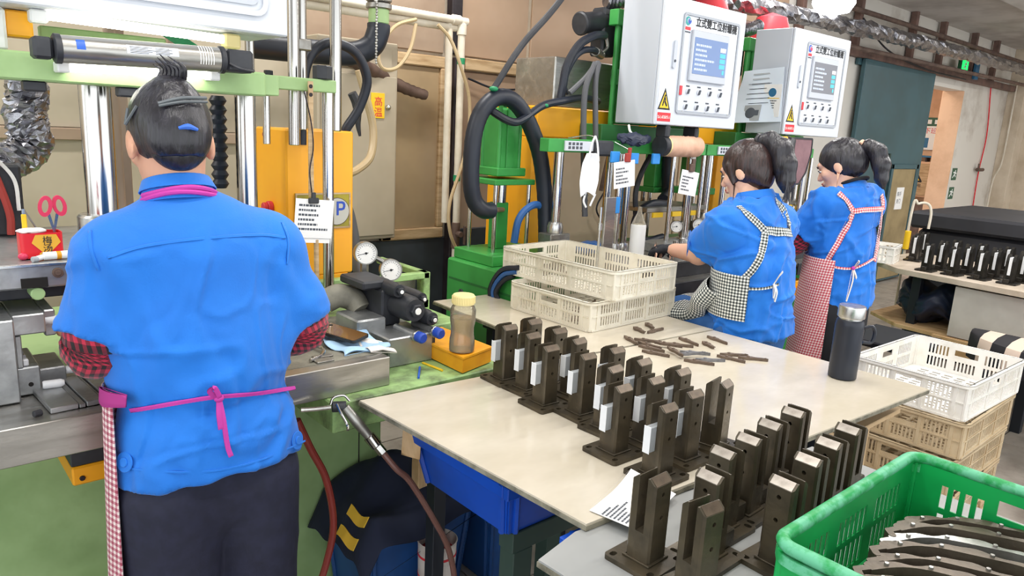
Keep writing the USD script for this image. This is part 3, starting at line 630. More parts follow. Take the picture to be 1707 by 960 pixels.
# ------------------------------------------------------------------ perforated crates
mat('crate_white', '#e9e3d3', .45, col2='#cfc4ac', scale=7, lo=.5, hi=.8); mat('crate_clear', '#f2efe8', .4, col2='#dfd8c8', scale=7, lo=.5, hi=.8)
mat('crate_dirty', '#d6c3a2', .55, col2='#b49b76', scale=6, lo=.35, hi=.75); mat('crate_green', '#0fa552', .38, col2='#0c8f47', scale=5); mat('crate_green_worn', '#62b98f', .5, col2='#17994f', scale=28, lo=.42, hi=.58)
def crate(name, label, c, size, h, rz, m, rim_m=None, groups=3, slots=8, sw=.0075, rows=((.14, .44), (.54, .84)), handle='short', rim=.011, flare=.0, ribs=True, group=None):
    L, W = size; t = Thing(name, label, 'crate', c, rz, group); th = .0035
    for k, (ln, off, rot) in enumerate(((L, -W/2, 0), (W, L/2, 90), (L, W/2, 180), (W, -L/2, 270))):
        poly = sbox(-ln/2+.004, 0, ln/2-.004, h); holes = []; G = groups if ln > .45 else max(2, groups-(groups > 2 and ln < .36)); gw = (ln-.08)/G
        for g in range(G):
            gc = -ln/2+.04+gw*(g+.5); n = max(4, int(round(slots*gw/.15))); pw = gw*.78/n
            hd = (handle == 'short' and ln == W and g == G//2 and G % 2) or (handle == 'all' and g == G//2)
            for a, b in rows:
                if hd and b > .5: continue
                for s in range(n):
                    x = gc+(s-(n-1)/2)*pw; holes.append(sbox(x-sw/2, a*h, x+sw/2, b*h))
            if hd: holes.append(sbox(gc-.045, h*.62, gc+.045, h*.80))
        poly = poly.difference(union_all(holes)); M = prism(poly, th, -th)
        R = math.radians(rot); X = (math.cos(R), math.sin(R), 0); N = np.array([math.sin(R), -math.cos(R), 0])
        d = W/2 if ln == L and rot in (0, 180) else L/2
        o = N*(d); up = np.array([0, 0, 1.])
        t.part('side_wall', xf(M, o, X, up), m, local=True)
        if ribs:
            rb = [sbox(-ln/2+.04+gw*g-.006, .0, -ln/2+.04+gw*g+.006, h) for g in range(G+1)]+[sbox(-ln/2+.01, h*.475, ln/2-.01, h*.505), sbox(-ln/2+.01, 0, ln/2-.01, h*.06)]
            hd = union_all([q for q in holes if q.area > .0012]) if [q for q in holes if q.area > .0012] else Polygon()
            [t.part('rib', xf(prism(q, .0035, .0002), o, X, up), m, local=True) for q in getattr(union_all(rb).difference(hd), 'geoms', [union_all(rb).difference(hd)]) if q.area > 1e-6]
    for sx in (-1, 1):
        for sy in (-1, 1): t.part('corner', bx(sx*(L/2+.002), sx*(L/2-.010), sy*(W/2+.002), sy*(W/2-.010), .001, h, .004), m, local=True)
    out = rrect(L+2*rim, W+2*rim, .022+rim); inn = rrect(L-.006, W-.006, .010); R1 = prism(out.difference(inn), .004, h-.004); R2 = prism(out.difference(out.buffer(-.0035)), .012, h-.0125)
    t.part('rim', cat(R1, R2) if rim < .015 else cat(tube([(a[0], a[1], h-.006) for a in list(rrect(L+.008, W+.008, .03, q=8).exterior.coords)+list(rrect(L+.008, W+.008, .03, q=8).exterior.coords)[1:3]], .0105, n=12, smooth=False), prism(rrect(L+.026, W+.026, .04).difference(rrect(L+.002, W+.002, .03)), .016, h-.034)), rim_m or m, local=True)
    fl = sbox(-L/2+.004, -W/2+.004, L/2-.004, W/2-.004)
    fl = fl.difference(union_all([sbox(x-.008, y-.016, x+.008, y+.016) for x in np.arange(-L/2+.04, L/2-.03, .034) for y in np.arange(-W/2+.045, W/2-.04, .048)]))
    t.part('bottom', prism(fl, .004, .001), m, local=True)
    return t
crate('white_crate', 'lower cream white crate of the stacked pair on the marble slab', (2.170, 1.945, .7805), (.515, .425), .112, 1.5, 'crate_white')
crate('white_crate', 'upper cream white crate, standing askew on another by the seated worker', (2.185, 2.005, .893), (.60, .385), .112, 92, 'crate_white')
crate('white_crate', 'clean white empty crate on top of the stack right of the long slab', (3.115, .945, .562), (.575, .405), .135, -1.5, 'crate_clear', handle='all')
crate('white_crate', 'dusty cream crate, second from top in the stack right of the slab', (3.10, .94, .424), (.57, .40), .135, .5, 'crate_dirty')
crate('white_crate', 'dusty brownish crate, third from top in the stack right of the slab', (3.08, .945, .287), (.57, .40), .135, -.5, 'crate_dirty')
crate('white_crate', 'dusty crate, lowest of the stack right of the slab', (3.07, .94, .149), (.57, .40), .135, 1, 'crate_dirty')
pl = Thing('pallet', 'low wooden pallet under the crate stack', 'pallet', (3.07, .94, 0)); 
for y in (.76, .94, 1.12): pl.part('block_rail', bx(2.78, 3.36, y-.03, y+.03, 0, .11), 'frame_wood')
for x in (2.83, 2.97, 3.10, 3.23, 3.34): pl.part('plank', bx(x-.045, x+.045, .73, 1.15, .11, .1485), 'frame_wood')
GC = crate('green_crate', 'bright green perforated crate of curved castings in the near corner', (1.205, .262, .7655), (.50, .385), .165, 0, 'crate_green', 'crate_green_worn', groups=3, slots=6, sw=.011, rows=((.10, .40), (.47, .74)), rim=.018, ribs=False)
# curved castings
mat('cast_arm', '#75695c', .42, metal=.5, col2='#4f463d', scale=14, lo=.35, hi=.7, bump=.25, bscale=80); mat('cast_bright', '#b9b7b4', .3, metal=.7, col2='#8f8b86', scale=16)
def arm_poly(s=1.0):
    top, bot = [], []
    for u in np.linspace(0, 1, 40):
        a = math.radians(150-118*u); R = .215; w = .0115+.0055*math.sin(u*19)+.003*math.sin(u*43)
        c = np.array([R*math.cos(a), R*math.sin(a)*.62]); n = nrm([math.cos(a), math.sin(a)*1.5]); top.append(c+n*(w*.9)); bot.append(c-n*(.0095+.003*math.sin(u*15+1)))
    P = Polygon(top+bot[::-1]).buffer(.003).buffer(-.003)
    hook = LineString([top[0]*.5+bot[0]*.5, (-.202, .052), (-.196, .036)]).buffer(.0085)
    return affinity.scale(union_all([P, hook]), s, s, origin=(0, 0))
def arm_class(name, s, m):
    c = proto_class(name); P = arm_poly(s); b = P.bounds; P = affinity.translate(P, -(b[0]+b[2])/2, -(b[1]+b[3])/2); cpart(c, 'arm_body', prism(P.buffer(-.0012), .042), m)
    st = []
    for u in (.12, .32, .52, .72, .92):
        a = math.radians(150-118*u); q = np.array([.215*math.cos(a), .215*math.sin(a)*.62])*s-[(b[0]+b[2])/2, (b[1]+b[3])/2]; st.append(cyl((*q, .041), (*q, .046), .0036, 8))
    [cpart(c, 'stud', q, 'cast_bright') for q in st]; return c
AR = [arm_class('arm_dark', .80, 'cast_arm'), arm_class('arm_wide', .84, 'cast_arm'), arm_class('arm_bright', .82, 'cast_bright')]
for i in range(4):
    copy_of(AR[i % 2], 'curved_arm', f'dark curved cast arm, {ORD[i]} of the lower layer in the green crate', 'cast part', (1.37-.062*i, .268, .7715), -66-2*i, 'curved castings in the green crate')
for i in range(7):
    copy_of(AR[(0, 1, 2, 1, 0, 1, 0)[i]], 'curved_arm', f'{"brightly ground" if i == 2 else "dark"} curved cast arm with studs, {ORD[i]} from the far end of the green crate', 'cast part', (1.398-.044*i, .288-.007*i, .817+.002*(i % 2)), -62-1.5*i, 'curved castings in the green crate', rx=2)
lump = lambda s: vf(m3.Manifold.hull_points(np.random.default_rng(s).normal(size=(16, 3))*[.02, .013, .010]+[0, 0, .018]))
def chunk(s):
    r = np.random.default_rng(s); a = bx(-.03, .03, -.014, .014, 0, .022, .004); b = cyl((-.02, 0, .01), (.02, .004, .034), .013, 12); c = bx(.01, .04, -.02, .0, .004, .03, .003)
    return a, b, c
for i, (x, y, z, a) in enumerate(((1.075, .405, .790, 20), (1.005, .400, .780, 70), (1.05, .350, .790, -30), (.995, .325, .772, 110), (1.02, .275, .772, 160), (1.03, .395, .812, 10))):
    t = Thing('cast_clamp', f'dark blocky cast clamp, {ORD[i]} in the left corner of the green crate', 'cast part', (x, y, z), a, 'castings in the green crate')
    for nm, q in zip(('clamp_body', 'clamp_barrel', 'clamp_lug'), chunk(i)): t.part(nm, q, 'cast_arm', local=True)
for i, (x, y, z, a, rx) in enumerate(((2.10, 2.16, .899, 30, 0), (2.14, 2.12, .901, 100, 20), (2.17, 2.18, .899, -20, 0), (2.12, 2.21, .899, 70, 0), (2.15, 2.15, .925, 10, -15))):
    t = Thing('cast_clamp', f'dark cast clamp, {ORD[i]} of the little heap in the upper white crate', 'cast part', (x, y, z), a, 'castings in the upper white crate')
    for nm, q in zip(('clamp_body', 'clamp_barrel', 'clamp_lug'), chunk(i+9)): t.part(nm, turn(q, rx=rx), 'cast_arm', local=True)
rr = np.random.default_rng(5)
for i in range(12):
    copy_of(LV[i % 2 and 2 or 0], 'cast_lever', f'brown cast lever, {ORD[i]} in the heap inside the lower white crate', 'cast part', (1.95+.012*i+rr.uniform(-.01, .01), 1.80+.02*(i % 4), .788+.0125*(i//3)+.012), rr.uniform(0, 180), 'levers in the lower white crate', rx=rr.uniform(-12, 12))
# ------------------------------------------------------------------ bottles
mat('thermos_black', '#1c2230', .42, col2='#161a26', scale=5, coat_weight=.1); mat('steel', '#c9c9c6', .25, metal=.95, rvar=.06, scale=20); mat('steel_worn', '#a9a8a3', .35, metal=.85, col2='#837f79', scale=9, rvar=.12); mat('chrome', '#d2d0cc', .16, metal=1.0, col2='#8f8b86', scale=16, lo=.4, hi=.75, stretch=(1, 1, .05))
th = Thing('thermos_flask', 'tall black insulated flask with silver lid on the marble slab', 'flask', (2.253, .95, .7802))
c0 = np.array([2.253, .95, .7802])
th.part('body', lathe([(.037, 0), (.042, .004), (.0425, .17), (.040, .185), (.037, .19)], 40, c0), 'thermos_black'); th.part('neck', lathe([(.034, .19), (.034, .196)], 32, c0), 'steel')
th.part('lid', cat(lathe([(.039, .196), (.0405, .199), (.0405, .228), (.038, .233)], 40, c0)), 'steel'); th.part('carry_loop', tube([c0+[.028, -.033, .165], c0+[.045, -.05, .17], c0+[.055, -.056, .15], c0+[.05, -.052, .12], c0+[.034, -.032, .118]], .006, n=8), 'thermos_black')
def see_through(name, tint, body, share, rough=.05):
    """Thin clear plastic or a pale drink: light passes straight through, tinted, with a sheen at grazing angles and a little body of its own."""
    MATS[name] = usdkit.material(stage, '/World/Looks/'+name, {'t': ('transparent_bsdf', dict(color=lin(tint))), 'd': ('diffuse_bsdf', dict(color=lin(body))), 'm': ('mix_closure', dict(fac=share)), 'g': ('glossy_bsdf', dict(color=(.9, .9, .9), roughness=rough)), 'f': ('fresnel', dict(IOR=1.35)), 'o': ('mix_closure', {})},
        [('t.BSDF', 'm.closure1'), ('d.BSDF', 'm.closure2'), ('m.closure', 'o.closure1'), ('g.BSDF', 'o.closure2'), ('f.fac', 'o.fac')], surface='o.closure')
see_through('clear_plastic', '#fbf7ee', '#efe6d2', .16); see_through('tea', '#f2dfae', '#d8ba82', .5)
mat('lid_cream', '#ecdb9a', .5); mat('box_yellow', '#f0a81c', .5, col2='#d8890e', scale=8, lo=.4, hi=.75); mat('box_yellow_dark', '#8a5a12', .6)
b0 = np.array([1.292, 1.668, .8322]); bt = Thing('tea_jar', 'clear plastic drinking jar of pale tea with cream lid on the yellow box', 'jar', b0)
bt.part('jar', lathe([(.030, 0), (.0375, .003), (.0385, .02), (.0375, .04), (.0345, .055), (.0345, .075), (.038, .095), (.0385, .128), (.034, .138), (.031, .141), (.031, .150)], 40, b0), 'clear_plastic'); bt.part('tea', lathe([(.029, .003), (.0355, .006), (.036, .02), (.035, .04), (.0322, .055), (.0322, .075), (.0352, .094), (.0355, .104)], 40, b0), 'tea')
bt.part('lid', cat(lathe([(.0335, .146), (.034, .148), (.034, .170), (.031, .174)], 40, b0), *[cb(b0+[.0342*math.cos(a), .0342*math.sin(a), .159], (.002, .002, .02), .0003) for a in np.linspace(0, 2*math.pi, 30, endpoint=False)]), 'lid_cream')
yb = Thing('yellow_box', 'shallow orange yellow box beside the valves, carrying the tea jar', 'box', (1.33, 1.75, .78))
yp = Polygon([(1.255, 1.612), (1.40, 1.652), (1.395, 1.915), (1.26, 1.90)])
yb.part('case', prism(yp.buffer(-.003), .041, .7825), 'box_yellow'); yb.part('lid', prism(yp.difference(Point(9, 9).buffer(.1)), .006, .8255), 'box_yellow'); yb.part('lid_groove', prism(yp.buffer(-.0045), .003, .8232), 'box_yellow_dark')
# paper on the grey slab
P = np.array([[(.985+.175*u+.02*v, .850+.045*u-.105*v, .7825+.012*math.exp(-((u-.15)**2)/.02)*0+.016*max(0, u-.45)**2*4*(1-v)) for v in np.linspace(0, 1, 8)] for u in np.linspace(0, 1, 16)])
M_, uv = sheet(P, .0006); pp = Thing('work_sheet', 'printed work sheet under the posts, lying over the slab joint', 'paper', (1.06, .82, .781)); pp.part('sheet', M_, 'paper')
o = np.array([.990, .838, .7832]); Xd = nrm([.175, .045, .0]); Yd = np.cross([0, 0, 1], Xd)
pp.part('print', xf(scribble(.085, .075, 9, 3), o+Yd*-.085, Xd, Yd), 'ink')
# far bench with rounded posts
mat('bench_top', '#cdbfae', .5, col2='#b3a491', scale=5); mat('navy_sack', '#1d2740', .5, bump=.4, bscale=12); mat('pale_box', '#b7b2aa', .55, col2='#c9c4bc', scale=3)
fb = Thing('far_bench', 'long pale worktop along the right with rows of dark posts', 'bench', (4.95, 1.2, 0))
top = Polygon([(4.84, 1.97), (4.63, 1.72), (4.47, .35), (5.35, .25), (5.50, 1.95)])
fb.part('worktop', prism(top, .03, .75), 'bench_top')
for x, y in ((4.74, 1.62), (4.60, .95), (4.56, .45), (5.3, 1.8), (5.25, .45)): fb.part('leg', bx(x, x+.05, y, y+.05, 0, .75), 'black_steel')
fb.part('shelf', prism(affinity.scale(top, .93, .95), .02, .42), 'bench_wood'); fb.part('cross_plank', prism(Polygon([(4.575, 1.45), (4.55, 1.45), (4.445, .62), (4.47, .62)]), .12, .33), 'bench_wood')
single('pale_bin', 'long pale grey plastic bin on the shelf under the far worktop', 'bin', prism(Polygon([(4.62, 1.40), (4.56, .5), (5.1, .45), (5.15, 1.4)]).buffer(-.005), .29, .445), 'pale_box')
ns = ball((4.95, 1.58, .57), 1, (.22, .24, .12), 4); n_ = meshkit.fbm(ns[0]*7, 4, 3); ns = (ns[0]+(ns[0]-[4.95, 1.58, .57])*(n_-.5)[:, None]*.9+np.stack([0*n_, 0*n_, .03*np.sin(ns[0][:, 1]*30)], 1), ns[1])
single('navy_sack', 'dark navy plastic sack on the shelf beside the pale bin', 'sack', ns, 'navy_sack')
mat('post_dark', '#33302b', .38, metal=.4, col2='#1f1d1a', scale=16)
c = proto_class('round_post'); cpart(c, 'base_plate', prism(rrect(.10, .10, .012), .008), 'post_dark')
hh = Polygon([(-.022, 0), (.022, 0), (.022, .12), (.015, .15), (0, .158), (-.015, .15), (-.022, .12)]).buffer(.001)
for s in (-1, 1): cpart(c, 'post_half', xf(prism(hh, .014), (0, s*.016+.007, .008), (1, 0, 0), (0, 0, 1)), 'post_dark')
cpart(c, 'foot_bridge', bx(-.022, .022, -.012, .012, .008, .05), 'post_dark'); cpart(c, 'liner', bx(-.026, .018, -.0075, .0075, .05, .15, .001), 'liner_white'); cpart(c, 'foot_clamp', bx(-.05, -.025, -.015, .015, .0082, .03), 'post_dark')
RW = ['front', 'second', 'third', 'rear']
for i in range(4):
    for j in range(8):
        y = 1.60-.140*j-.03*(i % 2); x = 4.725+.0105*j+.135*i-.035*(i > 1)
        copy_of(c, 'rounded_post', f'rounded dark post with pale strip, {ORD[j]} from left, {RW[i]} row on the far worktop', 'metal post', (x, y, .7802), -4+rr.uniform(-4, 4), 'rounded posts on the far worktop')
for i, (x, y) in enumerate(((5.06, 1.80), (5.19, 1.83), (5.32, 1.84))):
    copy_of(c, 'rounded_post', f'rounded dark post, {ORD[i]} of the three at the far end by the small crate', 'metal post', (x, y, .7802), 5, 'rounded posts on the far worktop')
crate('small_crate', 'small grey white crate at the left end of the far worktop', (4.83, 1.885, .7803), (.20, .13), .11, 12, 'crate_clear', groups=2, slots=6, handle='')
bt_ = Thing('black_tank', 'big black covered tank behind the far worktop', 'tank', (6.2, 1.3, 0)); bt_.part('tank_body', bx(5.75, 6.9, .0, 2.05, 0, .93, .03), 'black_tarp'); bt_.part('cover', bx(5.70, 6.95, -.05, 2.1, .93, 1.05, .02), 'black_tarp')
hk = Thing('bent_rod', 'thin pale bent rod hooked above the far posts', 'rod', (5.5, 1.98, .78)); hk.part('rod', tube([(5.42, 1.99, .1), (5.42, 1.99, 1.05), (5.44, 1.96, 1.12), (5.5, 1.92, 1.12), (5.52, 1.90, 1.06), (5.52, 1.90, .95)], .009, n=8), 'pvc'); hk.part('grip', cyl((5.42, 1.99, .8), (5.42, 1.99, .93), .02), 'sign_yellow')
# striped stool and cloth at the right edge
mat('stripe_black', '#1d1b20', .8); mat('stripe_pink', '#d8c3b2', .8); mat('red_cloth', '#e4364e', .8)
sc = np.array([4.22, .83, 0]); SZ = -.075
stl = Thing('striped_stool', 'padded stool in black and beige stripes at the right edge', 'stool', sc)
for k in range(10):
    a0, a1 = k*.07-.35, (k+1)*.07-.35; w = lambda a: .20*math.sqrt(max(.02, 1-(a/.36)**2))
    stl.part('stripe_band', vf(m3.Manifold.hull_points(np.array([(sc[0]+s*w(a)*q+.25*a, sc[1]+a, z+SZ) for a in (a0, a1) for s in (-1, 1) for q, z in ((1, .52), (1, .60), (.85, .645), (.4, .66))]))), 'stripe_black' if k % 2 else 'stripe_pink')
for dx, dy in ((-.15, -.2), (.15, -.2), (-.15, .2), (.15, .2)): stl.part('leg', bx(sc[0]+dx-.018, sc[0]+dx+.018, sc[1]+dy-.018, sc[1]+dy+.018, 0, .52+SZ), 'black_steel')
P = np.array([[(4.12+.30*u, .62+.26*v, .672+SZ+.006*math.sin(5*u+3*v)) for v in np.linspace(0, 1, 8)] for u in np.linspace(0, 1, 8)]); single('red_cloth', 'bright red cloth lying on the striped stool', 'cloth', sheet(P, .005)[0], 'red_cloth')
cr = Thing('steel_stool_frame', 'dark steel stool frame behind the white crate stack', 'stool', (3.62, 1.32, 0))
for dx, dy in ((-.16, -.13), (.16, -.13), (-.16, .13), (.16, .13)): cr.part('leg', bx(3.62+dx-.016, 3.62+dx+.016, 1.32+dy-.016, 1.32+dy+.016, 0, .58), 'black_steel')
cr.part('seat', bx(3.43, 3.81, 1.16, 1.48, .58, .61, .008), 'black_steel')
fr = Thing('trestle_stand', 'dark steel floor stand standing right of the crate stack', 'frame', (3.75, .62, 0)); fr.part('post', bx(3.60, 3.65, .60, .65, 0, .46), 'black_steel'); fr.part('foot_bar', bx(3.45, 3.95, .56, .60, .02, .07), 'black_steel'); fr.part('post', bx(3.88, 3.93, .60, .65, 0, .46), 'black_steel'); fr.part('top_bar', bx(3.58, 3.95, .59, .66, .46, .50), 'black_steel')
# ------------------------------------------------------------------ the near press (pale green, yellow housing)
mat('press_green', '#a3c287', .5, col2='#7f9f63', scale=3.5, lo=.42, hi=.78, bump=.15, bscale=35, rvar=.1); mat('press_green_dirty', '#9dc07c', .5, col2='#454a38', scale=9, lo=.45, hi=.7, bump=.3, bscale=50)
mat('press_dirty_grey', '#8d8a7c', .6, col2='#4c4a42', scale=9, lo=.35, hi=.75, bump=.3, bscale=50)
mat('press_yellow', '#ffb524', .42, col2='#f7a414', scale=2.5, lo=.35, hi=.8); mat('bright_green', '#3f9e4b', .42, col2='#318a3e', scale=3); mat('deep_green', '#2e7a3d', .5, col2='#276a34', scale=4)
mat('brushed', '#b9b7b2', .32, metal=.85, col2='#98958e', scale=4, rvar=.1, stretch=(1, 8, 8)); mat('alu', '#b5b7b8', .38, metal=.75, col2='#8e9091', scale=9, rvar=.12, bump=.1); mat('rubber', '#1b2230', .45, col2='#141924', scale=6); mat('rubber_grey', '#55565a', .55); mat('black_part', '#25272d', .5, col2='#35373c', scale=14)
mat('cabinet_white', '#d0d5dd', .4); mat('cabinet_grey', '#bfc5ce', .42); mat('seal_grey', '#aab0b8', .5); mat('clear_hose', '#b8a27e', .35); mat('red_hose', '#8f3630', .4); mat('brown_hose', '#6d4a42', .35); mat('blue_plastic', '#1f49b4', .4); mat('sky_blue', '#2f8fe0', .5); mat('dial_white', '#f4f3ee', .4); mat('rust_red', '#a3352c', .6)
NP = Thing('injection_press', 'near pale green press with steel bench and orange yellow housing', 'machine', (.2, 2.3, 0))
A = NP.part
A('base', bx(-1.0, 1.19, 1.95, 3.0, 0, .776, .006), 'press_green')
A('deck', bx(.84, 1.42, 1.612, 2.1, .695, .778, .004), 'press_green_dirty'); A('deck_rear', bx(1.19, 1.62, 2.1, 2.7, .5, .778, .004), 'press_green_dirty')
A('panel_seam', bx(1.105, 1.108, 1.9485, 1.9505, .06, .68, 0), 'dark_steel')
bench = A('bench_plate', bx(-1.0, 1.035, 1.66, 2.02, .79, .858, .003), 'brushed'); A('bench_lip', bx(-1.0, 1.035, 1.656, 1.70, .7785, .8605, .002), 'brushed', bench); A('bench_end', bx(.64, 1.035, 1.70, 2.0, .858, .8615, .001), 'press_dirty_grey', bench)
A('platen', bx(-1.0, .72, 1.85, 2.4, 1.098, 1.153, .004), 'alu'); A('platen_edge', bx(-1.0, .72, 1.847, 1.852, 1.146, 1.153, .001), 'steel')
for x in (.02, .295): A('platen_bolt', cat(cyl((x, 1.852, 1.13), (x, 1.843, 1.13), .011, 14), cyl((x, 1.846, 1.13), (x, 1.84, 1.13), .006, 8)), 'rusty_pipe')
A('platen_slot', bx(.225, .275, 1.8465, 1.8505, 1.100, 1.122, .001), 'hole_dark'); A('platen_hook', cyl((.255, 1.85, 1.085), (.255, 1.9, 1.085), .014), 'press_green')
A('lower_plate', bx(-1.0, .8, 1.92, 2.4, 1.06, 1.098, .003), 'black_part')
for x, y, r in ((.447, 2.1, .037), (-.45, 2.1, .037)):
    c = A('main_column', cyl((x, y, 1.15), (x, y, 1.56), r, 36, .001), 'chrome'); A('column_collar', lathe([(.058, 1.153), (.06, 1.157), (.06, 1.218), (.055, 1.224)], 32, (x, y, 0)), 'steel', c)
A('rust_column', cyl((.545, 2.35, 1.1), (.545, 2.35, 1.9), .016), 'board_grey'); A('angle_post', bx(.56, .60, 2.42, 2.45, .9, 1.9, .003), 'board_grey'); A('angle_post', bx(.72, .75, 2.42, 2.45, 1.2, 1.9, .003), 'board_grey')
A('beam', bx(-1.0, .822, 1.95, 2.06, 1.541, 1.602, .004), 'press_green'); A('beam_arm', bx(.80, 1.148, 2.18, 2.22, 1.570, 1.609, .003), 'press_green'); A('beam_rear', bx(.70, .88, 2.0, 2.22, 1.545, 1.60, .003), 'press_green')
for x in (.30, .49, .575): A('stop_pad', bx(x-.022, x+.022, 1.96, 2.0, 1.518, 1.542, .004), 'black_part')
A('side_column', cyl((.862, 2.2, 1.1), (.862, 2.2, 1.56), .030, 30, .001), 'chrome'); A('rear_rod', cyl((.935, 2.34, 1.1), (.935, 2.34, 1.72), .014, 18), 'chrome'); A('rear_rod', cyl((.985, 2.34, 1.40), (.985, 2.34, 1.60), .012, 18), 'chrome')
A('guide_rod', cyl((1.130, 2.2, .86), (1.128, 2.2, 1.572), .018, 22), 'chrome'); A('guide_rod', cyl((1.213, 2.31, 1.45), (1.213, 2.31, 2.4), .0195, 22), 'chrome'); A('guide_rod', cyl((1.061, 2.30, 1.40), (1.061, 2.30, 2.4), .0185, 22), 'chrome'); A('guide_rod', cyl((1.103, 2.33, 1.45), (1.103, 2.33, 2.4), .016, 22), 'chrome'); A('guide_rod', cyl((1.075, 2.34, 1.45), (1.075, 2.34, 2.4), .011, 18), 'chrome')
A('rod_clamp', bx(1.06, 1.125, 2.30, 2.345, 1.70, 1.735, .004), 'steel_worn'); A('rod_nut', cyl((1.11, 2.2, 1.609), (1.11, 2.2, 1.652), .03, 6), 'black_part'); A('rod_nut', cyl((.99, 2.33, 1.609), (.99, 2.33, 1.63), .014, 6), 'black_part')
A('spring_cover', tube([(.80, 2.25, 1.27+.0135*i) for i in range(21)], .021, n=16, k=1, smooth=False, ripple=.2), 'rubber')
h = A('yellow_housing', bx(1.053, 1.304, 2.35, 2.60, .945, 1.45, .006), 'press_yellow'); A('housing_foot', bx(1.07, 1.285, 2.352, 2.55, .928, .946, .002), 'press_yellow', h); A('housing_mark', cat(cyl((1.0535, 2.53, 1.425), (1.0515, 2.53, 1.425), .008, 10), cyl((1.0535, 2.50, 1.425), (1.0515, 2.50, 1.425), .008, 10)), 'rust_red', h)
mat('olive_plate', '#a89a1e', .45, col2='#8f8420', scale=12); mat('badge', '#b7b4aa', .35, metal=.4)
pl_ = A('name_plate', bx(1.082, 1.290, 2.345, 2.3505, 1.112, 1.238, .001), 'olive_plate'); A('plate_border', cat(*[bx(*q, 2.3435, 2.3455, *z, .0004) for q, z in (((1.082, 1.290), (1.112, 1.118)), ((1.082, 1.290), (1.232, 1.238)), ((1.284, 1.290), (1.118, 1.232)), ((1.082, 1.088), (1.118, 1.232)))]), 'frame_wood', pl_)
A('round_badge', cyl((1.236, 2.3455, 1.172), (1.236, 2.342, 1.172), .047, 36, .0005), 'badge', pl_); A('badge_ring', lathe([(.0465, 0), (.0485, .0), (.0485, .0035), (.0465, .0035), (.0465, 0)], 36, (1.236, 2.3455, 1.172), (0, -1, 0)), 'rusty_pipe', pl_)
A('badge_letter', text_at('P', .045, (1.229, 2.3418, 1.160), (1, 0, 0), (0, 0, 1), .001, False, True), 'blue_plastic', pl_, label='blue letter on the badge'); A('badge_stripe', xf(prism(Polygon([(0, 0), (.008, 0), (.008, .05), (.004, .05)]), .001), (1.214, 2.3418, 1.150), (1, 0, 0), (0, 0, 1)), 'rust_red', pl_)
A('stop_button', cat(cyl((1.053, 2.47, 1.18), (1.035, 2.47, 1.18), .02, 16), cyl((1.035, 2.47, 1.18), (1.02, 2.47, 1.18), .016, 16)), 'red_paint', label='red push button')
A('orange_block', bx(.262, .315, 2.02, 2.08, 1.635, 1.6915, .004), 'press_yellow'); A('white_bracket', bx(.20, .262, 2.0, 2.04, 1.602, 1.6925, .006), 'white_plastic'); A('upper_strip', bx(.34, .62, 2.10, 2.13, 1.64, 1.672, .003), 'press_green'); A('teal_strip', xf(prism(sbox(0, 0, .14, .03), .004), (.60, 2.12, 1.69), nrm((.8, 0, -.45)), nrm((.45, 0, .8))), 'green_tape')
# frame and cylinder below the housing
for b in ((1.28, 1.575, 2.25, 2.28, .915, .94), (1.28, 1.575, 2.25, 2.28, .80, .835), (1.55, 1.58, 2.25, 2.30, .778, .94), (1.55, 1.58, 2.27, 2.6, .915, .94), (.86, 1.3, 2.28, 2.32, .915, .94)): A('frame_bar', bx(*b, .003), 'press_green_dirty')
A('cylinder_rod', cyl((.95, 2.24, .885), (1.29, 2.24, .885), .021, 18), 'steel_worn'); A('cylinder_end', cyl((1.17, 2.24, .885), (1.215, 2.24, .885), .029, 18), 'black_part'); A('lower_block', bx(.95, 1.25, 2.05, 2.2, .778, .835, .004), 'press_dirty_grey'); A('rear_plate', bx(1.3, 1.56, 2.32, 2.34, .778, .915, .003), 'press_dirty_grey')
# valves
v = A('valve_block', bx(1.105, 1.262, 1.775, 1.97, .778, .868, .004), 'alu', label='bare grey metal block'); A('valve_side', bx(1.262, 1.275, 1.78, 1.97, .778, .85, .002), 'black_part', v); A('valve_body', bx(1.155, 1.225, 1.90, 2.06, .868, .985, .006), 'black_part'); A('valve_foot', bx(1.06, 1.16, 1.88, 2.02, .83, .905, .005), 'alu'); A('valve_elbow', tube([(1.05, 2.06, .93), (1.09, 2.05, .945), (1.13, 2.03, .93), (1.14, 2.0, .90)], .038, n=14), 'press_dirty_grey')
def solenoid(x, z, y0, y1, r, name, m='black_part'):
    s = A(name, lathe([(r*.9, 0), (r, .006), (r, y0-y1-.03), (r*.86, y0-y1-.02), (r*.86, y0-y1)], 24, (x, y0, z), (0, -1, 0)), m)
    A('end_nut', cyl((x, y1+.004, z), (x, y1-.014, z), r*.55, 6), m, s); A('end_plug', cyl((x, y1-.012, z), (x, y1-.017, z), r*.27, 14), 'dial_white', s)
solenoid(1.212, .937, 1.95, 1.80, .040, 'solenoid'); solenoid(1.268, .905, 1.93, 1.79, .024, 'solenoid'); solenoid(1.185, .990, 1.96, 1.85, .023, 'solenoid'); solenoid(1.262, .960, 1.97, 1.84, .021, 'solenoid')
A('valve_cap', bx(1.10, 1.20, 1.92, 2.07, .985, 1.012, .01), 'black_part')
for x, z in ((1.196, .868), (1.262, .872)):
    k = A('flow_knob', lathe([(.014, 0), (.016, .003), (.017, .035), (.013, .040)], 12, (x, 1.775, z), (.1, -1, -.05)), 'blue_plastic', label='blue ribbed flow knob'); A('knob_stem', cyl((x-.01, 1.87, z+.004), (x, 1.77, z), .012, 12), 'alu', k); A('knob_ring', lathe([(.0175, .004), (.0188, .006), (.0188, .012), (.0175, .014)], 12, (x, 1.775, z), (.1, -1, -.05)), 'steel', k)
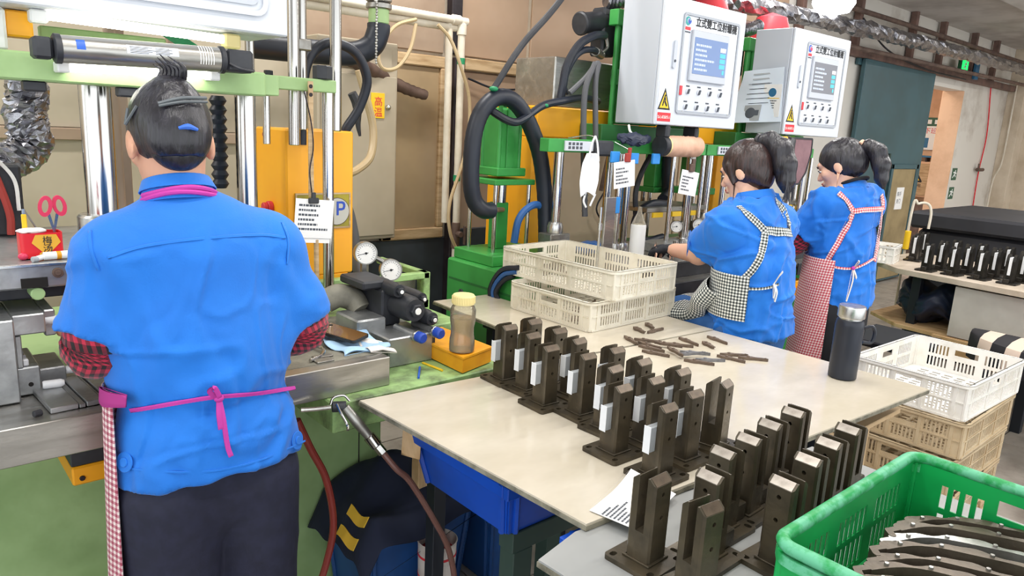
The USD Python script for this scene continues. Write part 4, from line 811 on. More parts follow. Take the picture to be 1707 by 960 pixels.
def gauge(c, r, d, parent_thing=A, pipe=None):
    d = nrm(d); c = np.asarray(c, float); g = parent_thing('pressure_gauge', lathe([(r*.9, -.03), (r, -.026), (r, .0), (r*.98, .006), (r*.9, .006), (r*.9, .001), (.0, .001)], 32, c, d), 'steel_worn')
    parent_thing('dial', cyl(c+d*.001, c+d*.0022, r*.9, 28, 0), 'dial_white', g); x, y, _ = frame_of(d); up = np.array([0, 0, 1.]); sx = np.cross(up, d); sx = nrm(sx)
    parent_thing('dial_marks', cat(*[xf(prism(sbox(r*.62, -.0006, r*.78, .0006), .0005), c+d*.0022, sx*math.cos(t)+np.cross(d, sx)*math.sin(t), -sx*math.sin(t)+np.cross(d, sx)*math.cos(t)) for t in np.radians(np.linspace(-45, 225, 19))]), 'ink', g)
    parent_thing('needle', cat(xf(prism(Polygon([(-.2*r, -.001), (.7*r, -.0004), (.7*r, .0004), (-.2*r, .001)]), .0008), c+d*.0035, -sx*.98-np.cross(d, sx)*.2, np.cross(d, sx)*.98-sx*.2), cyl(c+d*.002, c+d*.005, r*.1, 12, 0)), 'ink_dark', g)
gauge((1.213, 2.1, 1.064), .038, (-.30, -.95, .05)); gauge((1.279, 2.05, 1.011), .037, (-.38, -.92, .12))
A('gauge_pipe', cat(tube([(1.213, 2.11, 1.03), (1.212, 2.11, .9), (1.205, 2.10, .87)], .0085), cyl((1.213, 2.11, .985), (1.213, 2.11, 1.03), .014, 6)), 'steel_worn'); A('gauge_link', tube([(1.228, 2.115, 1.05), (1.25, 2.1, 1.045), (1.275, 2.08, 1.03)], .0085), 'steel_worn'); A('red_tag', bx(1.226, 1.232, 2.10, 2.13, .93, .985, .001), 'rust_red')
# yellow hydraulic block under the bench, air gun bracket
yb2 = A('side_block', bx(.272, .42, 1.76, 1.95, .735, .775, .004), 'press_yellow'); A('side_block_gap', bx(.276, .41, 1.765, 1.95, .700, .735, .002), 'black_part', yb2); A('side_block_lower', bx(.276, .40, 1.76, 1.95, .655, .700, .004), 'press_yellow', yb2); A('side_bolt', cat(cyl((.29, 1.762, .755), (.29, 1.756, .755), .006, 8), cyl((.295, 1.762, .672), (.295, 1.756, .672), .006, 8)), 'dark_steel', yb2); A('side_bracket', bx(.24, .27, 1.78, 1.95, .735, .778, .003), 'press_green')
# control box of the near press
def control_box(name, label, x0, x1, z0, z1, y, logo, text=True, shut=False):
    t = Thing(name, label, 'control box', ((x0+x1)/2, y+.12, z0)); W, Hh = x1-x0, z1-z0
    t.part('case', bx(x0, x1, y+.018, y+.245, z0, z1, .004), 'cabinet_grey'); d = t.part('door', bx(x0, x1, y, y+.0165, z0, z1, .004), 'cabinet_white')
    if shut:
        rim = rrect(.55, .26, .03).difference(rrect(.525, .235, .02)); t.part('door_recess', xf(prism(rim, .004), (x1-.33, y-.004, z0+.17), (1, 0, 0), (0, 0, 1)), 'cabinet_white', d); t.part('door_window', xf(prism(rrect(.50, .21, .015), .002), (x1-.33, y-.002, z0+.17), (1, 0, 0), (0, 0, 1)), 'cabinet_grey', d)
        return t
    def q(u, w): return (x0+u*W, y, z0+w*Hh)
    fx0, fx1, fz0, fz1 = x0+.215*W, x1-.085*W, z0+.10*Hh, z0+.90*Hh
    t.part('panel_recess', xf(prism(rrect(fx1-fx0, fz1-fz0, .02).difference(rrect(fx1-fx0-.022, fz1-fz0-.022, .012)), .006), ((fx0+fx1)/2, y-.0005, (fz0+fz1)/2), (1, 0, 0), (0, 0, 1)), 'seal_grey', d)
    t.part('panel', bx(fx0+.014, fx1-.014, y-.003, y-.0005, fz0+.014, fz1-.014, .001), 'cabinet_white', d)
    s = t.part('screen', bx(x0+.315*W, x0+.765*W, y-.018, y-.003, z0+.37*Hh, z0+.775*Hh, .004), 'cabinet_grey'); sx0, sx1, sz0, sz1 = x0+.335*W, x0+.745*W, z0+.43*Hh, z0+.72*Hh
    t.part('display', bx(sx0, sx1, y-.0195, y-.017, sz0, sz1, .0005), logo['lcd'], s, label='lit blue grey display')
    t.part('display_text', xf(scribble((sx1-sx0)*.62, (sz1-sz0)*.8, 6, logo['seed'], .5, .95, .0004), (sx0+.012, y-.0196, sz0+.01), (1, 0, 0), (0, 0, 1)), 'lcd_text', s)
    for r in range(5): t.part('display_key', bx(sx1-.058 if r else sx1-.03, sx1-.012, y-.0202, y-.0194, sz0+.012+.026*r, sz0+.032+.026*r, .0002), 'lcd_key' if r < 4 else 'lcd_pale', s)
    for r in range(2):
        for c in range(4):
            x, z = x0+(.335+.135*c-.012*r)*W, z0+(.285-.125*r)*Hh
            k = t.part('switch', cyl((x, y-.003, z), (x, y-.007, z), .0135, 16), 'cabinet_white'); t.part('switch_lever', xf(prism(rrect(.007, .024, .003), .008), (x, y-.007, z), nrm((.9, 0, -.35)), nrm((.35, 0, .9))), 'ink', k)
            t.part('switch_label', bx(x-.014, x+.014, y-.0036, y-.0029, z+.021, z+.028, .0001), 'ink', k)
    t.part('red_switch', bx(x0+.232*W, x0+.262*W, y-.010, y-.003, z0+.25*Hh, z0+.325*Hh, .002), 'red_paint', label='red rocker switch')
    hx = x0+.145*W; hd = t.part('handle', xf(prism(rrect(.022, .125, .011), .009), (hx, y, z0+.56*Hh), (1, 0, 0), (0, 0, 1)), 'cabinet_grey'); t.part('lock', cyl((hx, y-.009, z0+.51*Hh), (hx, y-.013, z0+.51*Hh), .006, 12), 'ink', hd)
    wx, wz = x0+.085*W, z0+.205*Hh; tri = Polygon([(-.046, -.048), (.046, -.048), (0, .05)])
    wg = t.part('warning_label', bx(x0+.012*W, x0+.175*W, y-.0012, y-.0002, z0+.01*Hh, z0+.345*Hh, .0002), 'cabinet_white'); t.part('warning_triangle', xf(prism(tri, .0006), (wx, y-.0012, wz), (1, 0, 0), (0, 0, 1)), 'sign_black', wg); t.part('warning_field', xf(prism(tri.buffer(-.0075), .0006), (wx, y-.0017, wz), (1, 0, 0), (0, 0, 1)), 'sign_yellow', wg)
    t.part('warning_mark', cat(*[xf(prism(p, .0005), (wx, y-.0023, wz), (1, 0, 0), (0, 0, 1)) for p in (LineString([(-.012, -.028), (0, .01), (.006, -.004)]).buffer(.004), LineString([(.004, -.012), (.016, -.028)]).buffer(.005), Point(.002, .016).buffer(.005))]), 'sign_black', wg)
    t.part('red_label', bx(x0+.02*W, x0+.168*W, y-.0022, y-.0012, z0+.028*Hh, z0+.098*Hh, .0002), 'red_print', wg); t.part('label_text', text_at('当心机械伤人', .0135, (x0+.094*W, y-.0023, z0+.052*Hh), (1, 0, 0), (0, 0, 1), .0004, center=True), 'dial_white', wg)
    t.part('title_text', text_at('立式雙工位射蠟機', .036, (x0+.355*W, y-.0031, z0+.815*Hh), (1, 0, 0), (0, 0, 1), .0008, bold=True), 'ink_dark')
    lx, lz = x0+.265*W, z0+.815*Hh; lg = t.part('maker_mark', xf(prism(Point(0, .012).buffer(.02).difference(Point(.006, .014).buffer(.012)), .0008), (lx, y-.003, lz), (1, 0, 0), (0, 0, 1)), logo['a'])
    t.part('mark_wing', xf(prism(Point(.012, .012).buffer(.012).difference(Point(.016, .02).buffer(.006)), .0008), (lx, y-.0035, lz), (1, 0, 0), (0, 0, 1)), logo['b'], lg); t.part('mark_bar', bx(lx-.022, lx+.024, y-.0036, y-.003, lz-.028, lz-.014, .0002), 'red_print', lg); t.part('mark_line', bx(lx-.024, lx+.024, y-.0036, y-.003, lz-.040, lz-.034, .0002), 'ink', lg)
    for u, w in ((.56, .875), (.30, .12), (.88, .12), (.88, .86), (.92, .5), (.58, .12)): t.part('screw', cyl(q(u, w), np.array(q(u, w))+[0, -.004, 0], .004, 8), 'steel')
    return t
usdkit.material(stage, '/World/Looks/lcd_blue', {'p': ('principled_bsdf', dict(base_color=lin('#7289b4'), roughness=.25, emission_color=lin('#7f9fd6'), emission_strength=.10))}, [], surface='p.BSDF'); MATS['lcd_blue'] = UsdShade.Material.Get(stage, '/World/Looks/lcd_blue')
usdkit.material(stage, '/World/Looks/lcd_grey', {'p': ('principled_bsdf', dict(base_color=lin('#7d8088'), roughness=.25, emission_color=lin('#80889a'), emission_strength=.08))}, [], surface='p.BSDF'); MATS['lcd_grey'] = UsdShade.Material.Get(stage, '/World/Looks/lcd_grey')
mat('lcd_text', '#c8d6ee', .5); mat('lcd_key', '#5cc3d8', .5); mat('lcd_pale', '#e8ecf4', .5); mat('mark_teal', '#2d9a9a', .5); mat('mark_blue', '#2f56b8', .5); mat('mark_rose', '#c8406a', .5)
control_box('control_box', 'pale blue grey cabinet over the near press, cut off by the picture top', .05, .862, 1.694, 2.25, 1.90, {}, shut=True)
control_box('control_box', 'white control box with bluish screen over the seated worker\'s press', 2.783, 3.447, 1.540, 2.112, 2.2, dict(lcd='lcd_blue', seed=1, a='mark_teal', b='mark_blue'))
control_box('control_box', 'white control box with grey screen and a paper sheet on its side', 3.945, 4.612, 1.531, 2.110, 2.2, dict(lcd='lcd_grey', seed=2, a='mark_blue', b='mark_rose'))
# work lamp of the near press
wl = Thing('tube_work_lamp', 'silver cylindrical work lamp with black ends in front of the green beam', 'lamp', (.5, 1.87, 1.60)); l0, l1 = np.array([.335, 1.868, 1.609]), np.array([.668, 1.868, 1.618]); ld = nrm(l1-l0)
wl.part('shell', cyl(l0, l1, .029, 36, .0005), 'brushed'); wl.part('end_cap', lathe([(.026, 0), (.031, .003), (.031, .014), (.026, .016)], 32, l0-ld*.012, ld), 'black_part'); wl.part('end_cap', lathe([(.028, 0), (.032, .003), (.032, .012), (.028, .014)], 32, l1, ld), 'black_part'); wl.part('mount', bx(.285, .322, 1.85, 1.90, 1.585, 1.63, .006), 'black_part'); wl.part('mount', bx(.684, .75, 1.85, 1.92, 1.592, 1.645, .006), 'black_part'); wl.part('cable', tube([(.69, 1.85, 1.61), (.71, 1.835, 1.60), (.74, 1.84, 1.597), (.76, 1.88, 1.60)], .004, n=6), 'black_part')
def on_shell(a0, a1, s0, s1, m, name, lab=None):
    x, y, d = np.array([0, -1., 0]), nrm(np.cross(ld, [0, -1., 0])), ld; g = np.array([[l0+ld*s+(x*math.cos(a)-y*math.sin(a))*.0294 for a in np.linspace(a0, a1, 7)] for s in (s0, s1)])
    return wl.part(name, sheet(g, .0005)[0], m, label=lab)
mat('sticker_blue', '#2a62c8', .4); on_shell(.0, .75, .028, .045, 'sticker_blue', 'blue_sticker'); on_shell(-.05, .62, .125, .235, 'cabinet_white', 'white_label')
for r in range(5): on_shell(.02+.11*r, .06+.11*r, .132, .17+.008*(r % 3), 'ink', 'label_line'); on_shell(.02+.11*r, .06+.11*r, .185, .215+.006*(r % 2), 'ink', 'label_line')
for r in range(6): on_shell(-.5, 1.2, .283+.006*r, .285+.006*r, 'dial_white', 'printed_band')
ft = Thing('fluorescent_tube', 'glowing white fluorescent tube above the silver work lamp', 'lamp', (.55, 1.97, 1.67)); ft.part('tube', cyl((.33, 1.97, 1.684), (.72, 1.97, 1.676), .011, 16), 'tube_glow'); ft.part('socket', bx(.30, .335, 1.955, 1.99, 1.665, 1.693, .004), 'white_plastic'); ft.part('socket', bx(.72, .76, 1.955, 1.99, 1.655, 1.690, .004), 'lid_cream')
fu = Thing('fluorescent_tube', 'bright white fluorescent tube hidden behind the silver work lamp, lighting the green beam', 'lamp', (.5, 1.91, 1.57)); fu.part('tube', cyl((.36, 1.918, 1.574), (.66, 1.918, 1.582), .010, 16), 'tube_bright'); fu.part('socket', bx(.335, .36, 1.90, 1.95, 1.562, 1.586, .003), 'white_plastic'); fu.part('socket', bx(.66, .685, 1.90, 1.95, 1.570, 1.594, .003), 'white_plastic')
# things hung on the near press
hs = Thing('hanging_strip', 'pale strip hanging from the press beam with a wire along it', 'strip', (1.05, 2.168, 1.27)); hs.part('strip', bx(1.045, 1.062, 2.165, 2.170, 1.245, 1.60, .001), 'frame_wood'); hs.part('wire', tube([(1.03, 2.162, 1.57), (1.05, 2.158, 1.48), (1.058, 2.16, 1.40), (1.046, 2.16, 1.33), (1.052, 2.16, 1.26)], .002, n=5), 'dark_steel'); hs.part('eyelet', cat(cyl((1.053, 2.165, 1.585), (1.053, 2.162, 1.585), .006, 10), cyl((1.053, 2.165, 1.56), (1.053, 2.162, 1.56), .006, 10)), 'dark_steel')
ns_ = Thing('clipped_note', 'white handwritten sheets in a black binder clip before the yellow housing', 'paper', (1.05, 2.15, 1.1)); X_ = nrm((.99, .02, -.09)); Y_ = nrm((.08, 0, 1)); o_ = np.array([.984, 2.150, 1.123])
ns_.part('sheet', xf(prism(sbox(0, 0, .132, .123), .0008), o_, X_, Y_), 'paper'); ns_.part('back_sheet', xf(prism(sbox(.01, -.016, .128, .1), .0008), o_+[0, .003, 0], X_, Y_), 'paper'); ns_.part('writing', xf(scribble(.11, .09, 6, 8, .5, .95), o_+X_*.012+Y_*.02-[0, .0009, 0], X_, Y_), 'ink'); ns_.part('binder_clip', cat(cb((1.052, 2.148, 1.236), (.034, .012, .018), .003), cb((1.052, 2.148, 1.252), (.014, .008, .02), .003)), 'black_part'); ns_.part('thin_rod', cyl((1.068, 2.16, .90), (1.066, 2.16, 1.11), .008, 10), 'frame_wood')
single('black_hose', 'black printed hydraulic hose looping over the near press housing', 'hose', tube([(1.113, 2.36, 1.40), (1.117, 2.36, 1.55), (1.14, 2.36, 1.675), (1.215, 2.37, 1.738), (1.32, 2.38, 1.722), (1.378, 2.39, 1.635), (1.36, 2.41, 1.535), (1.32, 2.43, 1.46), (1.315, 2.44, 1.43)], .017, n=14), 'rubber')
hf = Thing('hose_fitting', 'tan taped end of the black looping hose beside the yellow housing', 'fitting', (1.318, 2.44, 1.38)); hf.part('sleeve', cyl((1.322, 2.44, 1.37), (1.32, 2.44, 1.436), .021, 16), 'casting'); hf.part('tip', cyl((1.322, 2.44, 1.335), (1.322, 2.44, 1.37), .013, 12), 'casting')
eb = Thing('elbow_pipe', 'thick black taped elbow pipe with clamped green neck', 'pipe', (1.56, 2.66, 1.7)); eb.part('taped_pipe', tube([(1.10, 2.75, 1.735), (1.3, 2.72, 1.735), (1.47, 2.68, 1.74), (1.55, 2.66, 1.775), (1.575, 2.65, 1.83), (1.578, 2.65, 1.86)], .045, n=18), 'rubber'); eb.part('neck', cyl((1.578, 2.65, 1.86), (1.578, 2.65, 1.925), .040, 22), 'press_green'); eb.part('coupling', cat(*[lathe([(.045, 0), (.05, .004), (.05, .02), (.045, .024)], 24, (1.578, 2.65, 1.915+.027*i)) for i in range(3)]), 'steel_worn'); eb.part('upper_pipe', cyl((1.578, 2.65, 1.99), (1.578, 2.65, 2.5), .047, 22), 'pvc'); eb.part('clamp_screw', cyl((1.535, 2.60, 1.935), (1.535, 2.60, 1.96), .008, 8), 'steel')
eb.part('chain', cat(*[ball((1.532+.002*(i % 2), 2.59, 1.93-.0105*i), .0055, (1, .5, 1.1), 1) for i in range(22)]), 'steel_worn', label='small steel chain')
cb_ = Thing('wall_cabinet', 'beige steel wall cabinet behind the looping hose', 'cabinet', (1.75, 3.3, .6)); cb_.part('case', bx(1.60, 2.03, 3.22, 3.378, .90, 1.86, .006), 'pale_board'); cb_.part('door', bx(1.615, 2.015, 3.205, 3.22, .92, 1.70, .004), 'pale_board'); cb_.part('knob', ball((1.965, 3.20, 1.555), .014), 'steel'); cb_.part('upper_door', bx(1.66, 1.99, 3.212, 3.22, 1.735, 1.83, .003), 'pale_board')
cb_.part('warning_label', bx(1.87, 1.945, 3.2, 3.2055, 1.50, 1.62, .001), 'sign_yellow', label='yellow label with red characters'); cb_.part('label_text', cat(text_at('高', .04, (1.885, 3.1998, 1.562), (1, 0, 0), (0, 0, 1)), text_at('温', .04, (1.885, 3.1998, 1.512), (1, 0, 0), (0, 0, 1))), 'red_print')
single('black_handle_tool', 'black lever hanging down in front of the wall cabinet', 'tool', tube([(1.60, 2.9, 1.60), (1.625, 2.9, 1.55), (1.63, 2.9, 1.47), (1.64, 2.9, 1.42)], [.02, .022, .012, .006], n=8), 'black_part')
wp = Thing('water_pipe', 'cream plastic water pipe turning down the wall beside the dark post', 'pipe', (2.3, 3.1, .8)); wp.part('pipe', tube([(.9, 3.12, 2.0), (2.25, 3.12, 2.0), (2.318, 3.12, 1.995), (2.335, 3.12, 1.98), (2.338, 3.12, 1.9), (2.345, 3.12, .98)], .019, n=16, k=3), 'pvc'); wp.part('pipe_pair', tube([(.9, 3.14, 1.965), (2.2, 3.14, 1.965), (2.262, 3.14, 1.96), (2.275, 3.14, 1.93), (2.285, 3.14, .98)], .019, n=16, k=3), 'pvc'); wp.part('elbow', cat(cyl((2.275, 3.12, 2.0), (2.325, 3.12, 2.0), .025, 16), cyl((2.338, 3.12, 1.93), (2.338, 3.12, 1.985), .025, 16)), 'pvc')
for z in (1.79, 1.20): wp.part('green_band', cyl((2.34, 3.12, z), (2.34, 3.12, z+.03), .0205, 16, 0), 'green_tape')
wp.part('valve', cat(cyl((2.345, 3.12, .84), (2.345, 3.12, .98), .023, 12), cyl((2.345, 3.07, .92), (2.345, 3.13, .92), .016, 10), cyl((2.39, 3.1, .86), (2.39, 3.1, .96), .008, 8)), 'rusty_pipe'); wp.part('lower_pipe', cyl((2.345, 3.12, .3), (2.345, 3.12, .84), .018, 14), 'pvc')
single('beige_hose', 'limp beige hose hanging from the elbow pipe to the press', 'hose', tube([(1.66, 2.95, 1.70), (1.70, 2.95, 1.58), (1.735, 2.95, 1.45), (1.71, 2.93, 1.33), (1.62, 2.9, 1.27), (1.50, 2.8, 1.26)], .018, n=10), 'clear_hose')
single('grey_duct_hose', 'fat grey hose rising behind the yellow housing', 'hose', tube([(1.36, 2.62, 1.19), (1.42, 2.62, 1.15), (1.45, 2.62, 1.05), (1.46, 2.6, .93), (1.46, 2.5, .78)], .024, n=12), 'rubber_grey')
single('taped_pipe', 'brown taped pipe slanting along the wall frame', 'pipe', tube([(1.66, 3.1, 1.77), (1.85, 3.2, 1.73), (2.1, 3.28, 1.66), (2.24, 3.28, 1.63)], [.035, .032, .03, .026], n=10, ripple=.06), 'rusty_pipe')
single('looped_tube', 'thin yellowish tube looping from the cream pipe', 'tube', tube([(2.05, 3.1, 1.97), (1.93, 3.1, 1.92), (1.85, 3.1, 1.80), (1.87, 3.1, 1.73), (1.95, 3.1, 1.74), (2.02, 3.1, 1.83), (2.05, 3.1, 1.95)], .009, n=8), 'clear_hose')
single('looped_tube', 'thin yellowish tube running down beside the cream pipe', 'tube', tube([(2.17, 3.09, 1.96), (2.24, 3.08, 1.9), (2.30, 3.07, 1.78), (2.375, 3.08, 1.6), (2.36, 3.08, 1.35), (2.25, 3.05, 1.1), (2.24, 3.03, .95), (2.30, 3.03, .83)], .009, n=8), 'clear_hose')
single('foil_pipe', 'crumpled foil wrapped pipe bending in the upper left corner', 'pipe', (lambda m: (m[0]+RNG.normal(0, .0035, m[0].shape), m[1]))(tube([(.36, 2.5, 1.62), (.362, 2.5, 1.52), (.352, 2.5, 1.45), (.36, 2.5, 1.38), (.31, 2.48, 1.335), (.2, 2.42, 1.31)], .052, n=26, k=10)), 'foil', smooth=15)
bs = Thing('black_bellows_post', 'black post with cables at the left edge behind the bench', 'post', (.26, 2.3, 1.153)); bs.part('post', bx(.21, .298, 2.26, 2.34, 1.153, 1.335, .006), 'black_part'); bs.part('cable', tube([(.20, 2.25, 1.42), (.235, 2.24, 1.33), (.262, 2.24, 1.22), (.262, 2.24, 1.16)], .009, n=8), 'rust_red'); bs.part('cable', tube([(.24, 2.25, 1.36), (.28, 2.25, 1.30), (.285, 2.25, 1.22)], .005, n=6), 'dial_white')
# ------------------------------------------------------------------ on the near bench
mat('tin_red', '#e0242f', .35); mat('tin_gold', '#e9b23a', .45); mat('scissor_pink', '#d8395c', .4); mat('cloth_blue', '#a9cbe8', .85, bump=.3, bscale=40); mat('phone_back', '#6b4c2a', .2, coat_weight=.5); mat('phone_edge', '#1c1a1a', .4); mat('white_cloth', '#e3dcd6', .9)
tn = Thing('red_tin', 'red tin with yellow diamond label and tools in it, on the upper platen', 'tin', (.275, 1.93, 1.1535)); ctr = np.array([.278, 1.925, 1.1535])
tn.part('tin_wall', (lambda P: prism(P.difference(P.buffer(-.002)), .058, 1.1535))(affinity.translate(rrect(.083, .05, .008), ctr[0], ctr[1])), 'tin_red'); tn.part('tin_bottom', prism(affinity.translate(rrect(.083, .05, .008), ctr[0], ctr[1]), .002, 1.1535), 'tin_red')
dm = xf(prism(Polygon([(0, -.026), (.028, .004), (.02, .022), (-.02, .022), (-.028, .004)]), .0008), (.286, 1.8995, 1.186), (1, 0, 0), (0, 0, 1)); lb = tn.part('label', dm, 'tin_gold'); tn.part('label_text', cat(text_at('梅', .016, (.2785, 1.8985, 1.1885), (1, 0, 0), (0, 0, 1)), text_at('汤', .016, (.2785, 1.8985, 1.1705), (1, 0, 0), (0, 0, 1))), 'ink_dark', lb); tn.part('bottom_badge', xf(prism(affinity.scale(Point(0, 0).buffer(.010), 1, .6), .0012), (.281, 1.8993, 1.164), (1, 0, 0), (0, 0, 1)), 'tin_gold', lb)
sc_ = Thing('scissors', 'pink handled scissors standing in the red tin', 'scissors', (.308, 1.93, 1.17))
for s in (-1, 1):
    R_ = affinity.rotate(affinity.scale(Point(0, 0).buffer(.019), .72, 1.25), s*10); h_ = sc_.part('handle_ring', xf(prism(R_.difference(affinity.scale(R_, .50, .62)), .007), (.308+s*.0145, 1.932+s*.003, 1.268), (1, 0, 0), (0, 0, 1)), 'scissor_pink'); sc_.part('blade', xf(prism(Polygon([(s*.006, .0), (s*.012, 0), (-s*.004, -.07), (-s*.008, -.07)]), .002), (.308, 1.93+s*.003, 1.25), (1, 0, 0), (0, 0, 1)), 'steel')
pn = Thing('yellow_cutter', 'yellow plastic cutter leaning in the red tin', 'cutter', (.25, 1.93, 1.16)); pn.part('body', bx(.248, .258, 1.935, 1.942, 1.157, 1.25, .002), 'sign_yellow'); pn.part('blade', bx(.25, .256, 1.937, 1.939, 1.25, 1.262, .0005), 'steel')
single('thin_rod', 'thin pale rod slanting out of the red tin', 'rod', tube([(.255, 1.95, 1.26), (.30, 1.935, 1.165)], .002, n=6), 'steel_worn')
ob = ball((.262, 1.92, 1.215), 1, (.03, .018, .006), 3); single('white_rag', 'crumpled white rag over the rim of the red tin', 'rag', (ob[0]+(meshkit.fbm(ob[0]*90, 3, 2)-.5)[:, None]*[.006, .006, .008], ob[1]), 'white_cloth')
gt = Thing('glue_tube', 'white tube of glue with orange band lying before the red tin', 'tube', (.30, 1.885, 1.1535)); gt.part('tube', cat(cyl((.275, 1.880, 1.163), (.325, 1.885, 1.163), .0092, 16), cyl((.262, 1.872, 1.160), (.276, 1.88, 1.162), .006, 12)), 'white_plastic'); gt.part('cap', cyl((.252, 1.868, 1.159), (.263, 1.873, 1.159), .0065, 12), 'liner_grey'); gt.part('band', cyl((.300, 1.8825, 1.163), (.309, 1.8834, 1.163), .0094, 16, 0), 'box_yellow')
single('pink_lump', 'small pink lump of wax by the foot of the red tin', 'lump', ball((.240, 1.90, 1.1615), 1, (.010, .008, .008)), 'scissor_pink')
md = Thing('metal_mold', 'big grey aluminium mould with white pins standing on the bench, left', 'mould', (.15, 1.9, .8605))
md.part('mold_block', bx(-.10, .200, 1.80, 2.0, .8605, 1.045, .003), 'alu'); md.part('mold_step', bx(.200, .262, 1.835, 2.0, 1.0, 1.045, .003), 'alu'); md.part('mold_cavity', bx(.203, .215, 1.84, 1.98, .925, .998, .002), 'alu'); md.part('mold_step', bx(.200, .245, 1.84, 2.0, .8605, .925, .003), 'alu'); md.part('mold_half', bx(.262, .285, 1.86, 2.0, .985, 1.045, .003), 'alu'); md.part('mold_step', bx(.245, .30, 1.875, 2.0, .8605, .905, .003), 'alu')
for p in ((.262, 1.865, 1.02), (.245, 1.83, .882), (.30, 1.89, .89)): md.part('guide_pin', lathe([(.008, 0), (.0095, .003), (.0095, .035), (.006, .042)], 16, p, (1, -.1, 0)), 'liner_white', label='white guide pin')
md.part('bolt_hole', cat(*[cyl((x, y+.001, z), (x, y-.001, z), .005, 12, 0) for x, y, z in ((.02, 1.80, 1.0), (.15, 1.80, .885), (.09, 1.80, .885), (.10, 1.80, .96), (.225, 1.84, .885))]), 'hole_dark')
for i in range(3): md.part('mold_tooth', bx(.206, .226, 1.85+.035*i, 1.87+.035*i, .925, .94, .002), 'liner_white')
mp = Thing('mold_plate', 'flat grey grooved mould plate lying on the bench left of the worker', 'plate', (.30, 1.80, .861)); R_ = math.radians(4)
for i, (a, b, z) in enumerate(((-.07, -.018, .012), (-.016, -.004, .009), (-.002, .028, .012), (.030, .036, .008), (.038, .07, .012))): mp.part('plate_rib', turn(bx(a, b, -.10, .095, 0, z, .0015), 4, o=(.30, 1.80, .861)), 'alu')
mp.part('plate_knob', cyl((.222, 1.705, .866), (.207, 1.70, .866), .007, 10), 'black_part')
P = np.array([[(.93+.15*u+.01*math.sin(9*v), 1.72+.17*v+.012*math.sin(7*u), .863+.012*abs(math.sin(6*u+2*v))*(.4+.6*v)+.004*math.sin(14*v)) for v in np.linspace(0, 1, 16)] for u in np.linspace(0, 1, 18)]); single('blue_cloth', 'pale blue cloth lying under the phone on the bench', 'cloth', sheet(P, .003)[0], 'cloth_blue', smooth=True)
P = np.array([[(1.0+.085*u+.01*v, 1.70+.10*v, .868-.03*max(0, u-.45)**1.0+.006*math.sin(8*v)) for v in np.linspace(0, 1, 10)] for u in np.linspace(0, 1, 10)]); single('white_rag', 'white rag hanging over the end of the bench beside the blue cloth', 'rag', sheet(P, .003)[0], 'white_cloth', smooth=True)
ph = Thing('phone', 'brown backed phone lying on the pale blue cloth', 'phone', (.975, 1.84, .885)); xp, yp_ = nrm((.4, -.92, -.08)), nrm((.92, .4, .06)); oq = np.array([.985, 1.84, .886]); ph.part('body', xf(prism(rrect(.145, .074, .01), .008), oq, xp, yp_), 'phone_edge'); ph.part('back', xf(prism(rrect(.138, .068, .008), .0008), oq+np.cross(xp, yp_)*.008, xp, yp_), 'phone_back'); ph.part('lens', xf(prism(Point(-.055, .02).buffer(.006), .0014), oq+np.cross(xp, yp_)*.008, xp, yp_), 'hole_dark')
hk_ = Thing('metal_hook', 'bent steel hook tool lying on the bench by the worker\'s right arm', 'tool', (.86, 1.8, .862)); hk_.part('rod', tube([(.83, 1.72, .867), (.88, 1.75, .868), (.90, 1.79, .873), (.885, 1.83, .868)], .005, n=8), 'chrome'); hk_.part('plates', cat(bx(.84, .89, 1.70, 1.73, .862, .866), bx(.85, .905, 1.735, 1.755, .862, .867)), 'steel_worn')
for nm, lab, a, b, m in (('blue_stick', 'small blue stick on the pale green deck', (1.13, 1.655, .7815), (1.185, 1.73, .7815), 'sticker_blue'), ('yellow_stick', 'small yellow tipped stick on the deck by the yellow box', (1.225, 1.67, .7815), (1.215, 1.76, .7815), 'sign_yellow')): single(nm, lab, 'stick', tube([a, b], .0035, n=6), m)
ag = Thing('air_gun', 'silver air blow gun hooked on the press edge by its nozzle', 'air gun', (.87, 1.57, .72)); g0, g1 = np.array([.858, 1.585, .775]), np.array([.905, 1.545, .70]); ag.part('body', tube([g0, (g0+g1)/2, g1], [.013, .014, .012], n=12), 'steel_worn'); ag.part('head', cyl((.83, 1.60, .778), g0+[.004, 0, .002], .014, 12), 'black_part'); ag.part('lever', tube([(.836, 1.585, .79), (.842, 1.572, .765), (.852, 1.56, .738), (.848, 1.55, .728)], .004, n=8), 'chrome'); ag.part('hook', tube([(.826, 1.60, .785), (.835, 1.60, .802), (.86, 1.595, .804), (.872, 1.585, .79)], .0035, n=8), 'chrome'); ag.part('nozzle', tube([(.83, 1.605, .775), (.79, 1.62, .774), (.76, 1.63, .775)], .006, n=8), 'chrome'); ag.part('coupling', cat(cyl(g1, g1+(g1-g0)*.35, .016, 14), cyl(g1+(g1-g0)*.35, g1+(g1-g0)*.62, .0125, 6)), 'chrome')
g2 = g1+(g1-g0)*.6
single('brown_hose', 'brownish air hose running from the air gun down past the table leg', 'hose', tube([g2, g2+(g1-g0)*.6, (.999, 1.49, .567), (1.06, 1.465, .45), (1.114, 1.46, .335), (1.135, 1.45, .2), (1.13, 1.44, .02)], .0085, n=10), 'brown_hose')
single('red_hose', 'dull red hose hanging down the green press behind the worker', 'hose', tube([(.80, 1.74, .70), (.838, 1.74, .608), (.885, 1.74, .50), (.907, 1.74, .357), (.885, 1.74, .24), (.84, 1.74, .12), (.80, 1.74, .012)], .0105, n=10), 'red_hose')
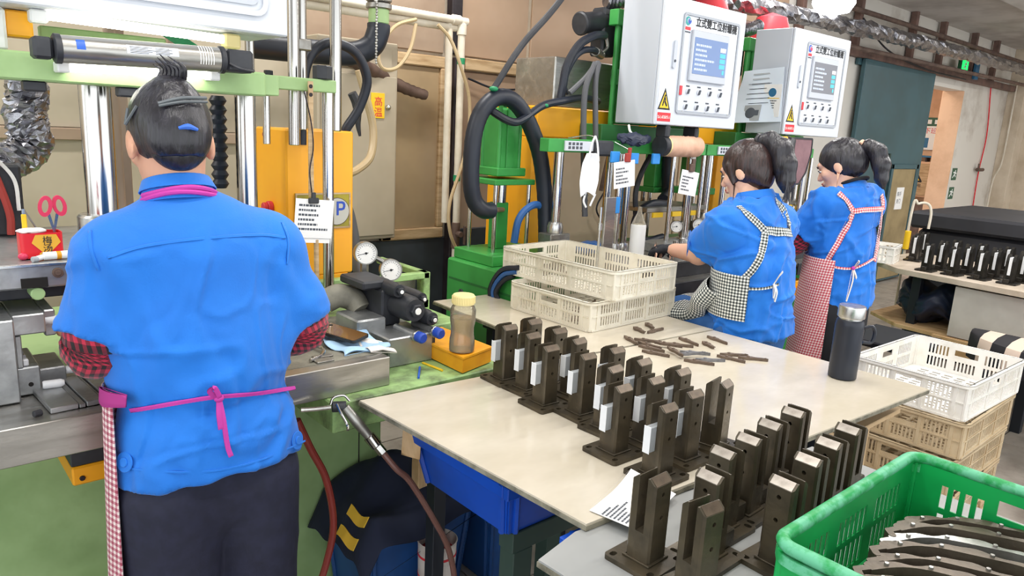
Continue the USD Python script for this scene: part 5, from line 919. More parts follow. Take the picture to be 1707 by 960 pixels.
# under the table
tub('dark_blue_bin', 'dark blue bin on the floor under the slab with a jacket over it', .98, 1.36, 1.67, 1.935, .004, .33, 'blue_bin')
tub('dark_blue_bin', 'second dark blue bin of scrap behind the table leg', 1.395, 1.57, 1.62, 1.90, .004, .28, 'blue_bin')
mat('navy_fabric', '#161d33', .9, bump=.25, bscale=90); mat('stripe_yellow', '#e2b53a', .85)
def jk(u, v): return (.925+.42*u, 1.60+.335*v, .362+.10*math.exp(-((u-.55)**2+(v-.7)**2)/.09)-.10*max(0, .14-u)/.14-.05*max(0, .12-v)/.12+.012*math.sin(9*u+5*v)+.008*math.sin(17*v-6*u))
P = np.array([[jk(u, v) for v in np.linspace(0, 1, 30)] for u in np.linspace(0, 1, 30)]); J = Thing('navy_jacket', 'dark navy jacket with yellow striped cuff thrown over the blue bin', 'jacket', (1.15, 1.7, .3)); Mj, _ = sheet(P, .012); J.part('cloth', Mj, 'navy_fabric', smooth=True)
for k, u0 in enumerate((.02, .10)): J.part('stripe', sheet(np.array([[np.array(jk(u, v))+[-.003, 0, .010] for v in np.linspace(.20, .50, 8)] for u in (u0, u0+.04)]), .003)[0], 'stripe_yellow')
mat('bucket_white', '#d9d0c8', .5, col2='#bba9a0', scale=6); bk = Thing('measuring_bucket', 'white plastic bucket with red level marks under the slab', 'bucket', (1.172, 1.595, .004)); bc = np.array([1.172, 1.595, .004])
bk.part('wall', lathe([(.050, 0), (.052, .004), (.058, .275), (.061, .28), (.058, .282), (.055, .276), (.047, .01), (0, .008)], 36, bc), 'bucket_white'); bk.part('contents', cyl(bc+[0, 0, .01], bc+[0, 0, .23], .052, 30, .003), 'press_dirty_grey')
for k, z in enumerate((.235, .17, .12, .07)): bk.part('red_mark', lathe([(r, z+h) for r, h in ((.0520+.0218*z, 0), (.0533+.0218*z, 0), (.0534+.0218*z, .007-.003*(k > 0)), (.0521+.0218*z, .007-.003*(k > 0)))], 36, bc), 'red_print')
single('white_rim_lid', 'round white lid lying on the floor by the dark blue bin', 'lid', lathe([(.07, 0), (.08, .004), (.08, .014), (.06, .02), (.055, .014), (0, .012)], 32, (1.67, 1.86, .002)), 'bucket_white')
st_ = Thing('orange_plank', 'pale orange plank standing between press and blue tub', 'plank', (1.2, 1.75, .30)); st_.part('plank', bx(1.17, 1.215, 1.70, 1.74, .0, .69, .003), 'bench_wood')
# ------------------------------------------------------------------ the two bright green presses behind the seated and the standing worker
def green_press(name, label, dx, full):
    t = Thing(name, label, 'machine', (2.9+dx, 2.5, 0))
    def Q(nm, mesh, m, parent=None, **k):
        v, f = vf(mesh); return t.part(nm, (v+[dx, 0, 0], f), m, parent, **k)
    Q('base', bx(2.46, 3.58, 2.02, 2.95, 0, .80, .008), 'bright_green'); Q('base_skirt', bx(2.5, 3.54, 2.06, 2.9, .80, .86, .004), 'deep_green')
    b = Q('bench_plate', bx(2.42, 3.56, 1.98, 2.5, .865, .93, .003), 'brushed'); Q('bench_front', bx(2.42, 3.56, 1.962, 1.98, .80, .93, .003), 'black_part', b); Q('drip_tray', bx(2.52, 3.3, 1.87, 1.962, .845, .86, .003), 'steel_worn', b); Q('tray_edge', bx(2.52, 3.3, 1.866, 1.876, .80, .865, .002), 'black_part', b)
    for x in (2.52, 2.62, 2.72, 3.0, 3.2): Q('bolt_hole', cyl((x, 1.963, .90), (x, 1.959, .90), .008, 10), 'hole_dark', b)
    Q('yellow_valve', cat(bx(2.52, 2.66, 1.89, 2.02, .66, .76, .006), cyl((2.60, 1.89, .71), (2.60, 1.872, .71), .03, 16)), 'press_yellow')
    Q('beam', bx(2.21, 3.365, 2.3, 2.36, 1.398, 1.455, .003), 'bright_green')
    tg = Q('beam_plate', bx(2.30, 2.50, 2.292, 2.3005, 1.405, 1.448, .001), 'cabinet_white'); Q('beam_marks', cat(*[bx(2.32+.024*i, 2.335+.024*i, 2.2905, 2.2925, z, z+.012, .0005) for i in range(4) for z in (1.413, 1.430)]), 'ink', tg)
    Q('beam_clamp', bx(2.48, 2.60, 2.27, 2.31, 1.385, 1.455, .01), 'black_part'); Q('beam_cylinder', cyl((2.5, 2.32, 1.30), (2.5, 2.32, 1.42), .035, 18), 'dark_steel')
    for x, y, r, z0, z1 in ((2.35, 2.374, .021, 1.03, 1.40), (2.64, 2.26, .017, .93, 1.40), (2.70, 2.26, .017, .93, 1.40), (3.025, 2.25, .012, .93, 1.40), (3.17, 2.25, .023, .93, 1.40), (3.48, 2.25, .014, .93, 1.40), (2.72, 2.4, .02, .93, 1.40), (3.42, 2.42, .02, .93, 1.40), (3.35, 2.30, .012, .93, 1.40)):
        c = Q('chrome_column', cyl((x, y, z0), (x, y, z1), r, 22, .001), 'chrome')
        if r > .016: Q('column_nut', lathe([(r*1.7, 0), (r*1.8, .004), (r*1.8, .03), (r*1.5, .05)], 20, (x, y, z0)), 'steel', c)
    Q('column_stand', bx(2.29, 2.415, 2.335, 2.42, .936, 1.03, .004), 'steel_worn'); Q('mid_plate', bx(2.98, 3.5, 2.35, 2.62, 1.10, 1.125, .003), 'steel_worn'); Q('cross_beam', bx(2.70, 3.5, 2.45, 2.6, 1.44, 1.53, .004), 'deep_green')
    for i in range(3): Q('hazard_block', bx(3.02+.16*i, 3.10+.16*i, 2.34, 2.352, 1.075, 1.10, .001), 'sign_yellow'); 
    Q('mold_lower', bx(2.86, 3.42, 2.06, 2.30, .93, .972, .003), 'alu'); Q('mold_pins', cat(*[cyl((2.9+.09*i, 2.10+.03*(i % 2), .972), (2.9+.09*i, 2.10+.03*(i % 2), 1.0), .012, 12) for i in range(6)]), 'chrome')
    gauge((3.13+dx, 2.27, 1.035), .032, (-.75, -.65, .0), t.part); gauge((3.325+dx, 2.27, 1.035), .034, (-.75, -.65, .0), t.part)
    h = Q('yellow_housing', bx(2.41, 2.962, 2.6, 2.95, 1.452, 1.598, .006), 'press_yellow'); Q('housing_leg', bx(2.41, 2.56, 2.62, 2.95, .82, 1.452, .004) if full else bx(3.16, 3.28, 2.86, 2.95, .82, 1.452, .004), 'press_yellow', h)
    Q('steel_box', bx(2.545, 2.965, 2.64, 2.93, 1.598, 1.835, .006), 'brushed'); Q('green_pole', cyl((2.838, 2.52, 1.455), (2.838, 2.52, 2.06), .0145, 16), 'bright_green'); Q('pole_cap', bx(2.80, 2.875, 2.49, 2.55, 2.0, 2.075, .004), 'bright_green'); Q('box_arm', bx(2.84, 3.3, 2.452, 2.55, 1.72, 1.80, .004), 'deep_green'); Q('rear_panel', bx(2.86, 3.18, 2.50, 2.56, 1.535, 2.03, .005), 'bright_green'); Q('rear_frame', bx(3.42, 3.56, 2.5, 2.62, 1.46, 2.02, .006), 'deep_green')
    Q('motor', cyl((2.69, 2.62, 2.0), (2.84, 2.62, 2.03), .05, 20), 'black_part'); Q('motor_block', bx(2.80, 2.90, 2.58, 2.67, 1.86, 2.09, .01), 'black_part'); Q('motor_fan', cyl((2.668, 2.62, 1.996), (2.694, 2.62, 2.001), .056, 20), 'black_part'); Q('foil_wrap', tube([(2.82, 2.6, 2.12), (2.9, 2.58, 2.13), (3.0, 2.56, 2.17)], .035, n=12, ripple=.15), 'foil')
    Q('motor_fitting', cat(cyl((2.72, 2.55, 1.87), (2.82, 2.6, 1.865), .022, 12), tube([(2.80, 2.56, 1.95), (2.805, 2.55, 1.90), (2.77, 2.55, 1.87)], .008, n=8)), 'steel_worn')
    Q('injector_green', bx(2.70, 2.83, 2.70, 2.82, 1.18, 1.44, .005) if not full else bx(3.36, 3.44, 2.62, 2.7, 1.2, 1.44, .004), 'bright_green'); Q('injector_foot', bx(2.66, 2.87, 2.66, 2.86, 1.14, 1.18, .003) if not full else bx(3.34, 3.46, 2.6, 2.72, 1.17, 1.2, .003), 'bright_green'); Q('steel_guard', bx(2.424, 2.492, 2.14, 2.155, .93, 1.215, .003), 'brushed')
    for x in ((2.70, 2.83) if not full else (3.37, 3.43)): Q('injector_rod', cyl((x, 2.7, .86), (x, 2.7, 1.17), .013, 14), 'chrome')
    return t
green_press('green_press', 'bright green press with yellow head before the seated worker', 0, True)
green_press('green_press', 'bright green press farther along, before the standing worker', 1.165, False)
# wax injector beside the first green press
ij = Thing('wax_injector', 'bright green upright injector unit with four thin rods, left of its press', 'machine', (2.22, 2.5, 0)); B = ij.part
B('base', bx(2.0, 2.41, 2.175, 2.72, 0, .886, .008), 'bright_green'); B('base_groove', bx(1.9985, 2.0005, 2.19, 2.70, .79, .80, 0), 'deep_green'); B('base_port', cyl((2.0, 2.60, .74), (1.993, 2.60, .74), .018, 14), 'dark_slate'); B('top_plate', bx(2.03, 2.40, 2.425, 2.71, .886, .935, .004), 'bright_green')
B('cylinder_body', bx(2.137, 2.263, 2.545, 2.665, 1.275, 1.575, .010), 'bright_green'); 
for x in (2.14, 2.26):
    for y in (2.548, 2.662): B('cylinder_corner', cyl((x, y, 1.275), (x, y, 1.585), .010, 12), 'bright_green')
B('cylinder_rib', bx(2.178, 2.222, 2.538, 2.546, 1.275, 1.575, .003), 'bright_green'); B('cylinder_head', bx(2.115, 2.285, 2.52, 2.69, 1.275, 1.312, .004), 'bright_green'); B('flange', bx(2.08, 2.32, 2.49, 2.71, 1.238, 1.262, .003), 'bright_green')
for x, y in ((2.10, 2.51), (2.30, 2.51), (2.10, 2.69), (2.30, 2.69)): B('rod', cyl((x, y, .93), (x, y, 1.24), .0095, 14), 'chrome')
B('piston', cyl((2.205, 2.6, 1.13), (2.205, 2.6, 1.25), .028, 20), 'chrome'); B('ram', bx(2.165, 2.235, 2.57, 2.63, .935, 1.15, .004), 'bright_green'); B('top_plug', cyl((2.26, 2.655, 1.585), (2.26, 2.655, 1.625), .015, 10), 'black_part')
B('inlet', cyl((2.03, 2.455, 1.135), (2.19, 2.56, 1.12), .012, 12), 'steel_worn'); B('inlet_nut', cyl((2.02, 2.45, 1.136), (2.05, 2.465, 1.134), .020, 8), 'steel_worn')
single('thick_black_hose', 'thick dark lagged hose arching over the green injector', 'hose', tube([(2.03, 2.45, 1.135), (1.975, 2.44, 1.14), (1.935, 2.45, 1.18), (1.912, 2.45, 1.27), (1.916, 2.45, 1.44), (1.955, 2.45, 1.55), (2.03, 2.45, 1.61), (2.12, 2.45, 1.605), (2.21, 2.45, 1.53), (2.29, 2.45, 1.40), (2.335, 2.45, 1.25), (2.352, 2.44, 1.08), (2.345, 2.42, .965)], .036, n=16, ripple=.012), 'rubber')
single('black_cable', 'black cable bundle rising from the thick hose to the ceiling', 'cable', tube([(2.005, 2.44, 1.645), (2.15, 2.44, 1.835), (2.36, 2.44, 2.045), (2.7, 2.45, 2.45)], .014, n=10), 'black_part')
single('black_cable', 'black cable from the injector hose to the steel box of the press', 'cable', tube([(2.0, 2.50, 1.59), (2.01, 2.45, 1.555), (2.077, 2.40, 1.515), (2.162, 2.42, 1.53), (2.301, 2.45, 1.593), (2.43, 2.45, 1.622), (2.606, 2.50, 1.645), (2.80, 2.58, 1.64)], .017, n=10), 'rubber')
for i, z in enumerate(((2.005, 2.44, 1.645), (2.31, 2.45, 1.595))): single('green_tie', f'green tie around the {"upward" if i == 0 else "sideways"} black cable', 'tie', cat(*[ball(z, .020, (1, 1, .6), 1)]), 'green_tape')
for i, (pts, r, lab) in enumerate((([(2.455, 2.5, 1.62), (2.467, 2.5, 1.69), (2.486, 2.5, 1.785), (2.554, 2.5, 1.88), (2.65, 2.5, 1.931), (2.76, 2.54, 1.948), (2.81, 2.585, 1.955)], .020, 'upper black hose from the press motor down behind the steel box'), ([(2.48, 2.53, 1.62), (2.49, 2.52, 1.72), (2.52, 2.5, 1.81), (2.576, 2.5, 1.856), (2.66, 2.52, 1.871), (2.73, 2.55, 1.87)], .016, 'lower black hose from the press motor, beside the thicker one'), ([(2.56, 2.56, 1.66), (2.525, 2.56, 1.73), (2.54, 2.55, 1.80), (2.58, 2.54, 1.85)], .009, 'thin dark green hose curving beside the press hoses'), ([(2.53, 2.36, 1.10), (2.515, 2.39, 1.447), (2.513, 2.4, 1.675), (2.577, 2.41, 1.80)], .014, 'long grey hose hanging straight down past the mask'), ([(2.576, 2.37, 1.448), (2.567, 2.39, 1.706), (2.585, 2.40, 1.80), (2.53, 2.42, 1.73), (2.453, 2.44, 1.658)], .013, 'dark hose bent sharply over the steel box'))): single('press_hose', lab, 'hose', tube(pts, r, n=10), 'rubber' if i < 3 else 'rubber_grey')
mat('hose_blue', '#2b5c9a', .4)
single('blue_hose', 'blue hose arching beside the green injector ram', 'hose', tube([(2.19, 2.47, .98), (2.20, 2.46, 1.08), (2.24, 2.45, 1.135), (2.31, 2.45, 1.15), (2.375, 2.45, 1.09), (2.385, 2.45, .98), (2.36, 2.45, .94)], .017, n=10), 'hose_blue')
for i in range(3): single('blue_hose', f'coiled blue black hose on the side of the green injector, {("outer", "middle", "inner")[i]} loop', 'hose', tube([(1.985, 2.20+.015*i, .93-.02*i), (1.975, 2.30-.01*i, .90-.02*i), (1.97, 2.36-.02*i, .80), (1.975, 2.31-.015*i, .715+.02*i), (1.98, 2.2, .69+.02*i), (1.985, 2.12, .72+.015*i)], .011, n=8), 'hose_blue' if i == 1 else 'rubber')
single('black_wire', 'thin black wire drooping along the upper wall boards', 'wire', tube([(2.56, 3.34, 1.74), (2.75, 3.33, 1.70), (3.0, 3.33, 1.72), (3.3, 3.33, 1.80)], .006, n=6), 'black_part')
# hanging masks, notes, clips
mat('mask_white', '#eceef2', .85)
mk = Thing('face_masks', 'white face masks hanging by their straps from the press beam', 'mask', (2.33, 2.15, 1.19))
for k, (ox, oy, w) in enumerate(((-.012, 0, 1), (.018, .02, .85))):
    wd = np.interp(np.linspace(0, 1, 14), [0, .35, .75, 1], [.080, .108, .095, .050])*w
    P = np.array([[(2.325+ox+(u-.5)*wd[i]+.010*(1-v)*(k-.5), 2.15+oy-.014*math.sin(u*8+k*2)*(.4+.6*v), 1.218+.185*v+.022*math.sin(u*3.1)*(1-v)) for u in np.linspace(0, 1, 14)] for i, v in enumerate(np.linspace(0, 1, 14))])
    mk.part('mask_cloth', sheet(P, .002)[0], 'mask_white', smooth=True)
for pts in ([(2.30, 2.15, 1.37), (2.315, 2.15, 1.44), (2.335, 2.152, 1.475)], [(2.365, 2.15, 1.37), (2.35, 2.15, 1.44), (2.335, 2.152, 1.475)], [(2.295, 2.15, 1.225), (2.29, 2.15, 1.20), (2.305, 2.148, 1.175)], [(2.36, 2.15, 1.23), (2.34, 2.15, 1.195), (2.33, 2.148, 1.18)]): mk.part('ear_loop', tube(pts, .0045, n=6), 'mask_white')
mk.part('hook', tube([(2.335, 2.152, 1.47), (2.335, 2.2, 1.475), (2.335, 2.31, 1.46)], .003, n=6), 'steel')
for i, (x, y, z, s, lab, m) in enumerate(((2.60, 2.20, 1.30, .13, 'left', 'rust_red'), (3.095, 2.20, 1.255, .13, 'right', 'rusty_pipe'))):
    n_ = Thing('clipped_note', f'small white card in a dark red clip on the press beam, {lab} one', 'card', (x, y, z)); X = nrm((.95, -.1, .12 if i == 0 else -.14)); Y = nrm((-.12 if i == 0 else .14, 0, 1))
    n_.part('card', xf(prism(sbox(-s/2, -.05, s/2, .07), .001), (x, y, z), X, Y), 'paper'); n_.part('writing', xf(scribble(s*.8, .08, 5, 20+i), np.array([x, y-.0012, z])-X*s*.4-Y*.035, X, Y), 'ink'); n_.part('clip', cat(cb((x+.01, y-.003, z+.085), (.035, .014, .04), .004), cb((x+.02, y-.003, z+.115), (.02, .01, .03), .003)), m); n_.part('string', tube([(x+.02, y, z+.12), (x+.02, 2.29, 1.45)], .002, n=5), 'steel_worn')
for i, (x, z, h) in enumerate(((2.565, 1.385, .05), (2.595, 1.165, .075), (2.70, 1.38, .05), (2.86, 1.38, .05))): single('blue_tag', f'bright blue plastic tag {("by the masks", "under the masks", "beside the first card", "right of the first card")[i]}', 'tag', bx(x-.03-(.02 if i == 1 else 0), x+.025, 2.225, 2.24, z-h/2, z+h/2, .003), 'sky_blue')
single('blue_post', 'upright bright blue strip between the press columns', 'strip', bx(2.735, 2.765, 2.31, 2.325, 1.06, 1.40, .003), 'sky_blue'); single('steel_chain', 'steel chain hanging between the press columns', 'chain', tube([(2.62, 2.45, 1.40), (2.62, 2.45, 1.1)], .012, n=6, k=24, ripple=.3), 'steel_worn')
tl = Thing('wall_tool', 'rusty tool hanging on the wall behind the press', 'tool', (3.9, 3.34, 1.35)); tl.part('blade', cat(tube([(3.82, 3.35, 1.52), (3.76, 3.35, 1.25), (3.73, 3.35, 1.1)], .014, n=8), tube([(3.82, 3.35, 1.50), (3.9, 3.35, 1.52), (3.93, 3.35, 1.40)], .012, n=8)), 'rusty_pipe'); tl.part('cord', tube([(3.77, 3.35, 1.1), (3.70, 3.35, .98), (3.78, 3.35, .86), (3.76, 3.35, .72)], .006, n=6), 'black_part')
single('black_loop_hose', 'thick black hose looping behind the press columns', 'hose', tube([(3.22, 2.42, .95), (3.08, 2.42, .94), (2.98, 2.42, 1.0), (3.0, 2.42, 1.09), (3.10, 2.42, 1.135), (3.24, 2.42, 1.13)], .022, n=12), 'rubber'); single('black_loop_hose', 'black hose dropping behind the green injector foot', 'hose', tube([(3.09, 2.44, 1.4), (3.02, 2.44, 1.3), (2.985, 2.44, 1.2), (3.0, 2.44, 1.08)], .014, n=10), 'black_part')
single('black_fat_hose', 'fat black hose by the yellow leg behind the seated worker', 'hose', tube([(3.44, 2.6, 1.40), (3.43, 2.58, 1.25), (3.40, 2.55, 1.17), (3.3, 2.5, 1.14)], .035, n=12), 'rubber')
wb = Thing('white_bottle', 'white bottle with clear tapered top standing on the press bench', 'bottle', (2.635, 2.12, .9305)); wb.part('body', lathe([(.032, 0), (.035, .004), (.035, .155), (.033, .16)], 28, (2.635, 2.12, .9305)), 'white_plastic'); wb.part('tapered_top', lathe([(.033, .16), (.026, .18), (.012, .21), (.009, .24)], 24, (2.635, 2.12, .9305)), 'clear_plastic')
br = Thing('cloth_wrapped_lamp', 'cylindrical lamp wrapped in pinkish cloth in front of the green beam', 'lamp', (2.95, 2.2, 1.41)); w0, w1 = np.array([2.90, 2.235, 1.442]), np.array([3.18, 2.235, 1.442]); mat('wrap_pink', '#e8bfa4', .7, col2='#d6a488', scale=5)
wv = tube([w0+(w1-w0)*s for s in np.linspace(.08, 1, 26)], .050, n=22, k=1, smooth=False, ripple=.03); wv = (wv[0]+np.stack([0*wv[0][:, 0], *(np.stack([meshkit.fbm(wv[0]*40, 3, 5)-.5]*2)*.008)], 1), wv[1]); br.part('wrapping', wv, 'wrap_pink'); br.part('end_cap', lathe([(.046, 0), (.05, .005), (.05, .03), (.046, .034)], 28, w0-[.02, 0, 0], (1, 0, 0)), 'black_part'); br.part('tape', cyl(w0+[.014, 0, 0], w0+[.026, 0, 0], .0485, 28, 0), 'lid_cream'); br.part('mount', bx(2.88, 2.915, 2.20, 2.27, 1.48, 1.54, .008), 'black_part'); br.part('mount', bx(3.14, 3.17, 2.22, 2.3, 1.45, 1.54, .006), 'black_part')
ob = ball((2.72, 2.26, 1.47), 1, (.12, .03, .025), 3); single('rag_bundle', 'bundle of dark blue rags on the press beam', 'rag', (ob[0]+(meshkit.fbm(ob[0]*40, 3, 8)-.5)[:, None]*[.03, .03, .05], ob[1]), 'navy_sack'); single('white_wire', 'white wire curling under the control box', 'wire', tube([(2.72, 2.3, 1.53), (2.70, 2.27, 1.50), (2.74, 2.26, 1.475), (2.80, 2.26, 1.48)], .006, n=6), 'white_plastic')
single('blue_rag', 'blue rag lying on the bench behind the upper white crate', 'rag', (lambda o: (o[0]+(meshkit.fbm(o[0]*25, 3, 9)-.5)[:, None]*[.05, .05, .03], o[1]))(ball((2.50, 2.3, .96), 1, (.09, .06, .03), 3)), 'hose_blue'); single('steel_probe', 'thin steel probe with red tip mark standing behind the crate', 'probe', cat(cyl((2.35, 2.10, .90), (2.35, 2.10, 1.18), .006, 10), cyl((2.35, 2.10, 1.08), (2.35, 2.10, 1.11), .010, 10)), 'steel')
# paper sheet on the side of the far control box
sd = Thing('operation_sheet', 'curling printed sheet with part picture stuck on the side of the far control box', 'paper', (3.93, 2.36, 1.6)); SX = 3.939
P = np.array([[(SX-.006-.10*(max(0, u-.15))**1.3*max(0, v)**1.2, 2.235+.25*v-.02*u+.06*u*v, 1.90-.30*u-.02*v) for v in np.linspace(0, 1, 10)] for u in np.linspace(0, 1, 12)]); Ms, _ = sheet(P, .0012); mat('paper_blue', '#dfe9f4', .6); sd.part('sheet', Ms, 'paper_blue')
def onp(u, v, off=.002): q = P[int(round(u*11)), int(round(v*9))].copy(); q[0] -= off; return q
Xs, Ys = nrm(P[6, 0]-P[6, 9]), nrm(P[2, 4]-P[10, 4])
sd.part('title_line', cat(*[xf(prism(sbox(-.07, -.004, .07, .004), .0006), onp(u, .5, .003), Xs, Ys) for u in (.10, .18, .24)]), 'liner_grey'); sd.part('print', cat(*[xf(prism(sbox(-.09+.01*(i % 3), -.0015, .05, .0015), .0006), onp(u, .5, .004), Xs, Ys) for i, u in enumerate(np.linspace(.3, .62, 9))]), 'ink')
sd.part('part_picture', xf(prism(sbox(-.05, -.045, .05, .045), .0006), onp(.78, .6, .004), Xs, Ys), 'liner_grey'); sd.part('picture_shape', xf(prism(union_all([Point(-.01, 0).buffer(.03), sbox(0, -.015, .04, .015)]), .0006), onp(.78, .6, .006), Xs, Ys), 'ink')
sp = sd.part('side_card', xf(prism(sbox(-.055, -.09, .055, .09), .001), (SX-.012, 2.285, 1.715), (0, -1, 0), (0, 0, 1)), 'paper'); sd.part('blue_mark', xf(prism(Point(0, .045).buffer(.024), .0006), (SX-.0135, 2.285, 1.715), (0, -1, 0), (0, 0, 1)), 'sign_blue', sp); sd.part('card_print', xf(scribble(.09, .09, 7, 31), (SX-.0135, 2.33, 1.63), (0, -1, 0), (0, 0, 1)), 'ink', sp); sd.part('yellow_line', xf(prism(sbox(-.045, -.002, .045, .002), .0006), (SX-.0135, 2.285, 1.728), (0, -1, 0), (0, 0, 1)), 'sign_yellow', sp)
# pouch and cap hanging at the far press
mat('pouch_mauve', '#8a6a70', .8, col2='#7a5c62', scale=8, bump=.2); mat('lime', '#8fdc2a', .6)
po = Thing('hanging_pouch', 'mauve cloth pouch with dark edge hanging under the far control box', 'pouch', (4.02, 2.17, 1.25)); pg = Polygon([(-.11, .12), (.12, .12), (.125, .05), (.09, -.06), (.03, -.12), (-.03, -.12), (-.07, -.06), (-.10, .04)]).buffer(.012).buffer(-.004)
po.part('pouch_face', xf(prism(pg, .03), (4.03, 2.16, 1.385), (1, 0, 0), (0, 0, 1)), 'pouch_mauve'); po.part('pouch_edge', xf(prism(pg.buffer(.006).difference(pg.buffer(-.004)), .036), (4.03, 2.163, 1.385), (1, 0, 0), (0, 0, 1)), 'black_part'); po.part('dark_strap', tube([(3.93, 2.14, 1.50), (3.90, 2.13, 1.45), (3.90, 2.12, 1.38), (3.95, 2.13, 1.30), (4.0, 2.13, 1.28)], [.03, .035, .03, .02], n=10), 'black_part'); po.part('hanging_ring', tube([(4.02, 2.17, 1.50), (4.02, 2.19, 1.515), (4.02, 2.25, 1.53)], .006, n=6), 'steel')
single('lime_cap', 'lime green cap stuck under the far control box', 'cap', lathe([(.10, 0), (.105, .02), (.08, .045), (.03, .05)], 24, (4.10, 2.30, 1.478)), 'lime'); single('white_card', 'blank white card hanging left of the mauve pouch', 'card', prism(sbox(3.73, 2.13, 3.84, 2.134), .11, 1.37), 'paper'); single('yellow_band', 'yellow band curving above the blank white card', 'band', tube([(3.74, 2.14, 1.47), (3.80, 2.14, 1.50), (3.88, 2.14, 1.51)], .012, n=8), 'press_yellow')
# ------------------------------------------------------------------ people
mat('skin', '#d9a184', .5, subsurface_weight=.12, subsurface_scale=.01); mat('skin_pale', '#e6b49a', .5, subsurface_weight=.12, subsurface_scale=.01); mat('lip', '#b8665c', .45); mat('eye_white', '#ece6df', .25); mat('iris', '#1c1310', .2)
def hair_mat(name, a, b):
    n = {'tc': ('texture_coordinate', {}), 'mp': ('mapping', {'scale': (34, 34, 5)}), 'ns': ('noise_texture', dict(scale=3.0, detail=4.0, distortion=.6)), 'rp': ('rgb_ramp', {'ramp': [(.35, lin(a)), (.7, lin(b))]}), 'b': ('bump', dict(strength=.6, distance=.004)), 'p': ('principled_bsdf', dict(roughness=.34, specular_ior_level=.6))}
    MATS[name] = usdkit.material(stage, '/World/Looks/'+name, n, [('tc.object', 'mp.vector'), ('mp.vector', 'ns.vector'), ('ns.fac', 'rp.fac'), ('rp.color', 'p.base_color'), ('ns.fac', 'b.height'), ('b.normal', 'p.normal')], surface='p.BSDF')
hair_mat('hair_black', '#15141a', '#2c2a33'); hair_mat('hair_brown', '#211718', '#3f2a27')
mat('jacket_blue', '#0c78dc', .72, col2='#0a6ccc', scale=3, bump=.12, bscale=260, sheen_weight=.15); mat('trouser_navy', '#1b1d30', .8, col2='#22243a', scale=30, bump=.1, bscale=200); mat('trouser_black', '#14151a', .8); mat('magenta', '#c23aa0', .7); mat('magenta_dark', '#a82f80', .75); mat('shoe', '#222226', .6); mat('glove_black', '#23252c', .75, bump=.3, bscale=120); mat('clip_grey', '#5e6468', .4); mat('band_blue', '#3b6fd0', .6); mat('denim', '#2d5f9e', .8)
check_mat('plaid_red', '#1e1418', '#7c1c30', '#c22a46', 62); check_mat('gingham_pink', '#f0e2dc', '#c98a98', '#a03a52', 75); check_mat('gingham_red', '#f3e6e0', '#dd8f92', '#c23a48', 90); check_mat('gingham_black', '#f0efe8', '#8e9490', '#22282c', 85)
def head_prims(c, fw, up, s=1.0):
    c = np.asarray(c, float); fw = nrm(fw); up = np.asarray(up, float); up = nrm(up-fw*(up@fw)); rt = np.cross(fw, up); M = np.stack([rt, fw, up], 1)
    P = lambda r, f, u: c+s*(rt*r+fw*f+up*u); R = lambda *r: np.array(r)*s
    pr = [Ell(P(0, -.012, .022), R(.071, .090, .086), M, .02), Ell(P(0, .022, -.038), R(.056, .062, .072), M, .03), Ell(P(0, .058, -.088), R(.026, .022, .020), M, .025), Cap(P(0, .082, .012), P(0, .101, -.022), .008*s, .0125*s, k=.012), Ell(P(0, .075, .030), R(.048, .016, .014), M, .02), Ell(P(0, .086, -.052), R(.022, .009, .010), M, .01)]
    for q in (-1, 1): pr += [Ell(P(q*.074, -.008, -.010), R(.008, .019, .031), M, .008), Ell(P(q*.043, .058, -.018), R(.02, .018, .018), M, .02)]
    return pr, P, M
def hand_prims(w, d, n, side, curl=.5, s=1.0):
    """Palm, four unequal bent fingers and a thumb. d: pointing direction, n: back of the hand."""
    d = nrm(d); n = np.asarray(n, float); n = nrm(n-d*(n@d)); x = np.cross(d, n)*side; w = np.asarray(w, float)
    pr = [Cap(w, w+d*.075*s, .026*s, .037*s, (n, 2.1), k=.015), Cap(w-d*.03, w+d*.02, .026*s, .026*s, (n, 1.3), k=.02)]
    for i, (o, L) in enumerate(((-.028, .072), (-.009, .081), (.010, .076), (.028, .060))):
        a = w+d*.08*s+x*o*s; p, q = a, d
        for j, l in enumerate((.45, .32, .23)):
            ang = curl*(.55+.35*j); q = nrm(q*math.cos(ang)-n*math.sin(ang)); e = p+q*L*l*s; pr.append(Cap(p, e, (.0092-.0007*j)*s, (.0085-.0007*j)*s, k=.004)); p = e
    t0 = w+d*.022*s-x*.022*s; t1 = t0+nrm(d*.7-x*.7-n*.3)*.042*s; t2 = t1+nrm(d*.95-x*.15-n*.3)*.035*s
    return pr+[Cap(t0, t1, .013*s, .0105*s, k=.012), Cap(t1, t2, .0105*s, .0085*s, k=.004)]
def folds(seed, amp, f=(7, 7, 3.2)):
    def g(v):
        n1 = meshkit.fbm(v*np.array(f), 3, seed); n2 = meshkit.fbm(v*np.array(f)*2.3+4, 2, seed+5); return amp*((1-np.abs(2*n1-1))**3-.35)+amp*.45*(n2-.5)
    return g
def creases(seed, amp, sets):
    """Cloth folds: narrow ridges along the level lines of stretched noise; sets of (frequencies, width, weight)."""
    def g(v):
        o = 0
        for i, (f, w, a) in enumerate(sets):
            wv = v+.03*(np.stack([meshkit.noise(v*9+q, seed+q) for q in range(3)], 1)-.5); n = meshkit.fbm(wv*np.array(f), 2, seed+11*i); o = o+a*np.exp(-((n-.5)/w)**2)-.5*a*np.exp(-((n-.5-2.2*w)/w)**2)
        return amp*o
    return g
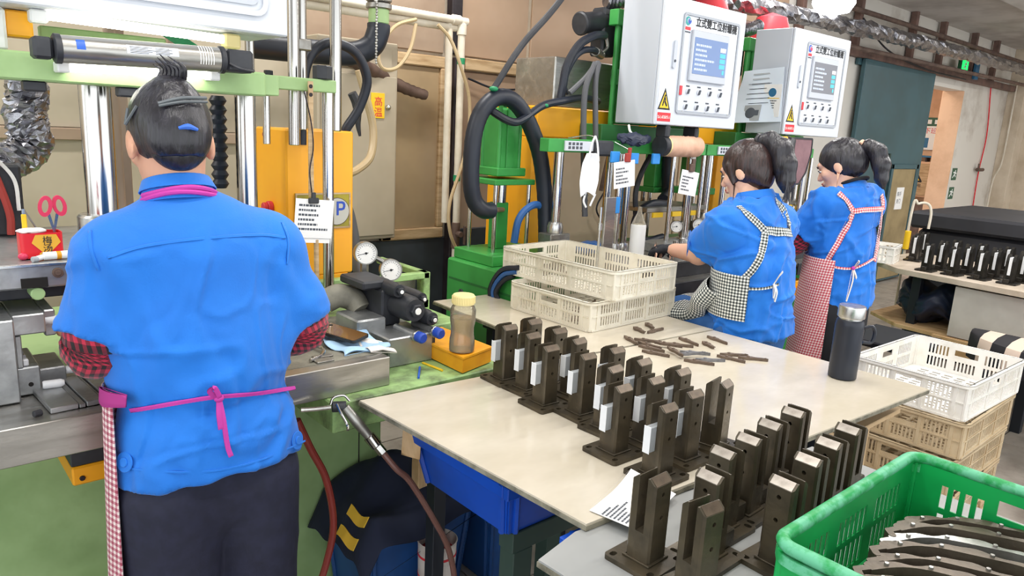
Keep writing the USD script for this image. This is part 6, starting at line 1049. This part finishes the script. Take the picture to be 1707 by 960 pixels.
def loft(C, rx, ry=None, n=22, a0=0, a1=2*math.pi, tilt=None, th=.003, wob=0, seed=0):
    """Cloth around a centre line; returns mesh and st."""
    C = np.asarray(C, float); m = len(C); rx = np.broadcast_to(rx, m); ry = rx if ry is None else np.broadcast_to(ry, m); T = np.gradient(C, axis=0); t = np.linspace(a0, a1, n); g = []
    for i in range(m):
        X = tilt if tilt is not None else None
        if X is None: X, Y, _ = frame_of(T[i])
        else: d = nrm(T[i]); X = nrm(np.asarray(X, float)-d*(np.asarray(X, float)@d)); Y = np.cross(d, X)
        w = 1+wob*np.sin(5*t+seed+i*.9)+wob*.6*np.sin(11*t-i*1.7)
        g.append(C[i]+np.cos(t)[:, None]*X*rx[i]*w[:, None]+np.sin(t)[:, None]*Y*ry[i]*w[:, None])
    return sheet(np.array(g), th)
def hair_cap(P, M, c, s, cut, extra=(), grow=.012):
    R = lambda *r: np.array(r)*s; return sdf([Ell(P(0, -.014, .026), R(.073+grow*.7, .092+grow*.7, .086+grow), M, .02)]+list(extra), .005, cut=cut, fold=lambda v: .0022*(meshkit.fbm(v*np.array([60, 60, 16]), 2, 4)-.5)*2)
def face_bits(t, P, body, fwd):
    for q in (-1, 1):
        e = t.part('eye', ball(P(q*.031, .0775, .002), .0100, (1.1, 1, .42)), 'eye_white', body); t.part('eyelid', tube([P(q*.018, .0850, .004), P(q*.031, .0885, .008), P(q*.045, .0800, .003)], [.0015, .003, .0012], n=6), 'hair_black', body); t.part('eyebrow', tube([P(q*.016, .0915, .022), P(q*.032, .0885, .027), P(q*.047, .078, .022)], [.002, .003, .0015], n=6), 'hair_black', body)
        t.part('pupil', ball(P(q*.031, .0838, .001), .0046, (1.2, .8, .7)), 'iris', body)
    t.part('lips', cat(ball(P(0, .0925, -.049), .011, (1.6, .6, .42)), ball(P(0, .0915, -.057), .011, (1.4, .6, .45))), 'lip', body)
def ribbon(t, skin, pts, name, m, parent, w=.012, th=.002, off=.003, shoot=None, k=5, uv=False):
    p = spline(pts, k); q, n = skin.cast(p, off)
    if len(q) > 4: q[1:-1] = (q[:-2]+2*q[1:-1]+q[2:])/4; q[1:-1] = (q[:-2]+2*q[1:-1]+q[2:])/4
    T = np.gradient(q, axis=0); s = np.cross(n, T); s /= np.linalg.norm(s, axis=1, keepdims=True); g = q[:, None, :]+s[:, None, :]*np.linspace(-w/2, w/2, 4)[None, :, None]
    M_, u = sheet(g, th); t.part(name, M_, m, parent, uv=u if uv else None, smooth=True); return q
def shoes(t, pts, d=(0, 1, 0)):
    for p in pts:
        p = np.asarray(p, float); d = nrm(d); sh = sdf([Cap(p+[0, 0, .045], p+d*.13+[0, 0, .03], .042, .034, ((0, 0, 1), 1.25)), Cap(p+[0, 0, .06], p+[0, 0, .09], .04, .038)], .008, cut=[(p+[0, 0, .003], (0, 0, -1))]); t.part('shoe', sh, 'shoe')

# --- the near worker, from behind
W = Thing('person', 'worker seen from behind in blue short-sleeved jacket with magenta apron ties', 'person', (.5, 1.55, 0))
hd, P, M = head_prims((.472, 1.605, 1.432), (.03, .96, -.28), (0, .28, .96), 1.02)
aL, aR = [(.335, 1.56, 1.215), (.312, 1.58, 1.035), (.355, 1.80, .995)], [(.676, 1.56, 1.215), (.732, 1.575, 1.015), (.68, 1.80, .98)]
body = hd+[Cap((.475, 1.590, 1.37), (.485, 1.565, 1.26), .050, .058, k=.03), Cap((.486, 1.57, 1.18), (.492, 1.56, .90), .13, .13, ((0, 1, 0), 1.5), k=.05), Cap((.495, 1.545, .88), (.50, 1.54, .80), .125, .125, ((0, 1, 0), 1.6), k=.05), Cap((.36, 1.565, 1.20), (.65, 1.565, 1.20), .045, k=.05)]
for a in (aL, aR): body += [Cap(np.array(a[0])+[.012 if a is aL else -.012, 0, -.02], a[1], .042, .042, k=.03), Cap(a[1], a[2], .042, .028, k=.02)]
body += hand_prims((.335, 1.82, .995), (.25, .95, -.05), (.1, 0, 1), 1, .35)+hand_prims((.675, 1.82, .98), (-.25, .95, -.05), (-.1, 0, 1), -1, .35)
for x in (.415, .595): body += [Cap((x, 1.555, .76), (x+.01*(x > .5), 1.56, .44), .082, .058, k=.03), Cap((x, 1.56, .44), (x, 1.545, .10), .055, .04, k=.02), Cap((x, 1.53, .06), (x, 1.63, .045), .036, .03, k=.02)]
b_ = W.part('body', sdf(body, .0062), 'skin', smooth=True); face_bits(W, P, b_, None)
hc = hair_cap(P, M, None, .97, [(P(0, .03, .0), M@np.array([0, .75, -.66])), (P(0, 0, -.040), M@np.array([0, .1, -.995]))], [Ell(P(0, -.075, -.01), np.array([.05, .03, .05]), M, .03), Ell(P(0, -.05, .088), np.array([.035, .03, .025]), M, .02)])
h_ = W.part('hair', hc, 'hair_black', smooth=True); W.part('nape_hair', sdf([Ell(P(0, -.052, -.036), np.array([.052, .032, .026]), M, .01), Ell(P(0, -.050, -.050), np.array([.030, .022, .020]), M, .02)], .005), 'hair_black', h_, smooth=True); rr = np.random.default_rng(3)
for i in range(7): W.part('hair_tuft', tube([P(.008*(i-3), -.05, .10), P(.006*(i-3)+.006, -.052-.004*i, .125), P(.004*(i-3)-.012, -.045-.003*i, .125+.006*(i % 4)+.014)], [.006, .004, .0008], n=6), 'hair_black', h_)
W.part('hair_clip', cat(tube([P(-.04, -.104, .045), P(0, -.112, .055), P(.05, -.098, .062)], .0035, n=8), tube([P(-.04, -.107, .040), P(0, -.116, .047), P(.05, -.10, .054)], .0028, n=8)), 'clip_grey', h_, label='long grey hair clip'); W.part('hair_clip', cat(tube([P(-.078, -.04, .052), P(-.085, -.035, .022)], .003, n=6), tube([P(-.066, -.058, .052), P(-.085, -.035, .022)], .003, n=6)), 'clip_grey', h_); W.part('hair_tie', tube([P(-.012, -.112, -.002), P(.004, -.117, 0), P(.022, -.112, -.004)], [.003, .006, .003], n=8), 'band_blue', h_, label='blue hair tie')
jk_ = [Cap((.495, 1.565, 1.175), (.499, 1.548, .99), .164, .172, ((0, 1, 0), 1.46), k=.05), Cap((.499, 1.548, .99), (.507, 1.532, .742), .172, .192, ((0, 1, 0), 1.52), k=.05, flat=True), Cap((.36, 1.575, 1.212), (.645, 1.572, 1.212), .068, k=.06), Cap((.452, 1.585, 1.252), (.520, 1.583, 1.252), .056, k=.05), Cap((.478, 1.592, 1.28), (.480, 1.588, 1.315), .062, .054, k=.03),
       Cap((.350, 1.568, 1.203), (.312, 1.574, 1.058), .064, .076, k=.06, flat=True), Cap((.660, 1.566, 1.203), (.724, 1.572, 1.038), .064, .077, k=.06, flat=True)]
def jfold(v):
    g = folds(21, .007, (6, 6, 3.0))(v)+creases(4, .0055, (((7, 7, 2.2), .035, 1), ((4, 4, 8), .03, .7), ((13, 13, 6), .04, .45)))(v); x, z = v[:, 0], v[:, 2]; band = np.exp(-((z-.905)/.03)**2)*.012; sag = .008*np.exp(-((z-.865-.05*np.sin(x*20))/.02)**2)*np.clip(1-abs(x-.5)/.2, 0, 1)
    return g*np.clip((1.30-z)/.10, .1, 1)-band+sag
jm = sdf(jk_, .0068, fold=jfold, cut=[((.478, 1.60, 1.322), (0, .35, .94))]); j_ = W.part('jacket', jm, 'jacket_blue', smooth=True); S = Skin(jm); dY = (.12, 1, 0)
ribbon(W, S, [(.330, 1.539, 1.213), (.375, 1.506, 1.235), (.438, 1.456, 1.252), (.508, 1.397, 1.265), (.560, 1.353, 1.271), (.590, 1.325, 1.268)], 'yoke_seam', 'jacket_blue', j_, .006, .003, .001)
for pts in ([(.310, 1.572, 1.261), (.308, 1.564, 1.228), (.315, 1.546, 1.189)], [(.588, 1.335, 1.295), (.594, 1.321, 1.264), (.587, 1.313, 1.219)]): ribbon(W, S, pts, 'sleeve_seam', 'jacket_blue', j_, .006, .003, .001)
ribbon(W, S, [(.306, 1.445, .824), (.366, 1.391, .820), (.435, 1.331, .825), (.506, 1.275, .849), (.578, 1.224, .891)], 'hem_seam', 'jacket_blue', j_, .004, .002, .001)
q_, n__ = S.cast(np.array([(.316, 1.440, .834), (.566, 1.236, .891)]), .002)
for q, n in zip(q_, n__): W.part('hem_tab', cyl(q, q+n*.003, .021, 18), 'jacket_blue', j_); W.part('hem_button', cyl(q+n*.002, q+n*.006, .010, 16), 'jacket_blue', j_)
ang = np.linspace(0, 2*math.pi, 30); W.part('collar', sheet(np.array([[(.477+r*1.06*math.cos(a), 1.583+r*.98*math.sin(a)+.010*f, z+.020*math.sin(a)*-1+.0*f) for a in ang] for r, z, f in ((.072, 1.308, 0), (.064, 1.330, 0), (.058, 1.352, 1), (.060, 1.354, 1), (.069, 1.333, 0))]), .003)[0], 'jacket_blue', j_, smooth=True)
for k in range(2): W.part('neck_strap', tube([(.477+(.071+.002*k)*math.cos(a), 1.582+(.069+.002*k)*math.sin(a), 1.324-.008*k-.022*math.sin(a)+.002*math.sin(3*a+k)) for a in np.linspace(math.pi*1.05, math.pi*1.95, 12)], .0052, n=8, k=3), 'magenta', label='magenta apron neck strap')
for nm, a, r in (('l', aL, (.054, .064, .066, .056, .042)), ('r', aR, (.054, .064, .066, .056, .042))):
    C = spline([np.array(a[0])*.35+np.array(a[1])*.65, np.array(a[1])+[0, 0, -.004], np.array(a[1])*.45+np.array(a[2])*.55, np.array(a[2])], 7); m_, u_ = loft(C, np.interp(np.linspace(0, 1, len(C)), np.linspace(0, 1, 5), r), n=30, wob=.03); W.part('oversleeve', m_, 'plaid_red', uv=u_, label='red and black plaid oversleeve')
tm = sdf([Cap((.505, 1.538, .80), (.505, 1.538, .72), .150, .152, ((0, 1, 0), 1.6), k=.05), Cap((.418, 1.536, .70), (.412, 1.545, .10), .102, .080, k=.025, flat=True), Cap((.598, 1.536, .70), (.606, 1.545, .10), .102, .080, k=.025, flat=True)], .009, fold=folds(9, .006)); W.part('trousers', tm, 'trouser_navy', smooth=True); shoes(W, [(.412, 1.53, 0), (.606, 1.53, 0)])
th = np.radians(np.linspace(22, 195, 40)); zz = np.linspace(.955, .24, 26)
ap = np.array([[(.508+(.203+.012*math.sin(7*t)*(1-z)+.02*(.95-z))*math.cos(t), 1.535+(.122+.03*(.95-z)+.006*math.sin(6*t)*(1-z))*math.sin(t)-.0*z, z) for t in th] for z in zz]); m_, u_ = sheet(ap, .003); a_ = W.part('apron', m_, 'gingham_pink', uv=u_, label='pink gingham apron')
W.part('apron_corner', sheet(np.array([[(.508+(.2065+.003*i)*math.cos(t), 1.535+(.128)*math.sin(t), .957-.034*i*(1-.4*abs(s-.3))) for i in np.linspace(0, 1, 4)] for s, t in zip(np.linspace(0, 1, 8), np.radians(np.linspace(176, 211, 8)))]), .004)[0], 'magenta_dark', a_, smooth=True)
rb = ribbon(W, S, [(.335, 1.450, .934), (.388, 1.409, .948), (.450, 1.360, .965), (.511, 1.308, .976), (.571, 1.259, .987)], 'waist_tie', 'magenta', a_, .009, .002, .006)
bq, _ = S.cast(np.array([(.461, 1.351, .967)]), .012); bq = bq[0]; W.part('tie_knot', ball(bq, .010, (1, .7, .8)), 'magenta', a_)
for pts in ([bq, bq+[-.02, -.008, .02], bq+[-.012, -.012, .028], bq+[0, -.006, .004]], [bq, bq+[.004, -.008, -.04], bq+[.010, -.010, -.10], bq+[.016, -.012, -.125]], [bq, bq+[-.004, -.008, -.03], bq+[-.002, -.010, -.062]]): W.part('tie_end', strip(pts, .010, .002, (1, 0, .1))[0], 'magenta', a_, smooth=True)

# --- the seated worker
def K(p, s=1.055): p = np.asarray(p, float); return np.array([p[0]*s, p[1]*s, 1.5+(p[2]-1.5)*s])
W = Thing('person', 'seated worker in blue jacket with black and white gingham apron straps', 'person', K((2.45, 1.40, 0))*[1, 1, 0])
fw = nrm((-.10, .93, -.36)); up = nrm((0, .36, .93)); hd, P, M = head_prims(K((2.455, 1.495, 1.378)), fw, up, 1.0)
nk, ch, hp = K((2.46, 1.45, 1.27)), K((2.44, 1.42, 1.12)), K((2.435, 1.37, .84)); sL, sR = K((2.295, 1.455, 1.185)), K((2.585, 1.42, 1.18)); eL, wL = K((2.365, 1.60, 1.06)), np.array([2.575, 1.86, 1.015]); eR, wR = K((2.66, 1.58, 1.04)), np.array([2.79, 1.86, 1.01])
knL, knR = np.array([2.515, 1.755, .77]), np.array([2.70, 1.755, .77])
body = hd+[Cap(K((2.455, 1.475, 1.30)), nk, .05, .058, k=.03), Cap(nk+[0, 0, -.09], hp, .12, .14, ((0, 1, 0), 1.35), k=.05), Cap(sL, sR, .05, k=.05)]
for s_, e_, w_ in ((sL, eL, wL), (sR, eR, wR)): body += [Cap(s_, e_, .05, .043, k=.03), Cap(e_, w_, .043, .029, k=.02)]
body += hand_prims(wL+[.01, .02, 0], (.35, .9, -.12), (.1, 0, 1), 1, .45)+hand_prims(wR+[-.005, .02, 0], (-.3, .9, -.12), (-.1, 0, 1), -1, .45)
for q, kn in ((-.09, knL), (.09, knR)): body += [Cap(hp+[q, .03, -.06], kn, .085, .06, k=.03), Cap(kn, (kn[0], kn[1]+.03, .10), .056, .04, k=.02), Cap((kn[0], kn[1]+.02, .06), (kn[0], kn[1]+.12, .045), .036, .03, k=.02)]
b_ = W.part('body', sdf(body, .0066), 'skin_pale', smooth=True); face_bits(W, P, b_, None)
h_ = W.part('hair', hair_cap(P, M, None, 1.0, [(P(0, .052, -.005), M@np.array([0, .90, -.43])), (P(0, 0, -.075), M@np.array([0, .25, -.97]))], [Ell(P(0, -.06, -.02), np.array([.062, .04, .07]), M, .03), Cap(P(-.066, .035, .03), P(-.068, .03, -.055), .014, .006, k=.015), Cap(P(.066, .035, .03), P(.068, .03, -.055), .014, .006, k=.015)], .014), 'hair_brown', smooth=True)
tail = [P(.0, -.075, .098), P(.01, -.112, .090), P(.018, -.142, .045), P(.020, -.145, -.015), P(.022, -.135, -.075), P(.024, -.125, -.11)]
W.part('ponytail', sdf([Cap(tail[i], tail[i+1], r0, r1, k=.02) for i, (r0, r1) in enumerate(((.022, .032), (.032, .042), (.042, .042), (.042, .032), (.032, .012)))], .006, fold=lambda v: .006*(meshkit.fbm(v*np.array([60, 60, 10]), 2, 6)-.5)), 'hair_black', h_, smooth=True); W.part('hair_tie', lathe([(.022, 0), (.03, .004), (.03, .012), (.022, .016)], 20, P(0, -.07, .10), P(0, -.112, .09)-P(0, -.07, .10)), 'hair_black', h_)
rr = np.random.default_rng(8)
for i in range(16): a = rr.uniform(-1, 1); W.part('hair_strand', tube([tail[3]+M@np.array([a*.035, -.02+rr.uniform(-.01, .01), .02]), tail[4]+M@np.array([a*.035, -.02, 0]), tail[5]+M@np.array([a*.04, rr.uniform(-.02, .02), -.03-rr.uniform(0, .03)])], [.004, .004, .001], n=5), 'hair_black', h_)
jk_ = [Cap(nk+[-.012, -.01, -.10], ch+[-.012, -.02, -.10], .142, .146, (nrm((.1, 1, 0)), 1.18), k=.05), Cap(ch+[-.012, -.02, -.10], hp+[-.012, .005, -.055], .145, .168, (nrm((.1, 1, 0)), 1.12), k=.06, flat=True), Cap(sL+[.02, 0, .0], sR+[-.02, 0, 0], .073, k=.06), Cap(nk+[-.03, -.01, -.02], nk+[.03, -.01, -.02], .062, k=.05),
       Cap(sL+[.01, 0, 0], sL*.25+eL*.75, .074, .080, k=.045, flat=True), Cap(sR, sR*.3+eR*.7, .074, .078, k=.045, flat=True)]
jm = sdf(jk_, .0072, fold=lambda v: folds(33, .012, (8, 8, 4))(v)+creases(7, .009, (((7, 7, 4), .035, 1), ((5, 5, 9), .03, .8), ((13, 13, 8), .04, .4)))(v), cut=[(nk+[0, 0, .012], (0, .25, .97))]); j_ = W.part('jacket', jm, 'jacket_blue', smooth=True); S = Skin(jm)
W.part('collar', sheet(np.array([[(nk[0]+r*math.cos(a), nk[1]+r*math.sin(a)+.01*f, nk[2]+z-.018*math.sin(a)) for a in ang] for r, z, f in ((.082, -.015, 0), (.071, .010, 0), (.066, .040, 1), (.070, .040, 1), (.080, .012, 0))]), .003)[0], 'jacket_blue', j_, smooth=True)
# straps lie on the jacket: from each shoulder to a cross band on the back, then down to the waist
for nm, pts in (('apron_strap', [(2.143, 1.319, 1.278), (2.162, 1.295, 1.255), (2.184, 1.268, 1.229), (2.202, 1.244, 1.202)]), ('apron_strap', [(2.236, 1.244, 1.304), (2.252, 1.221, 1.276), (2.260, 1.205, 1.243), (2.262, 1.194, 1.214)]), ('cross_band', [(2.196, 1.250, 1.206), (2.226, 1.224, 1.206), (2.262, 1.191, 1.203)]), ('apron_strap', [(2.200, 1.245, 1.200), (2.191, 1.241, 1.158), (2.174, 1.241, 1.109), (2.149, 1.251, 1.069), (2.113, 1.273, 1.034)])): ribbon(W, S, pts, nm, 'gingham_black', j_, .026 if nm == 'apron_strap' else .034, .003, .005, uv=True, k=6)
ribbon(W, S, [(2.117, 1.265, 1.019), (2.151, 1.235, 1.020), (2.189, 1.203, 1.026), (2.215, 1.184, 1.039)], 'waist_tie', 'gingham_black', j_, .010, .002, .006, uv=True)
bq, _ = S.cast(np.array([(2.202, 1.195, 1.036)]), .01); bq = bq[0]
for pts in ([bq, bq+[.01, -.01, .03], bq+[.03, -.012, .045]], [bq, bq+[.006, -.012, -.03], bq+[-.004, -.014, -.065]], [bq, bq+[-.008, -.012, -.02], bq+[-.016, -.014, -.05]]): W.part('tie_end', strip(pts, .010, .002, (1, 0, .2))[0], 'liner_white', j_, smooth=True)
cp = spline([hp+[0, .11, .145], hp+[0, .17, .075], (np.array(knL)+knR)/2+[0, -.09, .045], (np.array(knL)+knR)/2+[0, .03, .02], (np.array(knL)+knR)/2+[0, .085, -.10], (np.array(knL)+knR)/2+[0, .09, -.28]], 6); tt = np.radians(np.linspace(-35, 215, 36)); g = []
for i, c in enumerate(cp):
    T = nrm(np.gradient(cp, axis=0)[i]); N = nrm(np.cross((1., 0, 0), T)); N = N if N[2]+N[1] > 0 else -N; f = i/len(cp); g.append([c+np.array([1., 0, 0])*(.205-.02*f)*math.cos(t)+N*(.075-.02*f)*math.sin(t)*(1+.05*math.sin(5*t+i))-N*.02 for t in tt])
m_, u_ = sheet(np.array(g), .003); W.part('apron', m_, 'gingham_black', uv=u_, label='black and white gingham apron over the lap')
bib = np.array([[hp+[.19*math.cos(t), .02+.165*math.sin(t), z] for t in np.radians(np.linspace(-20, 206, 34))] for z in np.linspace(.20, .03, 8)]); m_, u_ = sheet(bib, .003); W.part('apron_waist', m_, 'gingham_black', uv=u_)
W.part('trousers', sdf([Cap(hp+[0, 0, .02], hp+[0, .02, -.06], .150, .155, ((0, 1, 0), 1.2), k=.04)]+[q for s_, kn in ((-.09, knL), (.09, knR)) for q in (Cap(hp+[s_, .03, -.06], kn, .095, .072, k=.03), Cap(kn, (kn[0], kn[1]+.03, .10), .070, .06, k=.02, flat=True))], .010, fold=folds(12, .008)), 'denim', smooth=True); shoes(W, [(knL[0], knL[1]+.0, 0), (knR[0], knR[1]+.0, 0)])
for nm, w_, dd, sd_, nn in (('glove', wL+[.01, .02, 0], (.35, .9, -.12), 1, (.1, 0, 1)), ('glove', wR+[-.005, .02, 0], (-.3, .9, -.12), -1, (-.1, 0, 1))):
    hpz = hand_prims(w_, dd, nn, sd_, .45)
    for q in hpz: q.ra += .003; q.rb += .003; q.lo -= .003; q.hi += .003
    W.part(nm, sdf(hpz, .0042), 'glove_black', smooth=True, label='black work glove')
so = hp+[0, -.0, 0]; stz = so[2]-.165
sl = Thing('work_stool', 'tall stool under the seated worker', 'stool', (so[0], so[1], 0)); sl.part('seat', lathe([(.14, 0), (.155, .006), (.155, .03), (.14, .04)], 28, (so[0], so[1]-.01, stz-.04)), 'lid_cream'); sl.part('footring', tube([(so[0]+.15*math.cos(a), so[1]+.15*math.sin(a), .25) for a in np.linspace(0, 2*math.pi, 17)], .009, n=8, k=2), 'black_steel')
for a in (.8, 2.36, 3.93, 5.5): sl.part('leg', cyl((so[0]+.17*math.cos(a), so[1]+.17*math.sin(a), 0), (so[0]+.10*math.cos(a), so[1]+.10*math.sin(a), stz-.04), .013, 12), 'black_steel')

# --- the standing worker at the far press
W = Thing('person', 'standing worker in blue jacket and black trousers with red gingham apron', 'person', (3.18, 1.42, 0))
fw = nrm((-.12, .90, -.42)); up = nrm((0, .42, .90)); hd, P, M = head_prims((3.165, 1.475, 1.402), fw, up, .98)
nk, sL, sR = np.array([3.185, 1.435, 1.30]), np.array([3.045, 1.455, 1.245]), np.array([3.325, 1.415, 1.245]); eL, wL = np.array([3.03, 1.575, 1.065]), np.array([3.20, 1.75, 1.02]); eR, wR = np.array([3.40, 1.53, 1.05]), np.array([3.38, 1.76, 1.02])
body = hd+[Cap((3.175, 1.455, 1.335), nk, .048, .055, k=.03), Cap((3.185, 1.43, 1.20), (3.18, 1.42, .90), .12, .125, ((0, 1, 0), 1.4), k=.05), Cap((3.18, 1.42, .88), (3.18, 1.42, .78), .14, .145, ((0, 1, 0), 1.35), k=.05), Cap(sL, sR, .05, k=.05)]
for s_, e_, w_ in ((sL, eL, wL), (sR, eR, wR)): body += [Cap(s_, e_, .047, .040, k=.03), Cap(e_, w_, .040, .028, k=.02)]
body += hand_prims(wL+[.01, .02, 0], (.35, .9, -.05), (.1, 0, 1), 1, .4)+hand_prims(wR+[0, .02, 0], (-.2, .9, -.05), (-.1, 0, 1), -1, .4)
for q in (-.085, .085): body += [Cap((3.18+q, 1.42, .76), (3.18+q, 1.43, .44), .078, .055, k=.03), Cap((3.18+q, 1.43, .44), (3.18+q, 1.41, .10), .052, .038, k=.02), Cap((3.18+q, 1.40, .06), (3.18+q, 1.50, .045), .036, .03, k=.02)]
b_ = W.part('body', sdf(body, .0066), 'skin_pale', smooth=True); face_bits(W, P, b_, None)
h_ = W.part('hair', hair_cap(P, M, None, .98, [(P(0, .045, .005), M@np.array([0, .80, -.60])), (P(0, 0, -.06), M@np.array([0, .25, -.97]))], [Ell(P(0, -.07, -.005), np.array([.05, .035, .05]), M, .03)]), 'hair_black', smooth=True)
tail = [P(0, -.085, .04), P(.01, -.125, .045), P(.015, -.152, .01), P(.015, -.150, -.05), P(.018, -.135, -.105), P(.02, -.13, -.145)]
W.part('ponytail', sdf([Cap(tail[i], tail[i+1], r0, r1, k=.02) for i, (r0, r1) in enumerate(((.016, .026), (.026, .034), (.034, .034), (.034, .024), (.024, .008)))], .006, fold=lambda v: .005*(meshkit.fbm(v*np.array([60, 60, 10]), 2, 6)-.5)), 'hair_black', h_, smooth=True); W.part('hair_claw', tube([P(-.02, -.105, .062), P(0, -.112, .072), P(.02, -.105, .062)], .008, n=8), 'wrap_pink', h_, label='beige hair claw')
jk_ = [Cap((3.185, 1.43, 1.20), (3.18, 1.42, 1.02), .152, .150, ((0, 1, 0), 1.35), k=.05), Cap((3.18, 1.42, 1.02), (3.185, 1.415, .81), .152, .176, ((0, 1, 0), 1.25), k=.05, flat=True), Cap(sL+[.02, 0, 0], sR+[-.02, 0, 0], .068, k=.06), Cap(nk+[-.03, 0, -.025], nk+[.03, 0, -.025], .058, k=.05), Cap(sL+[.01, 0, 0], sL*.25+eL*.75, .070, .078, k=.045, flat=True), Cap(sR, sR*.3+eR*.7, .070, .076, k=.045, flat=True)]
jm = sdf(jk_, .0072, fold=lambda v: folds(45, .010, (8, 8, 4))(v)+creases(8, .0085, (((8, 8, 3), .035, 1), ((5, 5, 9), .03, .6), ((14, 14, 7), .04, .4)))(v), cut=[(nk+[0, 0, .012], (0, .25, .97))]); j_ = W.part('jacket', jm, 'jacket_blue', smooth=True); S = Skin(jm)
W.part('collar', sheet(np.array([[(nk[0]+r*math.cos(a), nk[1]+r*math.sin(a)+.01*f, nk[2]+z-.018*math.sin(a)) for a in ang] for r, z, f in ((.080, -.02, 0), (.069, .006, 0), (.062, .034, 1), (.066, .034, 1), (.077, .008, 0))]), .003)[0], 'jacket_blue', j_, smooth=True); W.part('neck_cord', tube([(nk[0]+.066*math.cos(a), nk[1]+.066*math.sin(a), nk[2]+.035-.03*math.sin(a)) for a in np.linspace(math.pi*.9, math.pi*2.1, 14)], .007, n=8, k=3), 'trouser_black')
for nm, pts in (('apron_strap', [(2.893, 1.346, 1.306), (2.914, 1.319, 1.277), (2.929, 1.294, 1.239)]), ('apron_strap', [(3.020, 1.234, 1.308), (3.021, 1.225, 1.280), (3.018, 1.219, 1.250)]), ('cross_band', [(2.926, 1.297, 1.239), (2.973, 1.258, 1.247), (3.020, 1.218, 1.255)]), ('apron_strap', [(2.929, 1.294, 1.237), (2.909, 1.296, 1.185), (2.880, 1.305, 1.125), (2.853, 1.314, 1.077), (2.831, 1.321, 1.035)]), ('apron_strap', [(3.016, 1.221, 1.250), (3.003, 1.212, 1.180), (2.986, 1.205, 1.110), (2.971, 1.201, 1.051)])): ribbon(W, S, pts, nm, 'gingham_red', j_, .022, .003, .005, uv=True, k=6)
ribbon(W, S, [(2.829, 1.323, 1.037), (2.859, 1.291, 1.018), (2.904, 1.251, 1.019), (2.942, 1.224, 1.038), (2.968, 1.206, 1.058)], 'waist_tie', 'gingham_red', j_, .010, .002, .006, uv=True)
bq, _ = S.cast(np.array([(2.904, 1.252, 1.021)]), .01); bq = bq[0]; W.part('tie_knot', ball(bq, .010, (1, .7, .9)), 'magenta', j_)
for pts in ([bq, bq+[.02, -.01, .02], bq+[.01, -.012, .03], bq], [bq, bq+[.012, -.01, -.03], bq+[.02, -.012, -.05]], [bq, bq+[-.01, -.01, -.05], bq+[-.035, -.012, -.11], bq+[-.045, -.012, -.135]]): W.part('tie_end', strip(pts, .010, .002, (1, 0, .2))[0], 'gingham_red', j_, smooth=True)
th = np.radians(np.linspace(-12, 200, 40)); ap = np.array([[(3.185+(.185+.05*(1.0-z)+.010*math.sin(7*t)*(1-z))*math.cos(t), 1.42+(.150+.05*(1.0-z))*math.sin(t), z) for t in th] for z in np.linspace(1.02, .28, 24)]); m_, u_ = sheet(ap, .003); W.part('apron', m_, 'gingham_red', uv=u_, label='red and white gingham apron')
C = spline([sL*.35+eL*.65, eL+[0, 0, -.004], eL*.4+wL*.6, wL], 7); m_, u_ = loft(C, np.interp(np.linspace(0, 1, len(C)), np.linspace(0, 1, 4), (.05, .054, .05, .038)), n=26, wob=.03); W.part('oversleeve', m_, 'plaid_red', uv=u_, label='dark red oversleeve')
C = spline([sR*.35+eR*.65, eR+[0, 0, -.004], eR*.4+wR*.6, wR], 7); m_, u_ = loft(C, np.interp(np.linspace(0, 1, len(C)), np.linspace(0, 1, 4), (.05, .054, .05, .038)), n=26, wob=.03); W.part('oversleeve', m_, 'plaid_red', uv=u_)
W.part('trousers', sdf([Cap((3.185, 1.415, .88), (3.185, 1.415, .76), .15, .155, ((0, 1, 0), 1.25), k=.05), Cap((3.10, 1.415, .78), (3.095, 1.42, .10), .100, .075, k=.025, flat=True), Cap((3.268, 1.415, .78), (3.265, 1.42, .10), .100, .075, k=.025, flat=True)], .010, fold=folds(19, .007)), 'trouser_black', smooth=True); shoes(W, [(3.095, 1.39, 0), (3.265, 1.39, 0)])
